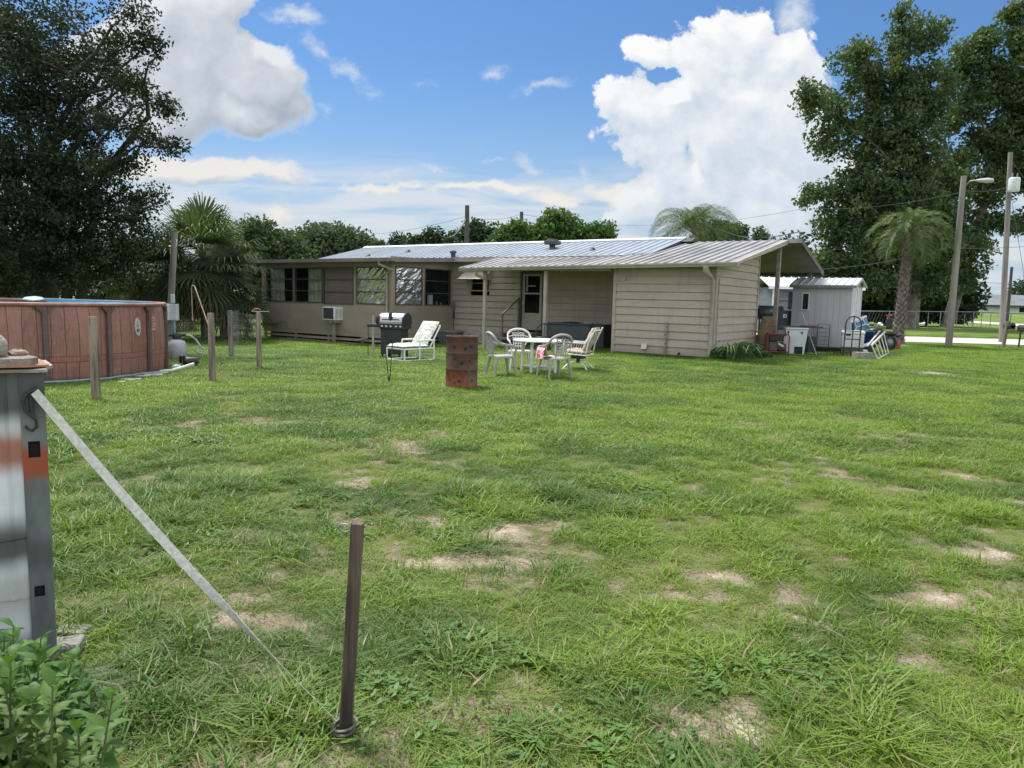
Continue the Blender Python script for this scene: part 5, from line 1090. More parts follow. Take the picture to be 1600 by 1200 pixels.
# oval sticker with black marks on the wall
def wallmark(name, px, py, w, h, marks, mcol, pmat):
    best = None
    for q in range(3000):
        a = -2.2 + q * .0012; P = PCn + Vector((math.cos(a) * (PR + .05), math.sin(a) * (PR + .05), 0)); u = P.x / P.y
        d = ray(px, py); e = abs(u - d.x / d.y) 
        if P.x * math.cos(a) + P.y * math.sin(a) < 0 and (best is None or e < best[0]): best = (e, a, EYE + d.z / d.y * P.y)
    a, z = best[1], best[2]; R0 = PR * bulge(a, z) + .006
    def pt(u, v, o): aa = a + u / R0; return ((R0 * bulge(aa, z + v) / bulge(a, z) + o) * math.cos(aa), (R0 * bulge(aa, z + v) / bulge(a, z) + o) * math.sin(aa), z + v)
    b = B3(); n = 28
    if marks == 'oval': b.add([pt(w / 2 * math.cos(q * 6.2832 / n), h / 2 * math.sin(q * 6.2832 / n), 0) for q in range(n)], [tuple(range(n))])
    else: b.add([pt(-w / 2, -h / 2, 0), pt(w / 2, -h / 2, 0), pt(w / 2, h / 2, 0), pt(-w / 2, h / 2, 0)], [(0, 1, 2, 3)])
    s_ = b.build(name, pmat, pl); b = B3()
    if marks == 'oval':
        for (cx, cy, rw, rh) in ((0, .085, .018, .022), (-.03, .035, .014, .02), (.03, .035, .014, .02), (0, .0, .03, .01), (-.025, -.06, .02, .028), (.025, -.06, .02, .028), (0, -.1, .02, .008)):
            b.add([pt(cx - rw, cy - rh, .004), pt(cx + rw, cy - rh, .004), pt(cx + rw * .8, cy + rh, .004), pt(cx - rw * .8, cy + rh, .004)], [(0, 1, 2, 3)])
        for q in range(28):
            if q % 2 == 0: b.add([pt((w / 2 - e) * math.cos((q + f) * 6.2832 / 28), (h / 2 - e) * math.sin((q + f) * 6.2832 / 28), .004) for e, f in ((.008, 0), (.008, 1), (.016, 1), (.016, 0))], [(0, 1, 2, 3)])
    else:
        for q in range(6): b.add([pt(-w / 2 + .02, -h / 2 + .03 + q * h / 6.5, .004), pt(w / 2 - .03 * (q % 3), -h / 2 + .03 + q * h / 6.5, .004), pt(w / 2 - .03 * (q % 3), -h / 2 + .05 + q * h / 6.5, .004), pt(-w / 2 + .02, -h / 2 + .05 + q * h / 6.5, .004)], [(0, 1, 2, 3)])
    b.build('print', mcol, s_)
wallmark('sticker', 215.5, 510.5, .19, .33, 'oval', mat('sticker_ink', (.12, .12, .14)), mat('sticker_white', (.62, .6, .58), (.5, .48, .46)))
wallmark('warning_label', 241.5, 505, .17, .26, 'lines', mat('label_ink', (.35, .10, .09)), mat('label_pale', (.50, .33, .29), (.42, .26, .22)))
# skimmer net, pole and things on the rail
a0 = at(40, 467, 12.2); a1 = at(240, 473, 15.0)
nt_ = thing('skimmer_net', 'pool skimmer with pale blue scoop and long blue pole lying across the pool top', 'skimmer', a0, 0)
r_ = a1 - a0; b = B3(); b.tube([(.28, 0, .0), tuple(r_)], .022, 8); b.build('pole', mat('blue_pole', (.16, .30, .42), (.12, .24, .35), rough=.4), nt_)
b = B3(); b.add([(0, -.02, .03), (.05, .14, .035), (.20, .12, .02), (.30, .0, .0), (.2, -.12, -.02), (.05, -.14, .0), (0, -.02, .015), (.15, 0, -.01)], [(0, 1, 7), (1, 2, 7), (2, 3, 7), (3, 4, 7), (4, 5, 7), (5, 6, 7), (0, 1, 2, 3, 4, 5)]); b.tube([(0, 0, .02), (.05, .14, .035), (.20, .12, .02), (.30, 0, 0), (.2, -.12, -.02), (.05, -.14, 0), (0, 0, .02)], .012, 6); b.build('scoop', mat('scoop_blue', (.45, .62, .66), (.36, .52, .56), rough=.4), nt_)
q0 = at(75, 469.5, 15.2); q1 = at(222, 476.5, 14.4)
b = B3(); b.tube([(0, 0, 0), tuple(q1 - q0)], .05, 8, flat=.5); q = b.build('solar_cover_roll', mat('cover_blue', (.13, .33, .52), (.10, .25, .42), rough=.5), label='rolled light blue pool cover along the far rim of the pool', cat='pool cover'); q.location = q0
# blue hose along the base
b = B3(); pts = []
for q in range(30):
    a = R(-95) + q * R(3.4) ; rr_ = PR + .16 + .05 * math.sin(q * .7) + .03 * math.sin(q * 1.9); X, Y = PCn.x + rr_ * math.cos(a), PCn.y + rr_ * math.sin(a); pts.append((X, Y, float(H(X, Y)) + .035))
o0 = Vector(pts[0]); b.tube([tuple(Vector(p) - o0) for p in pts], .033, 8, flat=.6); q = b.build('drain_hose', mat('hose_blue', (.22, .33, .40), (.16, .25, .31), rough=.5), label='flat pale blue hose lying around the foot of the pool', cat='hose'); q.location = o0
# filter and pump
PF = g(277, 560); ft = thing('sand_filter', 'grey pool sand filter tank with black valve head beside the pool', 'pool filter', PF, .4)
fr0 = 14.5 * PF.y / FPX
b = B3(); b.lathe([(0, 0), (fr0 * .9, 0), (fr0, .03), (fr0, .30), (fr0 * .93, .36), (fr0 * .72, .42), (fr0 * .4, .45), (0, .455)], 24); b.build('tank', mat('filter_tank', (.46, .475, .49), (.37, .385, .40), rough=.55, scale=3), ft)
b = B3(); b.lathe([(fr0 * .42, .45), (fr0 * .46, .50), (fr0 * .46, .56), (fr0 * .3, .60), (0, .60)], 14); b.tube([(-.20, 0, .55), (.2, 0, .55)], .034, 8); b.tube([(0, 0, .58), (.0, 0, .65), (.09, 0, .66)], .012, 6); b.build('valve_head', M_blackm, ft)
b = B3(); b.tube([(.18, 0, .55), (.30, -.02, .54), (.42, -.05, .44), (.5, -.08, .30), (.58, -.1, .24), (.60, -.1, .17), (.52, -.1, .12), (.42, -.1, .16), (.40, -.1, .24), (.47, -.1, .28)], .022, 8); b.build('hose', mat('grey_hose', (.42, .46, .44), (.34, .38, .36), rough=.5), ft)
PU = g(299, 573); pu = thing('pool_pump', 'small black pool pump on the ground beside the filter tank', 'pump', PU, .5)
b = B3(); b.lathe([(0, -.16), (.07, -.16), (.085, -.12), (.085, .10), (.06, .14), (0, .14)], 14, M=T((0, 0, .12)) @ Matrix.Rotation(math.pi / 2, 4, 'Y')); b.box((-.14, -.07, 0), (.12, .07, .05)); b.lathe([(.06, 0), (.06, .14), (.07, .15), (.0, .17)], 12, (-.17, 0, .08)); b.build('pump_body', M_blackm, pu)
PQ = g(262, 583); b = B3(); b.tube([(.38, .30, .16), (.22, .15, .10), (.08, .02, .05), (-.1, -.1, .04)], .032, 8); q = b.build('return_pipe', mat('cream_pipe', (.60, .60, .52), (.48, .48, .42), rough=.5), label='curved cream pipe running from the pump towards the pool', cat='pipe'); q.location = PQ
PQ = g(276, 582); b = B3(); b.lathe([(0, 0), (.07, 0), (.085, .03), (.085, .12), (.07, .15), (0, .16)], 16); q = b.build('chlorine_float', mat('float_green', (.40, .52, .48), (.32, .44, .41), rough=.3), label='pale green round pool float on the ground near the pump', cat='pool float'); q.location = PQ
M_pave = mat('pale_rubble', (.55, .53, .47), (.38, .36, .32), rough=.9, scale=9, bump=.4); rd = random.Random(12)
for q in range(9):
    P_ = g(190 + q * 9.5 + rd.uniform(-3, 3), 597 - q * 2.1 + rd.uniform(-2, 3)); b = B3(); b.rbox((-.12, -.09, 0), (.12, .09, .03), .01); o = b.build('paving_piece', M_pave, label='pale paving fragment at the foot of the pool', cat='paving stone', group='pale paving fragments at the foot of the pool'); o.location = P_; o.rotation_euler = (0, 0, rd.uniform(0, 3)); o.scale = (rd.uniform(.6, 1.3), rd.uniform(.6, 1.2), 1)
b = B3(); b.tube([(0, 0, 0), (-.06, -.02, 1.02)], .035, 8); q = b.build('white_pipe', M_tubeW, label='white plastic pipe standing against the right end of the pool', cat='pipe'); q.location = g(260, 570)
# utility pole with electric box behind the pool
PP = at(263, 519, 24.5); PP = down(PP.x, PP.y); zt = at(272, 352, 24.5).z
po = thing('wooden_pole', 'short weathered wooden pole with white electric box behind the pool filter', 'pole', PP, 0)
b = B3(); lx_ = at(273, 352, 24.5).x - PP.x; b.tube([(0, 0, -.1), (lx_ * .5, 0, zt * .5), (lx_, 0, zt)], [.112, .105, .095], 12); b.build('shaft', M_greypost, po)
xb0 = (at(260, 478, 24.3) - PP); xb1 = (at(279, 478, 24.3) - PP); zb0 = at(270, 490.5, 24.3).z; zb1 = at(270, 465, 24.3).z
b = B3(); b.rbox((xb0.x, -.42, zb0), (xb0.x + .16, -.16, zb1), .02); b.rbox((xb1.x - .27, -.34, zb0), (xb1.x, -.16, zb1), .02); b.rbox((xb1.x - .22, -.3, zb1 + .02), (xb1.x - .1, -.2, zb1 + .32), .02); b.build('electric_box', mat('box_grey', (.62, .64, .66), (.5, .52, .54), rough=.4), po)
b = B3(); b.tube([(xb1.x - .14, -.22, .1), (xb1.x - .14, -.22, zb0)], .03, 8); b.build('conduit', mat('blue_conduit', (.25, .42, .50), rough=.5), po)
b = B3(); zh = at(285, 375, 24.5).z; b.tube([(.12, -.05, zh), (.25, -.05, zh - .05), (.36, -.05, zh + .02), (.38, -.05, zh + .18), (.33, -.05, zh + .26)], .022, 6); b.build('bracket', M_tubeW, po)
# ---- fence posts with welded wire between them
fp = [(150, 627, 495), (332, 599, 489), (405, 578, 487), (361, 560, 485)]
fn = thing('wire_fence', 'low wire fence on four weathered wooden posts beside the pool', 'fence', g(332, 598), 0); F0 = fn.location.copy(); tops = []
for i_, (px, py, pt) in enumerate(fp):
    P_ = g(px, py - 3); z_ = at(px, pt, P_.y).z; b = B3(); r_ = (.062, .058, .052, .058)[i_]; o = P_ - F0
    b.tube([(o.x, o.y, o.z - .1), (o.x + .004, o.y, o.z + .4), (o.x - .003, o.y, z_ - F0.z - .01), (o.x - .003, o.y, z_ - F0.z)], [r_ * 1.05, r_, r_ * .96, r_ * .85], 12); b.build('post', M_post, fn); tops.append((o, z_ - F0.z))
b = B3(); b3 = B3()
left = tops[0][0] + Vector((-2.9, -1.2, 0))
spans = [((left, tops[0][1]), tops[0]), (tops[0], tops[1]), (tops[1], tops[2]), (tops[2], tops[3]), (tops[3], ((tops[3][0] + Vector((-2.2, 6.5, -.1))), tops[3][1]))]
for (pa_, za_), (pb_, zb_) in spans:
    L = (pb_ - pa_).length; n = int(L / .15)
    for z in [.05 + .15 * q for q in range(8)]: b.tube([(pa_.x, pa_.y, pa_.z + z), tuple((pa_ + pb_) / 2 + Vector((0, .0, z - .015))), (pb_.x, pb_.y, pb_.z + z)], .0009, 3, cap=False)
    for q in range(1, n): c_ = pa_.lerp(pb_, q / n); b.tube([(c_.x, c_.y, c_.z + .03), (c_.x, c_.y, c_.z + 1.12)], .0009, 3, cap=False)
b.build('wire_mesh', M_galv, fn)
# small red-handled saw on the third post
P_ = F0 + tops[2][0]; z_ = F0.z + tops[2][1]
sw = thing('hand_saw', 'small saw with red handle lying on top of a fence post', 'saw', (P_.x, P_.y, z_), .1)
b = B3(); b.tube([(-.12, 0, .02), (-.07, 0, .055), (0, 0, .06), (.05, 0, .03)], .014, 6); b.build('handle', mat('red_paint', (.30, .05, .045), (.2, .04, .035), rough=.4), sw); b = B3(); b.box((-.14, -.015, .0), (.22, .015, .012)); b.build('blade', mat('saw_blade', (.55, .52, .46), rough=.4, metal=.5), sw)
# leaning garden rake handle behind posts
q0 = at(304, 447, 19.0); q1 = at(327, 512, 17.5); b = B3(); b.tube([(0, 0, 0), tuple(q1 - q0)], .015, 6); b.tube([(-.0, 0, 0), (-.06, 0, .02), (-.08, 0, -.08), (-.07, .0, -.8)], .013, 6); b.tube([(-.07, 0, -.8), (-.07, 0, -.88)], .022, 6); b.tube([tuple(q1 - q0), tuple(q1 - q0 + Vector((.03, .1, -.75)))], .015, 6)
q = b.build('leaning_pole', mat('tan_handle', (.38, .27, .18), (.3, .2, .13)), label='thin tan hooked pole leaning beside the fence post', cat='pole'); q.location = q0
# white rail fence
P0 = at(371, 517, 31.5); P0 = down(P0.x, P0.y); z1 = at(371, 482, 31.5).z - P0.z; P1 = at(412, 517, 31.0); dd = P1.x - P0.x
wf_ = thing('rail_fence', 'short white two-rail fence at the left end of the house', 'fence', P0, 0)
b = B3(); b.rbox((-.13, -.09, -.1), (.13, .09, z1), .02); b.lathe([(.19, z1), (.16, z1 + .06), (0, z1 + .12)], 4); b.build('post', M_white, wf_)
for z in (.38, .78): b = B3(); b.box((.13, -.03, z * z1 / 1.0 - .0), (dd + .3, .03, z * z1 + .15)); b.build('rail', M_white, wf_)
b = B3(); b.box((dd + .2, -.05, 0), (dd + .32, .05, z1)); b.build('post', M_white, wf_)
# board by skirt
a_, _ = hx(560, 531, YS - .3); b = B3(); b.box((-.28, -.05, 0), (.28, .05, .05)); q = b.build('loose_board', mat('pale_board', (.42, .38, .31), (.34, .3, .25)), label='short pale board leaning on the slatted skirting under the windows', cat='board'); q.location = hw(a_, YS - .12, -.03); q.rotation_euler = (0, R(-12), -TH)
P_ = at(583, 520, 21.5); b = B3(); b.tube([(0, 0, 0), (0, 0, 1.15)], .03, 6); q = b.build('short_pipe', M_trim, label='thin tan pipe standing in the ground left of the grill', cat='pipe'); q.location = down(P_.x, P_.y)
# ================================================================== SHED AND CLUTTER ON THE RIGHT
Cs = g(1325, 551); ST = TH
sh_ = thing('garden_shed', 'pale grey metal garden shed with small dark window and gabled roof', 'shed', Cs, -ST)
sA = Vector((math.cos(ST), -math.sin(ST), 0)); sB = Vector((math.sin(ST), math.cos(ST), 0))
def sx(px, py, Yc=0.0):
    d = ray(px, py); o = Vector((0, 0, EYE)) - Cs; q = (Yc - o.dot(sB)) / d.dot(sB); return o.dot(sA) + d.dot(sA) * q, EYE + d.z * q - Cs.z
def sw_(X, Y): p = Cs + sA * X + sB * Y; return down(p.x, p.y)
SL = sx(1236, 500)[0]; SW = 1.9; fl = .17; se = sx(1324, 447)[1]
M_shed = mat('shed_panel', (.46, .445, .465), (.40, .385, .40), rough=.45, scale=1.2, stretch=(1, 1, .3), detail=6)
M_shedw = mat('shed_white', (.66, .67, .70), (.56, .57, .60), rough=.4, scale=2)
b = B3(); x_ = SL
while x_ < -.01:
    x2 = min(x_ + .2, 0); b.box((x_, 0, fl), (x2 - .02, .05, se)); b.box((x2 - .02, .012, fl), (x2, .05, se)); x_ = x2
b.box((SL, SW - .05, fl), (0, SW, se)); b.box((SL, .05, fl), (SL + .04, SW - .05, se)); b.build('shed_wall', M_shed, sh_)
b = B3()
for q in range(10): y0 = .02 + q * (SW - .05) / 10; b.box((-.04, y0, fl), (.0 + (.015 if q % 2 else 0), y0 + (SW - .05) / 10 - .015, se))
b.box((-.03, .02, fl), (-.02, SW, se)); b.build('shed_end_wall', M_shedw, sh_)
b = B3(); zr = se + .28; ya, yb = -.12, SW + .12
for (a, c, za, zc) in ((ya, SW / 2, se - .0, zr), (SW / 2, yb, zr, se)):
    b.prism([(SL - .1, a, za), (SL - .1, c, zc), (SL - .1, c, zc + .03), (SL - .1, a, za + .03)], (-SL + .25, 0, 0))
for q in range(9): x_ = SL + q * .24; b.prism([(x_, ya - .004, se + .029), (x_ + .012, ya - .004, se + .055), (x_ + .028, ya - .004, se + .055), (x_ + .04, ya - .004, se + .029)], (0, SW / 2 + .12, zr - se))
b.build('shed_roof', mat('shed_roof_white', (.55, .57, .60), (.44, .46, .48), rough=.4, metal=.3, scale=3), sh_)
b = B3(); b.box((SL - .1, ya - .02, se - .07), (.14, ya + .01, se + .02)); b.prism([(.0, 0, se), (.0, SW / 2, zr), (.0, SW, se)], (.03, 0, 0)); b.build('shed_trim', mat('shed_trim_grey', (.20, .20, .21), (.15, .15, .16), rough=.5), sh_)
b = B3(); b.prism([(.12, ya, se + .03), (.12, SW / 2, zr + .03), (.12, SW / 2, zr - .05), (.12, ya, se - .05)], (.03, 0, 0)); b.prism([(.12, yb, se + .03), (.12, SW / 2, zr + .03), (.12, SW / 2, zr - .05), (.12, yb, se - .05)], (.03, 0, 0)); b.build('rake_trim', M_shed, sh_)
wx0, wz0 = sx(1254, 483); wx1, wz1 = sx(1264, 459); b = B3(); b.box((wx0 - .04, -.03, wz0 - .04), (wx1 + .04, .0, wz1 + .04)); w_ = b.build('window', M_shedw, sh_); b = B3(); b.box((wx0, -.036, wz0), (wx1, -.031, wz1)); b.build('pane', M_glass, w_)
b = B3(); b.box((wx0, -.0335, wz0), (wx1, -.0312, wz1)); b.build('pane_backing', M_dark, w_)
b = B3(); b.box((SL + .05, .1, -.05), (-.05, .2, fl)); b.box((SL + .05, SW - .3, -.05), (-.05, SW - .2, fl)); b.box((SL - .02, -.02, fl - .05), (.02, SW, fl)); b.build('skid', mat('brown_skid', (.13, .09, .07), (.08, .06, .05)), sh_)
# helper: place things in front of the shed
def spot(px, py): P_ = g(px, py); return P_
# white fibreglass box with square hole
P_ = spot(1243, 554); wb = thing('white_cooler_box', 'tall white plastic box with square hole near its base in front of the shed', 'plastic box', P_, -.25)
hh = at(1243, 512, P_.y).z - P_.z; w2 = 16 * P_.y / FPX
b = B3(); q = w2 * .86; Dp = .62
b.add([(-q, 0, 0), (q * .86, 0, 0), (q * .86, Dp, 0), (-q, Dp, 0), (-w2 * 1.05, -.06, hh), (w2, -.06, hh - .02), (w2, Dp + .05, hh), (-w2 * 1.05, Dp + .05, hh)], [(0, 3, 2, 1), (0, 1, 5, 4), (1, 2, 6, 5), (2, 3, 7, 6), (3, 0, 4, 7), (4, 5, 6, 7)])
b.rbox((-w2 * 1.09, -.09, hh - .05), (w2 * 1.03, Dp + .08, hh), .012); b.build('box_body', mat('cooler_white', (.66, .70, .72), (.55, .59, .61), rough=.4, scale=2), wb)
b = B3(); b.box((-.05, -.026, .02), (.20, .02, .26)); b.build('opening', mat('opening_black', (.01, .012, .012)), wb)
b = B3()
for x_ in (-w2 * .8, w2 * .45): b.ell((x_, -.07, hh - .15), (.03, .02, .04), 8, 6)
b.build('latch', M_blackm, wb)
b = B3(); b.box((-.9, -.02, hh + .0), (.55, .03, hh + .03)); b.box((-.5, .15, hh), (.8, .35, hh + .05)); b.cbox((.35, .1, hh + .06), (.45, .2, .03), rz=.3); q = b.build('dark_boards', mat('dark_board', (.10, .09, .08), (.06, .055, .05)), label='dark thin boards lying across the top of the white plastic box', cat='boards'); q.location = P_; q.rotation_euler = (0, 0, -.25)
# red framed generator
P_ = spot(1215, 555); gn = thing('portable_generator', 'red tubular-frame portable generator beside the carport post', 'generator', P_, -.15); w2 = 16 * P_.y / FPX; hh = at(1215, 522, P_.y).z - P_.z
M_red = mat('dark_red_paint', (.22, .035, .035), (.13, .03, .03), rough=.5, scale=5)
b = B3()
for y in (0, .5):
    b.tube([(-w2, y, .02), (-w2, y, hh - .06), (-w2 + .06, y, hh), (w2 - .06, y, hh), (w2, y, hh - .06), (w2, y, .02)], .022, 8); b.tube([(-w2, y, .1), (w2, y, .1)], .02, 6)
for x in (-w2, w2): b.tube([(x, 0, .1), (x, .5, .1)], .02, 6); b.tube([(x * .9, 0, hh), (x * .9, .5, hh)], .02, 6)
b.build('frame', M_red, gn); b = B3(); b.rbox((-w2 + .05, .05, hh - .24), (w2 - .06, .46, hh - .03), .03); b.build('fuel_tank', M_blackm, gn)
b = B3(); b.rbox((-w2 + .06, .08, .12), (0, .45, .42), .03); b.lathe([(0, -.14), (.14, -.14), (.15, 0), (.14, .14), (0, .14)], 14, M=T((.13, .2, .26)) @ Matrix.Rotation(math.pi / 2, 4, 'Y')); b.build('engine', mat('engine_grey', (.07, .07, .068), (.14, .12, .1), scale=12), gn)
b = B3(); b.rbox((w2 - .17, -.01, hh - .30), (w2 - .04, .04, hh - .06), .01); b.build('panel', mat('pinkish_panel', (.45, .33, .34)), gn); b = B3(); b.cbox((.08, -.01, hh - .34), (.18, .015, .05), ry=.5); b.build('decal', M_shedw, gn)
# rolled brown mattress leaning on the post
P_ = spot(1190, 551); b = B3(); hm = at(1190, 494, P_.y + .3).z - P_.z; sq = []
n = 20; vs = []; fs = []
for j in range(9):
    v = j / 8; z = hm * v; cx = .02 + .17 * v ** 1.3; wdt = .25 - .04 * v + .03 * math.sin(v * 3)
    for i_ in range(n): a = 2 * math.pi * i_ / n; r_ = (1 + .05 * math.sin(3 * a + v * 4)); vs.append((cx + wdt * math.cos(a) * r_, .2 + .17 * math.sin(a) * r_, z))
for j in range(8):
    for i_ in range(n): fs.append((j * n + i_, j * n + (i_ + 1) % n, (j + 1) * n + (i_ + 1) % n, (j + 1) * n + i_))
fs += [tuple(range(8 * n, 9 * n)), tuple(range(n - 1, -1, -1))]; b.add(vs, fs, True)
q = b.build('rolled_mattress', mat('tan_fabric', (.24, .18, .10), (.13, .10, .065), rough=.95, scale=2.2, bump=.3), label='tall brown rolled mattress leaning between the house corner and the carport post', cat='mattress'); q.location = P_; q.rotation_euler = (0, 0, -.3)
# small red-handled jack stand near the house
P_ = spot(1183, 548); b = B3(); b.tube([(-.09, 0, 0), (-.09, 0, .5), (0, 0, .56), (.09, 0, .5), (.09, 0, 0)], .022, 6); b.ell((-.05, 0, .45), (.09, .07, .1)); b.box((-.12, -.1, 0), (.12, .1, .04)); q = b.build('hose_reel_stand', mat('rusty_dark', (.10, .05, .04), (.05, .035, .03)), label='small dark rusty frame against the far end of the side wall', cat='stand'); q.location = P_
# black barrel smoker behind the post
P_ = at(1212, 520, 27.0); P_ = down(P_.x, P_.y); z_ = at(1212, 490, 27).z - P_.z
sm_ = thing('barrel_smoker', 'black smoker with dull silver barrel lid and white square label behind the carport post', 'smoker', P_, -.12)
b = B3(); b.lathe([(0, -.62), (.24, -.62), (.26, -.6), (.26, .22), (.24, .24), (0, .24)], 20, M=T((-.0, .25, z_ + .03)) @ Matrix.Rotation(math.pi / 2, 4, 'Y')); b.build('barrel', mat('barrel_grey', (.13, .15, .165), (.08, .09, .1), rough=.4, metal=.4), sm_)
b = B3(); b.rbox((-.02, -.1, z_ - .58), (.52, .4, z_ + .12), .02); b.box((-.0, -.05, .0), (.05, .0, z_ - .58)); b.box((.45, -.05, 0), (.5, .0, z_ - .58)); b.box((-.6, .1, 0), (-.55, .15, z_ - .1)); b.build('smoker_cabinet', mat('smoker_dark', (.028, .035, .04), (.04, .05, .055), rough=.5), sm_)
b = B3(); b.box((.20, -.108, z_ - .14), (.33, -.101, z_ - .01)); lb = b.build('label', M_white, sm_); b = B3(); b.box((.24, -.112, z_ - .10), (.29, -.1085, z_ - .05)); b.build('print', M_blackm, lb)
b = B3(); b.tube([(.0, -.05, z_ + .38), (.05, -.06, z_ + .45), (.2, -.06, z_ + .47), (.55, -.06, z_ + .47)], .025, 8); b.build('handle', M_galv, sm_)
b = B3(); b.lathe([(0, -.03), (.14, -.03), (.15, 0), (.14, .03), (0, .03)], 14, M=T((-.66, .2, z_ + .04)) @ Matrix.Rotation(math.pi / 2, 4, 'Y')); b.build('end_cap', M_red, sm_)
# push broom handle leaning on the shed
q0 = spot(1276, 555); q1 = at(1252, 487, q0.y + .4); b = B3(); b.tube([tuple(q1 - q0), tuple((q1 - q0) * .8)], .026, 6); b.tube([tuple((q1 - q0) * .8), (0, 0, 0)], .018, 6); q = b.build('leaning_broomstick', mat('silver_handle', (.38, .35, .34), (.25, .22, .21), rough=.5), label='long metal tool handle leaning against the shed wall', cat='tool handle'); q.location = q0
# dark crate behind the box, wire rack
q0 = spot(1268, 552); b = B3(); b.rbox((-.12, .1, 0), (.18, .5, at(1268, 526, q0.y).z - q0.z), .015); q = b.build('dark_crate', M_blackm, label='black plastic crate between the white box and the shed', cat='crate'); q.location = q0
q0 = sw_(sx(1276, 540, -.12)[0], -.12); q1z = sx(1276, 506, -.12)[1]; xw = sx(1296, 520, -.12)[0] - sx(1276, 540, -.12)[0]; b = B3()
for z in [.12 + q * (q1z - .12) / 6 for q in range(7)]: b.tube([(0, 0, z), (xw, 0, z)], .008, 4)
for x_ in (0, xw): b.tube([(x_, 0, 0), (x_, 0, q1z)], .012, 5)
for x_ in [-.02 - q * .06 for q in range(7)]: b.tube([(x_, -.02, .35), (x_, -.02, q1z - .02)], .005, 4)
q = b.build('wire_rack', M_blackm, label='thin black wire rack standing against the shed wall', cat='wire rack'); q.location = q0; q.rotation_euler = (0, 0, -ST)
# arched trellis
q0 = spot(1329, 557); hh = at(1330, 494, q0.y).z - q0.z; w2 = 11.5 * q0.y / FPX; b = B3()
b.tube([(-w2, 0, 0), (-w2, 0, hh - w2)] + [(-w2 * math.cos(a), 0, hh - w2 + w2 * math.sin(a)) for a in (.5, 1.0, 1.57, 2.14, 2.64)] + [(w2, 0, hh - w2), (w2, 0, 0)], .022, 6); b.tube([(0, 0, 0), (0, 0, hh)], .018, 6)
for z in (.28, .58, .85): b.tube([(-w2, 0, z * hh / 1.35), (w2, 0, z * hh / 1.35)], .017, 6)
q = b.build('metal_trellis', mat('dark_blue_metal', (.035, .045, .055), (.02, .025, .03)), label='dark arched metal trellis standing in front of the white cooler', cat='trellis'); q.location = q0; q.rotation_euler = (0, .02, -.1)
# white chest cooler on its stand
q0 = spot(1340, 556); q0.y += .4; zb_ = at(1340, 543, q0.y).z - q0.z; zt_ = at(1340, 517, q0.y).z - q0.z; wc = thing('white_chest_cooler', 'big white chest cooler with black latch in front of the shed end', 'cooler', q0, -.35); w2 = .33
b = B3(); b.rbox((-w2, 0, zb_), (w2, .5, zt_ - .13), .02); b.build('cooler_body', M_shedw, wc); b = B3(); b.rbox((-w2 - .02, -.02, zt_ - .125), (w2 + .02, .52, zt_), .04); b.build('lid', M_white, wc)
b = B3(); b.rbox((-.22, -.035, zt_ - .16), (-.08, -.0, zt_ - .10), .005); b.rbox((w2 + .0, .2, zt_ - .22), (w2 + .035, .3, zt_ - .12), .005); b.build('latch', M_blackm, wc)
b = B3(); b.box((-w2, .05, 0), (w2, .45, zb_ - .01)); q = b.build('cinder_stack', mat('dark_block', (.10, .095, .085), (.06, .055, .05), scale=9, bump=.4), label='dark concrete blocks carrying the white chest cooler', cat='blocks'); q.location = q0; q.rotation_euler = (0, 0, -.35)
# white pipes / jug next to the cooler
q0 = spot(1356, 552); z1 = at(1356, 536, q0.y).z - q0.z; b = B3(); b.tube([(-.35, .1, z1 - .18), (.0, .05, z1 - .05), (.15, 0, z1 + .02)], .06, 10); b.ell((.17, 0, z1 + .03), (.08, .07, .06)); b.tube([(-.3, .0, z1 - .25), (-.05, 0, z1 - .28), (-.02, 0, z1 - .36)], .045, 8); q = b.build('white_drain_pipes', M_white, label='loose white plastic pipes piled between the coolers', cat='pipes'); q.location = q0
b = B3(); b.box((-.42, -.1, 0), (.1, .2, .20)); q = b.build('concrete_block', M_cb, label='pale concrete block on the ground left of the folded ladder', cat='concrete block'); q.location = spot(1357, 561)
# blue cooler, tilted on a blue tub
q0 = spot(1364, 553); q0.y += .6; q0 = down(q0.x, q0.y); zt_ = at(1364, 519, q0.y).z - q0.z; b = B3(); bt = thing('blue_tub', 'deep blue plastic tub under the tilted cooler', 'tub', q0, -.2)
w2 = 12 * q0.y / FPX; b.lathe([(0, zt_ - .42), (w2 * .8, zt_ - .42), (w2, zt_), (w2 * 1.05, zt_), (w2 * 1.05, zt_ + .03), (0, zt_ + .02)], 20); b.build('tub_body', mat('deep_blue', (.03, .07, .30), (.02, .05, .2), rough=.4), bt); b = B3(); b.rbox((-w2 * .8, -.2, 0), (w2 * .8, .2, zt_ - .43), .01); b.build('tub_base', M_blackm, bt)
q1 = q0 + Vector((-.12, 0, zt_ + .04)); cl_ = thing('blue_cooler', 'light blue cooler with white lid and handle tipped on top of the blue tub', 'cooler', q1, -.35); hh = (at(1358, 496, q0.y).z - q1.z); s_ = hh * 1.0
Mt = Matrix.Rotation(R(-24), 4, 'Y'); b = B3(); b.rbox((-s_ * .52, -.2, 0), (s_ * .52, .22, s_ * .85), .02, Mt); b.build('cooler_body', mat('pale_blue', (.16, .30, .50), (.10, .21, .38), rough=.4), cl_); b = B3(); b.rbox((-s_ * .58, -.23, s_ * .855), (s_ * .58, .25, s_ * 1.0), .02, Mt); b.build('lid', M_white, cl_)
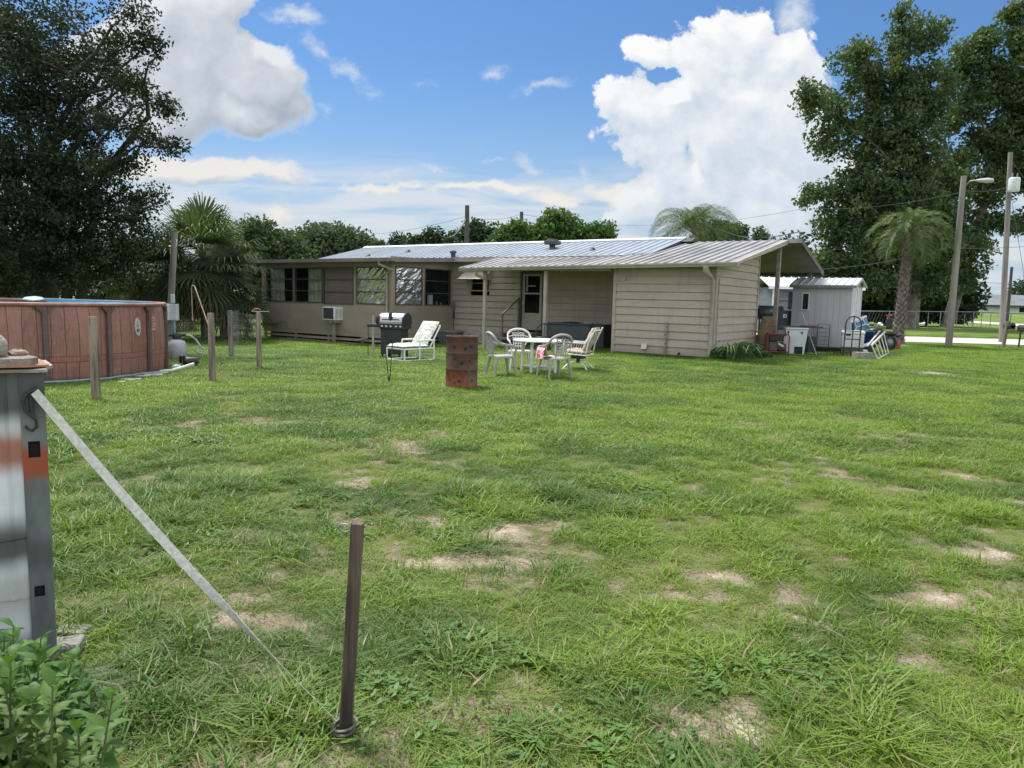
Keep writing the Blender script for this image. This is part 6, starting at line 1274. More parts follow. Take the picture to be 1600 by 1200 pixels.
b = B3(); e_ = s_ * .46; b.tube([Mt @ Vector(p) for p in ((-e_, -.22, .05), (-e_, -.23, s_ * .3), (-e_ * .75, -.23, s_ * .42), (-e_ * .75, -.23, s_ * .8), (e_ * .6, -.23, s_ * .8), (e_ * .6, -.23, s_ * .42), (e_, -.23, s_ * .3), (e_, -.22, .05), (-e_, -.22, .05))], .018, 6); b.tube([Mt @ Vector(p) for p in ((-e_ * .75, -.23, s_ * .42), (e_ * .6, -.23, s_ * .42))], .018, 6); b.build('handle', M_white, cl_)
# folded ladder lying on its side
q0 = spot(1372, 562); q1 = spot(1390, 552); zt_ = at(1368, 541, q0.y).z - q0.z; b = B3(); d_ = q1 - q0; up = Vector((0, 0, zt_ + .12)); ld = thing('step_ladder', 'pale aluminium step ladder lying on its side at the edge of the clutter', 'ladder', q0, 0)
tl = Vector((-.18, .1, zt_ + .02)); b.tube([(0, 0, .03), tuple(d_)], .03, 4); b.tube([tuple(tl), tuple(tl + d_ + Vector((.10, .2, .30)))], .035, 4); b.build('rail', mat('pale_aluminium', (.66, .64, .58), (.5, .49, .45), rough=.4, metal=.2), ld)
b = B3(); b.tube([tuple(tl + Vector((-.08, .1, -.03))), tuple(tl + d_ + Vector((-.02, .3, .33)))], .03, 4); b.build('rear_rail', MATS['pale_aluminium'], ld)
for q in range(5):
    f_ = q / 4.4; b = B3(); b.tube([tuple(d_ * f_), tuple(tl + (d_ + Vector((.10, .2, .30))) * f_)], .018, 5); b.build('rung', MATS['pale_aluminium'], ld)
# riding mower / motorbike heap
q0 = spot(1391, 549); q0.y += .9; q0 = down(q0.x, q0.y); s_ = q0.y / FPX
mo = thing('motorbike', 'dark motorbike with chrome headlight parked beside the palm trunk', 'motorbike', q0, -.35)
z9 = at(1390, 514, q0.y).z - q0.z
for i_, x_ in enumerate((-14 * s_, 14 * s_)):
    b = B3(); Mw = T((x_, .05 if i_ else -.05, .28)) @ Matrix.Rotation(math.pi / 2, 4, 'X'); b.lathe([(.20, -.05), (.27, -.06), (.30, 0), (.27, .06), (.20, .05), (.20, -.05)], 20, M=Mw); w_ = b.build('wheel', M_blackm, mo); b = B3(); b.lathe([(0, -.03), (.2, -.03), (.2, .03), (0, .03)], 12, M=Mw); b.build('rim', M_galv, w_)
b = B3(); b.ell((-.12, 0, z9 - .10), (.30, .16, .13)); b.ell((.25, 0, z9 - .16), (.34, .15, .08)); b.rbox((-.25, -.14, .2), (.28, .14, z9 - .2), .05); b.tube([(.35, 0, z9 - .15), (.6, 0, z9 - .25), (.75, 0, z9 - .20)], .05, 8); b.build('motorbike_body', mat('dark_olive', (.035, .04, .035), (.02, .022, .02), rough=.4), mo)
b = B3(); b.tube([(-.32, 0, .3), (-.18, 0, z9 + .1)], .03, 6); b.tube([(-.16, -.3, z9 + .12), (-.18, 0, z9 + .08), (-.16, .3, z9 + .12)], .018, 6); b.build('fork', M_galv, mo)
b = B3(); b.ell((-.02, -.16, z9 + .13), (.12, .10, .13)); b.build('headlight', mat('chrome', (.7, .7, .7), rough=.12, metal=1.0), mo); b = B3(); b.rbox((.2, -.08, z9 + .0), (.42, .08, z9 + .42), .03); b.build('backrest', M_blackm, mo)
# red fuel can
q0 = spot(1399, 546); h9 = 15 * q0.y / FPX; rc = thing('fuel_can', 'red plastic fuel can on the grass in front of the palm trunk', 'fuel can', q0, .2); b = B3(); b.rbox((-.17, -.1, 0), (.15, .1, h9 * .8), .04); b.build('can_body', mat('bright_red', (.45, .03, .02), (.33, .025, .02), rough=.4), rc)
b = B3(); b.tube([(-.08, 0, h9 * .78), (-.05, 0, h9), (.06, 0, h9), (.1, 0, h9 * .78)], .02, 6); b.build('handle', MATS['bright_red'], rc); b = B3(); b.tube([(.12, 0, h9 * .7), (.22, 0, h9 * .85)], .02, 6); b.build('spout', M_blackm, rc)
for px, py in ((1390, 493), (1412, 497)):
    q0 = at(px, py, 33.2); b = B3(); b.rbox((-.14, -.03, -.04), (.12, .03, .03), .01); b.tube([(-.1, 0, .0), (.14, 0, .05)], .02, 6); q = b.build('orange_tool', mat('orange_plastic', (.55, .12, .05)), label='small orange tool hung %s the palm trunk' % ('on the left side of' if px < 1400 else 'on the right side of'), cat='tool'); q.location = q0
for px, py, s_ in ((1270, 553, 1), (1288, 552, 1.3), (1415, 540, .6), (1252, 563, .5)):
    q0 = spot(px, py); b = B3(); b.rbox((-.22 * s_, -.08, 0), (.22 * s_, .08, .02), .006); q = b.build('litter_scrap', M_white, label='small flat white scrap lying in the grass near the shed', cat='scrap', group='white scraps in the grass near the shed'); q.location = q0
# ================================================================== POLES, FENCES, FAR BUILDINGS
def pole(name, label, px0, py0, px1, py1, Y, r, cat='pole', grp=None, m=M_greypost):
    p0 = g(px0, py0) if Y is None else at(px0, py0, Y); p0 = down(p0.x, p0.y) if py0 < 2000 else p0; p1 = at(px1, py1, p0.y)
    t_ = thing(name, label, cat, p0, 0, grp); b = B3(); d_ = p1 - p0; b.tube([(0, 0, -.2), tuple(d_ * .5), tuple(d_)], [r * 1.12, r, r * .85], 12); b.build('shaft', m, t_); return t_, p0, d_
lp, p0, d_ = pole('street_light', 'leaning wooden pole with grey cobra-head lamp by the road', 1482, 541, 1506, 275, None, 4.6 * 32.3 / FPX, 'street light')
b = B3(); e0 = at(1508, 290, p0.y) - p0; e1 = at(1524, 282, p0.y - .3) - p0; e2 = at(1530, 283, p0.y - .3) - p0; e3 = at(1553, 282, p0.y - .6) - p0
b.tube([tuple(e0), tuple(e0.lerp(e1, .5) + Vector((0, 0, .08))), tuple(e1)], .035, 8); b.build('arm', M_galv, lp)
b = B3(); ax = e3 - e1; b.tube([tuple(e1), tuple(e1 + ax * .25), tuple(e1 + ax * .65), tuple(e1 + ax * .95), tuple(e3)], [.05, .12, .17, .14, .05], 12, flat=.6); b.build('lamp_head', mat('lamp_grey', (.50, .52, .53), (.4, .42, .43), rough=.4), lp)
up, pu0, ud = pole('power_pole', 'tall wooden power pole carrying a white transformer can at the right', 1566, 526, 1579, 238, 37.0, .125, 'power pole')
b = B3(); c_ = at(1578, 290, 36.7) - pu0; b.lathe([(0, -.32), (.24, -.32), (.25, -.28), (.25, .25), (.22, .32), (0, .34)], 16, tuple(c_ + Vector((0, -.3, 0)))); b.build('transformer', mat('transformer_white', (.62, .65, .66), (.5, .53, .54), rough=.4), up)
b = B3()
for q in (-.12, .12): b.tube([tuple(c_ + Vector((q, -.3, .3))), tuple(c_ + Vector((q, -.3, .55)))], .035, 6)
b.build('bushing', M_galv, up)
for (px, y0, px2, y1, Y, r, lab) in ((1519.5, 498, 1522, 436, 95, .16, 'thin dark pole standing far off beyond the right field'), (1574, 496, 1581, 417, 80, .16, 'thin distant pole behind the transformer pole'), (729, 470, 730, 321, 44, .15, 'dark utility pole rising behind the left of the house roof'), (815, 470, 815, 331, 60, .17, 'small far utility pole behind the house roof near the round green trees')):
    pole('utility_pole', lab, px, y0, px2, y1, Y, r, 'power pole', m=mat('dark_pole', (.09, .075, .065), (.06, .05, .045)))
def wire(pts, Y, lab, r=.012, sag=.4):
    P = [at(x_, y_, yy_) for (x_, y_), yy_ in zip(pts, Y if isinstance(Y, (list, tuple)) else [Y] * len(pts))]; out_ = []
    for a, c in zip(P, P[1:]):
        for q in range(12): tq = q / 12; out_.append(a.lerp(c, tq) + Vector((0, 0, -4 * sag * tq * (1 - tq))))
    out_.append(P[-1]); o = P[0]; b = B3(); b.tube([tuple(p - o) for p in out_], r, 4); q = b.build('power_line', mat('cable', (.10, .10, .11)), label=lab, cat='power line'); q.location = o
wire([(1279, 421), (1480, 387)], [29, 33], 'service cable from the carport gable to the leaning street light pole', .014, .15)
wire([(1482, 387), (1640, 381)], [33, 38], 'cable passing the two right-hand poles at mid height', .014, .1)
wire([(1250, 362), (1170, 372), (1110, 352)], [45, 48, 60], 'dark bundled cable above the carport ridge', .03, .1)
wire([(560, 366), (729, 338), (815, 334), (1010, 352), (1260, 325), (1505, 300)], [70, 44, 60, 60, 50, 34], 'long thin power line crossing the sky above the house', .012, .3)
wire([(729, 340), (688, 368)], [44, 40], 'short slack cable running down from the dark utility pole', .03, .5)
wire([(1510, 298), (1578, 292), (1640, 300)], [34, 37, 38], 'upper cable between the street light and the transformer pole', .012, .1)
wire([(1579, 250), (1640, 330)], [37, 36], 'guy wire falling to the right from the transformer pole', .012, 0)
wire([(1579, 300), (1608, 480)], [37, 36], 'guy wire running down beside the transformer pole', .010, 0)
wire([(1500, 436), (1640, 440)], [95, 95], 'faint far cable over the grey roofed building', .03, .4)
# mailboxes
for (px, py, pt, dx_, lab, lean) in ((1567, 543, 508, 6, 'leaning wooden mailbox post with small black box', .10), (1591, 544, 512, 3, 'black mailbox on a thin post at the right edge', .04)):
    P_ = g(px, py); h = at(px, pt, P_.y).z - P_.z; mb = thing('mailbox', lab, 'mailbox', P_, 0); b = B3()
    w_ = .075 if lean > .05 else .035; b.tube([(0, 0, -.1), (lean, 0, h * (1.18 if lean > .05 else .9))], w_, 8); b.build('post', M_post if lean > .05 else M_blackm, mb)
    b = B3(); b.rbox((lean - .02, -.2, h * .82), (lean + .24, .25, h * .82 + .2), .03); b.tube([(lean + .11, -.2, h * .82 + .17), (lean + .11, .25, h * .82 + .17)], .115, 12); b.build('box', M_blackm, mb)
# chain link fence beyond the road
fe = g(1345, 509); cf = thing('chain_link_fence', 'grey chain-link fence with thin posts beyond the road', 'fence', (0, 0, 0), 0)
pts = [at(1340, 486, 52), at(1390, 486.5, 56), at(1432, 486.5, 60), at(1470, 487, 60), at(1522, 487.5, 61), at(1580, 489.5, 60), at(1660, 492, 58)]
b = B3(); b.tube([tuple(p) for p in pts], .035, 6); b.build('top_rail', M_galv, cf)
for i_, p in enumerate(pts): b = B3(); q = down(p.x, p.y); b.tube([tuple(q), tuple(p)], .04, 6); b.build('post', M_galv, cf)
for px in (1411, 1451, 1496, 1508, 1535, 1549, 1605):
    p = at(px, 487.5, 60); q = down(p.x, p.y); b = B3(); b.tube([tuple(q), (p.x, p.y, q.z + 1.3)], .03, 6); b.build('post', M_galv, cf)
b = B3()
for a, c in zip(pts, pts[1:]):
    L = (c - a).length; n = int(L / .55); a0 = down(a.x, a.y); c0 = down(c.x, c.y)
    for q in range(-2, n + 1):
        for sgn in (0, 1):
            t0, t1 = q / n, (q + 2) / n; lo = a0.lerp(c0, t0 if sgn else t1); hi = a.lerp(c, t1 if sgn else t0)
            if 0 <= min(t0, t1) and max(t0, t1) <= 1: b.tube([tuple(lo), tuple(hi)], .004, 3, cap=False)
b.build('chain_mesh', M_galv, cf)
# background wire fence behind pool, left
b = B3(); cf2 = thing('back_fence', 'low dark wire fence running behind the pool and palms', 'fence', (0, 0, 0), 0)
pA = down(-16.5, 36); pB = down(-10.0, 33.5)
for q in range(7): c_ = pA.lerp(pB, q / 6); bb_ = B3(); bb_.tube([tuple(c_), tuple(c_ + Vector((0, 0, 1.05)))], .04, 6); bb_.build('post', M_post, cf2)
for z in [.1 + .13 * q for q in range(8)]: b.tube([tuple(pA + Vector((0, 0, z))), tuple(pB + Vector((0, 0, z)))], .006, 3)
for q in range(60): c_ = pA.lerp(pB, q / 60); b.tube([tuple(c_), tuple(c_ + Vector((0, 0, 1.0)))], .005, 3)
b.build('wire_mesh', M_blackm, cf2)
# far white building with grey roof
fb = thing('far_building', 'long low white building with grey roof beyond the right field', 'building', down(at(1530, 490, 150).x, 150), 0); fz0 = fb.location.z; X0 = 0; X1 = 22
zb_ = at(1560, 489, 150).z - fz0; ze_ = at(1560, 477, 150).z - fz0; zr_ = at(1560, 460, 153).z - fz0
b = B3(); b.box((0, 0, -1), (X1, 9, ze_)); b.build('wall', mat('far_white', (.75, .77, .78), (.66, .68, .69), scale=.5), fb)
b = B3(); b.prism([(-.9, -1, ze_), (-.9, 4.5, zr_), (-.9, 10, ze_)], (X1 + 2, 0, 0)); b.build('roof', mat('far_roof', (.17, .18, .20), (.13, .14, .155), scale=.7), fb); b = B3(); b.box((-1, -1.08, ze_ - .35), (X1, -1.0, ze_ + .05)); b.build('fascia', mat('dark_band', (.05, .05, .06)), fb)
b = B3(); b.box((8, -.06, .3), (17, -.01, 1.9)); b.build('window', M_dark, fb)
# neighbouring grey cottage behind the carport
nb_ = thing('neighbour_house', 'small blue grey house with white ribbed metal roof behind the shed', 'house', down(at(1205, 500, 44).x, 44), -.15); o_ = nb_.location
ze_ = at(1215, 448, 44).z - o_.z; zr_ = at(1215, 434, 46.5).z - o_.z; Lx = at(1333, 450, 44).x - o_.x
b = B3(); b.box((0, 0, 0), (Lx, 6, ze_)); b.build('wall', mat('bluegrey_siding', (.15, .165, .19), (.12, .135, .155), scale=1, stretch=(.3, .3, 4)), nb_)
b = B3(); panel(b, -.3, Lx + .3, -.4, ze_ - .02, 3, zr_, rib=.45, rh=.06); b.prism([(-.3, 3, zr_), (-.3, 6.4, ze_ - .02), (-.3, 6.4, ze_), (-.3, 3, zr_ + .03)], (Lx + .6, 0, 0)); b.build('roof', mat('white_metal_roof', (.66, .68, .70), (.52, .54, .56), rough=.4, scale=2), nb_)
b = B3(); b.box((-.32, -.44, ze_ - .14), (Lx + .3, -.4, ze_)); b.box((-.02, -.03, 0), (.12, .0, ze_)); b.build('trim', M_white, nb_)
wv = B3(); wv.box((.9, -.03, ze_ - 1.3), (2.1, -.01, ze_ - .3)); wv.build('window', M_dark, nb_)
nn = thing('blue_trailer', 'small pale blue trailer glimpsed past the carport behind the smoker', 'trailer', down(at(1190, 500, 50).x, 50), 0); o_ = nn.location; b = B3(); b.rbox((0, 0, .4), (1.1, 2.5, at(1195, 468, 50).z - o_.z), .06); b.build('trailer_body', mat('pale_blue_wall', (.20, .29, .42), (.16, .24, .35), scale=2), nn); b = B3(); b.box((-.1, .2, .0), (1.2, 2.3, .39)); b.build('trailer_base', M_blackm, nn)
# tan shed + clutter seen under the oak
P_ = down(-19.5, 33); us = thing('garden_outbuilding', 'low tan outbuilding with white roof edge in the shade under the oak', 'outbuilding', P_, .1); b = B3(); b.box((0, 0, 0), (4.2, 3, 1.55)); b.build('wall', mat('tan_wall', (.24, .16, .10), (.12, .13, .06), scale=1.2, rough=.9), us); b = B3(); b.prism([(-.2, -.3, 1.60), (-.2, 3.3, 1.9), (-.2, 3.3, 1.98), (-.2, -.3, 1.68)], (4.6, 0, 0)); b.build('roof', M_ridge, us)
# ================================================================== VEGETATION
VG = np.random.default_rng(21)
def unit(v): return v / np.maximum(np.linalg.norm(v, axis=1, keepdims=True), 1e-9)
def leafmesh(name, C, size, m, parent=None, up=.5, asp=.55, rs=None, down_=0.0, **kw):
    n = len(C); r = rs or VG
    nrm = unit(r.normal(size=(n, 3)) + np.array([0, 0, up])); a = unit(np.cross(nrm, r.normal(size=(n, 3)))); a[:, 2] -= down_; a = unit(a); c_ = unit(np.cross(nrm, a))
    s = (size * r.uniform(.6, 1.3, n))[:, None]
    v = np.stack([C - a * s, C + c_ * s * asp + nrm * s * .12, C + a * s, C - c_ * s * asp + nrm * s * .12], 1).reshape(-1, 3)
    f = np.arange(n * 4).reshape(-1, 4)
    return npmesh(name, v, f, m, parent, **kw)
def limb(b, p0, p1, r0, r1, bend=.12, n=5, seed=0):
    rd = np.random.default_rng(seed); p0 = np.array(p0); p1 = np.array(p1); L = np.linalg.norm(p1 - p0); o = rd.normal(size=3) * L * bend; o[2] = abs(o[2]) * .6
    pts = [tuple(p0 + (p1 - p0) * q / n + o * math.sin(math.pi * q / n) + (rd.normal(size=3) * L * .015 if 0 < q < n else 0)) for q in range(n + 1)]
    b.tube(pts, [r0 + (r1 - r0) * q / n for q in range(n + 1)], 6, cap=False); return pts
def blobs_px(bl, dflt):
    out_ = []
    for e in bl:
        px, py, rx, ry = e[:4]; Y = e[4] if len(e) > 4 else dflt; w = e[5] if len(e) > 5 else 1.0
        P = at(px, py, Y); k_ = Y / FPX; out_.append((np.array(P), np.array([rx * k_, max(rx, ry) * k_ * .9, ry * k_]), w))
    return out_
def tree(name, label, base, bl, Yd, ncl, cr, per, leaf, m, mt, tr, th, group=None, cat='tree', seed=1, shell=.55, nb=40, squash=.75, br=.05, up=.5):
    r = np.random.default_rng(seed); root = thing(name, label, cat, base, 0, group); o = np.array(base)
    B = blobs_px(bl, Yd); vol = np.array([np.prod(q[1]) ** .6 * q[2] for q in B]); pr = vol / vol.sum(); idx = r.choice(len(B), ncl, p=pr)
    d = unit(r.normal(size=(ncl, 3))); rad = r.uniform(0, 1, ncl) ** shell; c = np.array([B[i_][0] for i_ in idx]) + d * np.array([B[i_][1] for i_ in idx]) * rad[:, None]
    csz = cr * r.uniform(.5, 1.35, ncl); npc = np.maximum((per * (csz / cr) ** 2).astype(int), 4)
    rep = np.repeat(np.arange(ncl), npc); off_ = r.normal(size=(len(rep), 3)); off_ = unit(off_) * (r.uniform(0, 1, (len(rep), 1)) ** .6); off_[:, 2] *= squash
    L = c[rep] + off_ * csz[rep][:, None]; L = L[L[:, 2] > .3]
    leafmesh('crown', L - o, leaf, m, root, up=up, rs=r)
    b = B3(); top = np.array([0, 0, th]) if not isinstance(th, tuple) else np.array(th)
    b.tube([(0, 0, -.2), (0, 0, .25), tuple(top * .5), tuple(top)], [tr * 1.5, tr * 1.05, tr * .85, tr * .5], 12)
    sel = r.choice(ncl, min(nb, ncl), replace=False)
    main = [limb(b, top * .75 + np.array([0, 0, 0]), B[i_][0] - o, tr * .34, tr * .04, .08, 8, seed * 50 + i_) for i_ in range(len(B)) if .55 < B[i_][2] and B[i_][1][0] > 20 * B[i_][0][1] / FPX]
    for j, s_ in enumerate(sel):
        tgt = c[s_] - o; al = min((p for mm in main for p in mm), key=lambda p: np.linalg.norm(np.array(p) - tgt) + .35 * abs(p[2] - tgt[2] + 1)) if main else tuple(top)
        limb(b, al, tgt, br, br * .25, .1, 4, seed * 99 + j)
    b.build('trunk', mt, root); return root
M_bark = mat('oak_bark', (.075, .065, .055), (.04, .035, .03), rough=.95, scale=6, stretch=(1, 1, .3), bump=.5)
M_bark2 = mat('sycamore_bark', (.20, .17, .14), (.09, .075, .06), rough=.9, scale=2, bump=.3)
L_oak = leafmat('oak_leaves', (.015, .028, .011), (.034, .050, .020), (.042, .056, .020), trans=.18)
L_syc = leafmat('sycamore_leaves', (.052, .092, .042), (.090, .132, .056), (.140, .165, .062), trans=.32)  # greens lightened with a bluish tint that paints in distance haze
L_far = leafmat('far_leaves', (.040, .070, .030), (.070, .110, .045), (.10, .14, .055), trans=.25)
L_far2 = leafmat('dark_far_leaves', (.028, .052, .026), (.050, .080, .038), None, trans=.2)
L_vine = leafmat('vine_leaves', (.050, .105, .030), (.095, .165, .045), (.12, .18, .05), trans=.3)
# ---- the big oak on the left
ob = down(at(70, 470, 23).x, 23)
tree('live_oak', 'huge dark oak filling the upper left behind the pool', ob,
     [(20, 60, 150, 90), (60, 150, 150, 100), (40, 270, 150, 90), (90, 360, 130, 70), (10, 400, 140, 80), (-120, 200, 160, 260, 22), (140, 110, 60, 45, 21, .5), (140, 210, 50, 40, 21, .4), (200, 22, 45, 16, 20, 1.1), (200, 72, 50, 18, 20, 1.1), (242, 62, 22, 12, 20, .9), (200, 130, 45, 16, 20, 1.0), (245, 160, 28, 9, 20, 1.0), (262, 176, 18, 7, 20, .9), (232, 100, 26, 9, 20, .8),
      (185, 190, 50, 14, 20, .9), (225, 216, 36, 9, 20, 1.0), (262, 231, 24, 7, 20, 1.0), (170, 262, 40, 18, 20, .7), (205, 250, 24, 8, 20, .8), (200, 345, 55, 48, 22, .9), (225, 310, 32, 24, 22, .5), (130, 300, 55, 40, 21, .6), (170, 400, 70, 40, 22, .9), (60, 430, 90, 30, 24, .6), (200, 440, 40, 30, 26, .5)],
     21, 2100, .40, 62, .054, L_oak, M_bark, .42, 5.2, seed=4, shell=.5, nb=240, br=.035, up=.3)
for px, lean in ((52, -.3), (98, .6), (118, .9)):
    P_ = down(at(px, 470, 24.5).x, 24.5); rt = thing('oak_trunk' if False else 'shade_tree', 'dark slender trunk under the oak, %s' % {52: 'nearest the left edge', 98: 'middle one behind the pool', 118: 'rightmost of the three'}[px], 'tree', P_, 0); b = B3(); b.tube([(0, 0, -.1), (lean * .3, 0, 2), (lean, 0, 5)], [.2, .16, .1], 8); b.build('trunk', M_bark, rt)
# dark understorey hedge behind pool left
tree('dark_hedge', 'dense dark hedge behind the pool under the oak', down(-22, 30), [(-40, 420, 90, 45, 30), (40, 400, 70, 35, 29), (90, 428, 60, 26, 33), (190, 440, 50, 30, 32), (-30, 470, 80, 30, 30), (250, 430, 50, 50, 34), (20, 445, 50, 28, 30)], 30, 420, .7, 60, .11, L_oak, M_bark, .1, 2, cat='hedge', seed=9, nb=8)
# ---- sycamores
tree('sycamore', 'tall bright-trunked sycamore with ragged pointed crown beyond the carport', down(at(1425, 507, 62).x, 62),
     [(1425, 60, 37, 41), (1411, 18, 13, 16, 62, 1.3), (1400, 130, 49, 45), (1345, 105, 41, 39), (1348, 76, 15, 16, 62, 1.2), (1445, 150, 49, 49), (1474, 58, 14, 20, 62, 1.0), (1262, 148, 24, 20, 61, 1.4), (1300, 170, 41, 37), (1350, 210, 49, 41), (1430, 240, 49, 49, 62, .8), (1290, 225, 29, 25), (1340, 285, 49, 37), (1275, 300, 26, 13, 61, 1.2), (1256, 312, 14, 7, 61, 1.0),
      (1420, 320, 57, 41), (1310, 350, 45, 33), (1380, 380, 66, 37), (1470, 330, 33, 41, 62, .7), (1300, 410, 45, 33), (1350, 440, 49, 29), (1440, 430, 41, 33), (1510, 400, 37, 33, 64, .8), (1500, 440, 29, 25, 64, .6), (1390, 300, 60, 60), (1450, 390, 60, 45), (1330, 330, 50, 55), (1400, 200, 50, 55), (1360, 410, 60, 35), (1480, 300, 40, 45, 64, .7)],
     62, 1500, .92, 50, .18, L_syc, M_bark2, .5, 14, seed=12, shell=.5, nb=120, br=.07)
tree('sycamore', 'second tall sycamore at the right edge above the two poles', down(at(1480, 507, 66).x, 66),
     [(1528, 78, 18, 28, 66, 1.1), (1545, 55, 14, 18, 66, 1.0), (1500, 110, 29, 33), (1600, 60, 33, 41), (1590, 20, 18, 14, 66, 1.0), (1560, 130, 49, 41), (1510, 180, 41, 41), (1600, 170, 41, 41), (1560, 220, 49, 33), (1500, 260, 41, 37, 66, .7), (1600, 270, 49, 33), (1540, 300, 41, 29, 66, .6), (1640, 200, 57, 98), (1560, 350, 37, 15, 66, .8), (1610, 350, 33, 18, 66, .45), (1500, 350, 33, 33, 66, .6), (1530, 380, 25, 11, 66, .4)],
     66, 1000, .90, 48, .19, L_syc, M_bark2, .5, (3, 0, 14), seed=15, shell=.5, nb=110, br=.07)
# lower greenery on the right
tree('bushy_tree', 'dense dark green tree mass behind the shed and palm trunk', down(at(1380, 500, 70).x, 70), [(1300, 440, 60, 40), (1360, 460, 60, 30), (1430, 455, 50, 35), (1490, 455, 40, 35), (1235, 400, 26, 40, 68, .5), (1400, 490, 60, 18), (1470, 485, 45, 14)], 70, 520, 1.3, 50, .26, L_far2, M_bark, .3, 3, seed=17, nb=10)
tree('bushy_tree', 'bright green shrub on the far side of the fence left of the street light', down(at(1448, 495, 68).x, 68), [(1448, 470, 24, 16)], 68, 80, .6, 50, .16, L_vine, M_bark, .1, 1, seed=18, nb=6)
tree('bushy_tree', 'rounded yellow-green tree seen past the carport and side wall', down(at(1200, 490, 56).x, 56), [(1200, 460, 14, 34, 56), (1215, 440, 20, 16, 56), (1190, 480, 16, 20, 56)], 56, 120, .7, 60, .16, L_vine, M_bark, .12, 2.5, seed=19, nb=6)
tree('far_tree', 'dark far tree cut by the right edge behind the white building', down(at(1600, 490, 175).x, 175), [(1602, 462, 24, 16), (1625, 455, 30, 24)], 175, 110, 2.0, 60, .45, L_far2, M_bark, .4, 5, seed=20, nb=5)
# ---- trees beyond the house, left to right
tree('spreading_oak', 'rounded oak beyond the palm at the left end of the house', down(at(405, 480, 58).x, 58), [(395, 375, 40, 30), (430, 385, 30, 25), (370, 400, 45, 40), (420, 420, 60, 40), (350, 380, 25, 20), (455, 400, 30, 20)], 58, 420, .95, 55, .19, L_far, M_bark, .3, 5, seed=31, nb=20)
tree('spreading_oak', 'hazy domed oak beyond the left rake of the metal roof', down(at(515, 480, 95).x, 95), [(515, 378, 50, 26), (545, 382, 32, 22), (480, 385, 30, 20), (510, 400, 60, 20), (455, 390, 22, 22)], 95, 380, 1.4, 55, .30, leafmat('hazy_leaves', (.060, .085, .055), (.085, .115, .070), None), M_bark, .4, 6, seed=32, nb=10)
tree('far_tree', 'small distant tree peeking over the left roof edge', down(at(592, 480, 110).x, 110), [(592, 384, 8, 5), (588, 392, 10, 6)], 110, 24, 1.0, 40, .3, L_far2, M_bark, .2, 5, seed=33, nb=3)
tree('shrubby_tree', 'dark ragged tree left of the utility pole above the roof', down(at(640, 480, 60).x, 60), [(622, 378, 8, 12), (650, 378, 12, 12), (672, 376, 15, 14), (700, 380, 16, 12), (640, 390, 30, 10), (690, 392, 35, 10)], 60, 190, .75, 50, .17, L_far2, M_bark, .15, 4, seed=34, nb=16)
tree('shrubby_tree', 'bushy dark tree behind the utility pole on the roofline', down(at(745, 480, 62).x, 62), [(742, 362, 18, 14), (720, 378, 25, 14), (765, 378, 24, 16), (740, 392, 40, 10), (772, 356, 5, 5, 62, .2)], 62, 210, .8, 50, .18, L_far2, M_bark, .15, 4, seed=35, nb=16)
tree('vine_covered_tree', 'pale green vine-draped tree between the two utility poles', down(at(800, 480, 52).x, 52), [(805, 366, 24, 14), (790, 378, 26, 14), (825, 376, 22, 16)], 52, 200, .62, 60, .14, L_vine, M_bark, .15, 4, seed=36, nb=8, shell=.4)
tree('vine_covered_tree', 'domed tree smothered in green vines, the tallest over the roof', down(at(875, 480, 52).x, 52), [(872, 352, 28, 24), (875, 372, 42, 24), (850, 365, 20, 20), (905, 368, 18, 14)], 52, 330, .62, 65, .14, L_vine, M_bark, .2, 4, seed=37, nb=4, shell=.35)
tree('vine_covered_tree', 'small round vine-covered tree right of the tall dome', down(at(938, 480, 52).x, 52), [(940, 364, 18, 14), (930, 376, 24, 12)], 52, 130, .55, 60, .13, L_vine, M_bark, .15, 4, seed=38, nb=3, shell=.35)
tree('shrubby_tree', 'dark leafy tree right of the feathery palm above the carport', down(at(1135, 480, 58).x, 58), [(1125, 362, 16, 16), (1150, 366, 16, 12), (1105, 368, 14, 16), (1140, 380, 25, 8)], 58, 150, .7, 50, .17, L_far, M_bark, .15, 4, seed=39, nb=8)
tree('shrubby_tree', 'small wispy tree top just left of the carport ridge', down(at(1188, 480, 66).x, 66), [(1187, 364, 8, 9), (1190, 374, 12, 6)], 66, 26, .6, 30, .15, L_far, M_bark, .1, 4.5, seed=40, nb=8)
# ---- palms
M_ptr = mat('palm_trunk', (.15, .12, .09), (.05, .042, .035), rough=.95, scale=5, bump=1, bscale=9)
L_fan = leafmat('fan_palm_leaves', (.045, .070, .036), (.105, .140, .072), None, trans=.3, rough=.6)
L_dry = leafmat('dry_palm_leaves', (.16, .12, .065), (.22, .17, .10), None, trans=.2)
L_pin = leafmat('pindo_leaves', (.060, .095, .040), (.12, .155, .068), None, trans=.3, rough=.6)
def frame_of(d):
    d = d / np.linalg.norm(d); s_ = np.cross(d, [0, 0, 1.0]); s_ = s_ / max(np.linalg.norm(s_), 1e-6); return d, s_, np.cross(s_, d)
def strip(V_, F_, pts, w, side_):
    o = len(V_); n = len(pts)
    for i_, p in enumerate(pts): ww = w[i_]; V_.append(p - side_ * ww); V_.append(p + side_ * ww)
    for i_ in range(n - 1): F_.append((o + 2 * i_, o + 2 * i_ + 1, o + 2 * i_ + 3, o + 2 * i_ + 2))
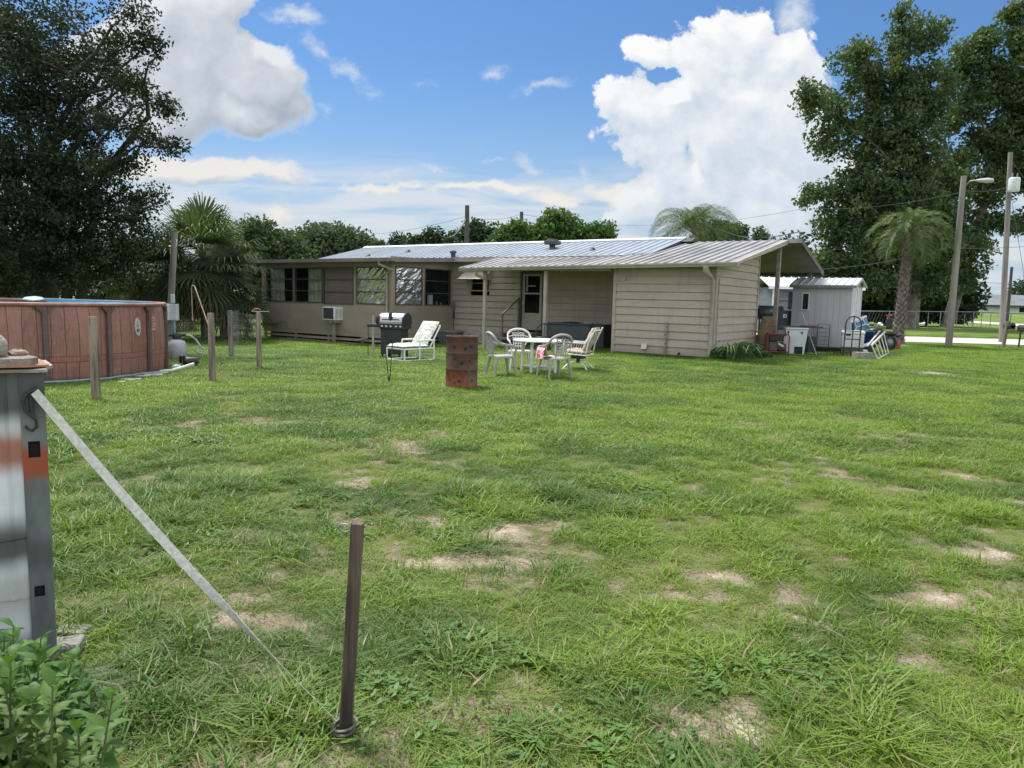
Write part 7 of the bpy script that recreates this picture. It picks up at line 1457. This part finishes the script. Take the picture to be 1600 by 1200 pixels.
def fanpalm(name, label, base, th, R_, n, seed, lmin=-.9, tr=.17, fan=.75, dry=6):
    r = np.random.default_rng(seed); root = thing(name, label, 'palm', base, 0); top = np.array([r.uniform(-.1, .1), 0, th])
    for kind, cnt, mm, nm in ((0, n, L_fan, 'fronds'), (1, dry, L_dry, 'dry_fronds')):
        V_ = []; F_ = []
        for q in range(cnt):
            az = q * 2.39996 + r.uniform(-.2, .2); el = r.uniform(lmin, 1.35) if kind == 0 else r.uniform(-1.3, -.9)
            if kind == 0: el = lmin + (1.35 - lmin) * (q / cnt) + r.uniform(-.4, .4)
            d = np.array([math.cos(az) * math.cos(el), math.sin(az) * math.cos(el), math.sin(el)]); Lp = R_ * r.uniform(.45, .62); tip = top + d * Lp + np.array([0, 0, -.12 * Lp * math.cos(el)])
            dd, s_, u_ = frame_of(d + np.array([0, 0, -.25])); strip(V_, F_, [top, top + d * Lp * .5 + np.array([0, 0, .03]), tip], [.025, .018, .012], s_)
            nl = 22; F_R = R_ * fan * r.uniform(.8, 1.05)
            for j in range(nl):
                a = (j / (nl - 1) - .5) * 3.9; ld = dd * math.cos(a) + s_ * math.sin(a) + u_ * (.22 - .25 * abs(math.sin(a))); ld = ld / np.linalg.norm(ld); L_ = F_R * (.72 + .28 * math.cos(a * .75)) * r.uniform(.88, 1.08); w_ = F_R * .024
                sd2 = np.cross(ld, u_); sd2 = sd2 / max(np.linalg.norm(sd2), 1e-6)
                strip(V_, F_, [tip, tip + ld * L_ * .5, tip + ld * L_ * .82 + np.array([0, 0, -.03 * L_]), tip + ld * L_ + np.array([0, 0, -.20 * L_])], [w_ * .5, w_, w_ * .6, .002], sd2)
        if cnt: npmesh(nm, np.array(V_), np.array(F_), mm, root)
    b = B3(); b.tube([(0, 0, -.1), (0, 0, th * .5), tuple(top)], [tr * 1.2, tr, tr * 1.3], 12)
    for q in range(int(th * 22)):
        a = q * 2.4; z = .2 + q / 22; b.add([(tr * .9 * math.cos(a - .25), tr * .9 * math.sin(a - .25), z), (tr * .9 * math.cos(a + .25), tr * .9 * math.sin(a + .25), z), (tr * 1.5 * math.cos(a), tr * 1.5 * math.sin(a), z + .22)], [(0, 1, 2)])
    b.build('trunk', M_ptr, root); return root
def onY(px, Y): p = at(px, 500, Y); return down(p.x, p.y)
P_ = onY(322, 28); fanpalm('cabbage_palm', 'big dark fan palm with upright fronds left of the house', P_, at(322, 395, 28).z, 2.4, 72, 3, lmin=-1.0, fan=.6)
P_ = onY(262, 27.5); fanpalm('cabbage_palm', 'fan palm with brown hanging skirt behind the electric box pole', P_, at(262, 425, 27.5).z, 1.8, 42, 5, lmin=-1.1, dry=12, fan=.55)
P_ = onY(352, 28.5); fanpalm('cabbage_palm', 'low fan palm with drooping fronds next to the sunroom corner', P_, at(352, 440, 28.5).z, 1.9, 44, 6, lmin=-1.0, fan=.55)
P_ = onY(215, 28); fanpalm('cabbage_palm', 'dim fan palm in the oak shade above the pool rim', P_, at(210, 420, 28).z, 1.8, 32, 7, lmin=-1.0, fan=.55)
P_ = onY(318, 30); fanpalm('palmetto', 'young low palmetto by the back fence behind the filter', P_, .35, 1.3, 14, 8, lmin=.1, dry=0, tr=.08)
P_ = onY(385, 30); fanpalm('palmetto', 'yellowish low palmetto beside the white rail fence', P_, .5, 1.5, 12, 9, lmin=.0, dry=3, tr=.08)
def pinpalm(name, label, base, th, R_, n, seed, tr=.2, boots=True, thx=0.0, lmin=-.35):
    r = np.random.default_rng(seed); root = thing(name, label, 'palm', base, 0); top = np.array([thx, 0, th]); V_ = []; F_ = []
    for q in range(n):
        az = q * 2.39996 + r.uniform(-.2, .2); el = lmin + (1.45 - lmin) * (q / n) ** .9; L_ = R_ * r.uniform(1.15, 1.4); hd = np.array([math.cos(az), math.sin(az), 0]); sd = np.array([-hd[1], hd[0], 0]); pts = []; p = top.copy(); e = el; seg_ = L_ / 10
        for j in range(11): pts.append(p.copy()); e -= (.085 + .05 * j * .6) * (1 if el > 0 else .8); p = p + (hd * math.cos(e) + np.array([0, 0, math.sin(e)])) * seg_
        strip(V_, F_, pts, [.03 * (1 - j / 11) + .006 for j in range(11)], sd)
        for j in range(38):
            f_ = .18 + .82 * j / 37; x_ = f_ * 10; i0 = min(int(x_), 9); pp = pts[i0] + (pts[i0 + 1] - pts[i0]) * (x_ - i0); dd = pts[i0 + 1] - pts[i0]; dd /= np.linalg.norm(dd); u_ = np.cross(dd, sd); u_ = u_ * (1 if u_[2] > 0 else -1)
            ll = R_ * .34 * (math.sin(math.pi * min(1, f_ * .85 + .12)) ** .6)
            for sg in (-1, 1):
                ld = sd * sg * .75 + dd * .55 + u_ * .5; ld /= np.linalg.norm(ld); w2 = np.cross(ld, u_); w2 /= max(np.linalg.norm(w2), 1e-6)
                strip(V_, F_, [pp, pp + ld * ll * .55, pp + ld * ll + np.array([0, 0, -.3 * ll])], [.008, .013, .002], w2)
    npmesh('fronds', np.array(V_), np.array(F_), L_pin, root)
    b = B3(); b.tube([(0, 0, -.1), (0, 0, .5), (thx * .5, 0, th * .5), tuple(top)], [tr * 1.6, tr * 1.15, tr, tr * 1.1], 14)
    if boots:
        for q in range(int(th * 60)):
            a = q * 2.4; z = .12 + q / 62; c_ = thx * z / th; rr_ = tr * (1.1 + .35 * max(0, .6 - z)); b.add([(c_ + rr_ * .95 * math.cos(a - .22), rr_ * .95 * math.sin(a - .22), z), (c_ + rr_ * .95 * math.cos(a + .22), rr_ * .95 * math.sin(a + .22), z), (c_ + rr_ * 1.45 * math.cos(a + .08), rr_ * 1.45 * math.sin(a + .08), z + .13), (c_ + rr_ * 1.45 * math.cos(a - .08), rr_ * 1.45 * math.sin(a - .08), z + .13)], [(0, 1, 2, 3)])
    b.build('trunk', M_ptr2, root)
M_ptr2 = mat('palm_boots', (.27, .22, .20), (.10, .08, .07), rough=.95, scale=6, bump=1, bscale=9)
P_ = g(1402, 538); zt = at(1408, 364, P_.y).z; pinpalm('pindo_palm', 'feathery palm with rough patterned trunk beside the clutter', P_, zt - P_.z, 1.55, 30, 4, tr=.20, thx=.15)
P_ = onY(1078, 46); pinpalm('pindo_palm', 'feathery grey-green palm crown showing above the roof ridge', P_, at(1078, 368, 46).z, 2.5, 46, 6, tr=.25, boots=False, lmin=.35)
# ---- plant at the storage room corner
L_bush = leafmat('bush_leaves', (.055, .110, .038), (.100, .170, .060), (.16, .21, .10), trans=.3)
cb = g(1155, 566); root = thing('corner_shrub', 'low spreading green plant at the near corner of the side wall', 'shrub', cb, 0)
pts = []
for (px, py, rx, ry) in ((1132, 555, 24, 13), (1162, 552, 28, 17), (1192, 560, 16, 11), (1150, 563, 36, 8), (1122, 563, 14, 8)):
    P_ = at(px, py, 20.9 + (px - 1112) * .012); k_ = P_.y / FPX; n = int(rx * ry * 9); d = unit(VG.normal(size=(n, 3))) * (VG.uniform(0, 1, (n, 1)) ** .5); q = np.array(P_) + d * np.array([rx * k_, rx * k_ * .7, ry * k_]); pts.append(q[q[:, 2] > .01])
leafmesh('leaves', np.concatenate(pts) - np.array(cb), .055, L_bush, root, up=.9, asp=.5)
V_ = []; F_ = []; r = np.random.default_rng(3)
for q in range(40):
    a = r.uniform(0, 6.28); p = np.array([r.uniform(-.35, .35), r.uniform(-.2, .2), .1]); L_ = r.uniform(.45, .8); d = np.array([math.cos(a), math.sin(a), 0]); s_ = np.array([-d[1], d[0], 0])
    strip(V_, F_, [p, p + d * L_ * .25 + np.array([0, 0, L_ * .55]), p + d * L_ * .6 + np.array([0, 0, L_ * .6]), p + d * L_ + np.array([0, 0, L_ * .3])], [.02, .025, .018, .002], s_)
npmesh('long_leaves', np.array(V_), np.array(F_), L_bush, root)
# ---- leafy weed, lower left foreground
L_weed = leafmat('weed_green', (.035, .105, .018), (.095, .215, .038), (.10, .16, .03), trans=.3, rough=.55)
wr = g(30, 1150); root = thing('leafy_weed', 'lush bright green leafy weed at the foot of the metal box', 'weed', wr, 0); V_ = []; F_ = []; r = np.random.default_rng(14); stems = B3()
def leaf7(V_, F_, p, d, L, w, droop):
    s_ = np.cross(d, [0, 0, 1.0]); s_ /= max(np.linalg.norm(s_), 1e-6); u_ = np.cross(s_, d); o = len(V_); prof = ((0, .05), (.2, .72), (.42, 1.0), (.68, .66), (.86, .3), (1, .02))
    for tq, ww in prof:
        c = p + d * L * tq + np.array([0, 0, -droop * L * tq * tq]); V_ += [c - s_ * w * ww + u_ * w * ww * .45, c.copy(), c + s_ * w * ww + u_ * w * ww * .45]
    for i_ in range(len(prof) - 1):
        for j in (0, 1): F_.append((o + 3 * i_ + j, o + 3 * i_ + j + 1, o + 3 * i_ + 4 + j, o + 3 * i_ + 3 + j))
def weedtop(px): return np.interp(px, [-80, 0, 35, 90, 130, 165], [960, 975, 1025, 1080, 1110, 1185])
for q in range(110):
    px = r.uniform(-110, 95) if q > 12 else r.uniform(60, 125); Yp = r.uniform(1.75, 2.75); basep = at(px, 1100, Yp); basep = down(basep.x, basep.y)
    # keep clear of the box, which stands at its own place
    if Yp > 2.55 and px < 70: Yp = 2.5; basep = at(px, 1100, Yp); basep = down(basep.x, basep.y)
    ztop = at(px, float(weedtop(px)) + r.uniform(-5, 60), Yp).z; hgt_ = max(.08, min(.62, ztop - basep.z)); p0 = np.array(basep) - np.array(wr); ln_ = r.uniform(-.12, .12, 2); ptop = p0 + np.array([ln_[0], ln_[1], hgt_])
    stems.tube([tuple(p0), tuple((p0 + ptop) / 2 + np.array([ln_[0] * .2, 0, .01])), tuple(ptop)], [.0045, .0035, .002], 5)
    nl = int(hgt_ / .022) + 5
    for j in range(nl):
        tq = (j + .5) / nl; p = p0 + (ptop - p0) * (tq ** .8); a = j * 2.4 + r.uniform(-.3, .3); el = .25 + .75 * tq ** 3 + r.uniform(-.2, .2); L = .110 * (1.15 - .5 * tq) * r.uniform(.5, 1.25)
        leaf7(V_, F_, p, np.array([math.cos(a) * math.cos(el), math.sin(a) * math.cos(el), math.sin(el)]), L, L * r.uniform(.17, .24), r.uniform(.15, .6))
npmesh('leaves', np.array(V_), np.array(F_), L_weed, root, smooth=True); stems.build('stem', mat('weed_stem', (.12, .17, .06), (.1, .12, .05)), root)
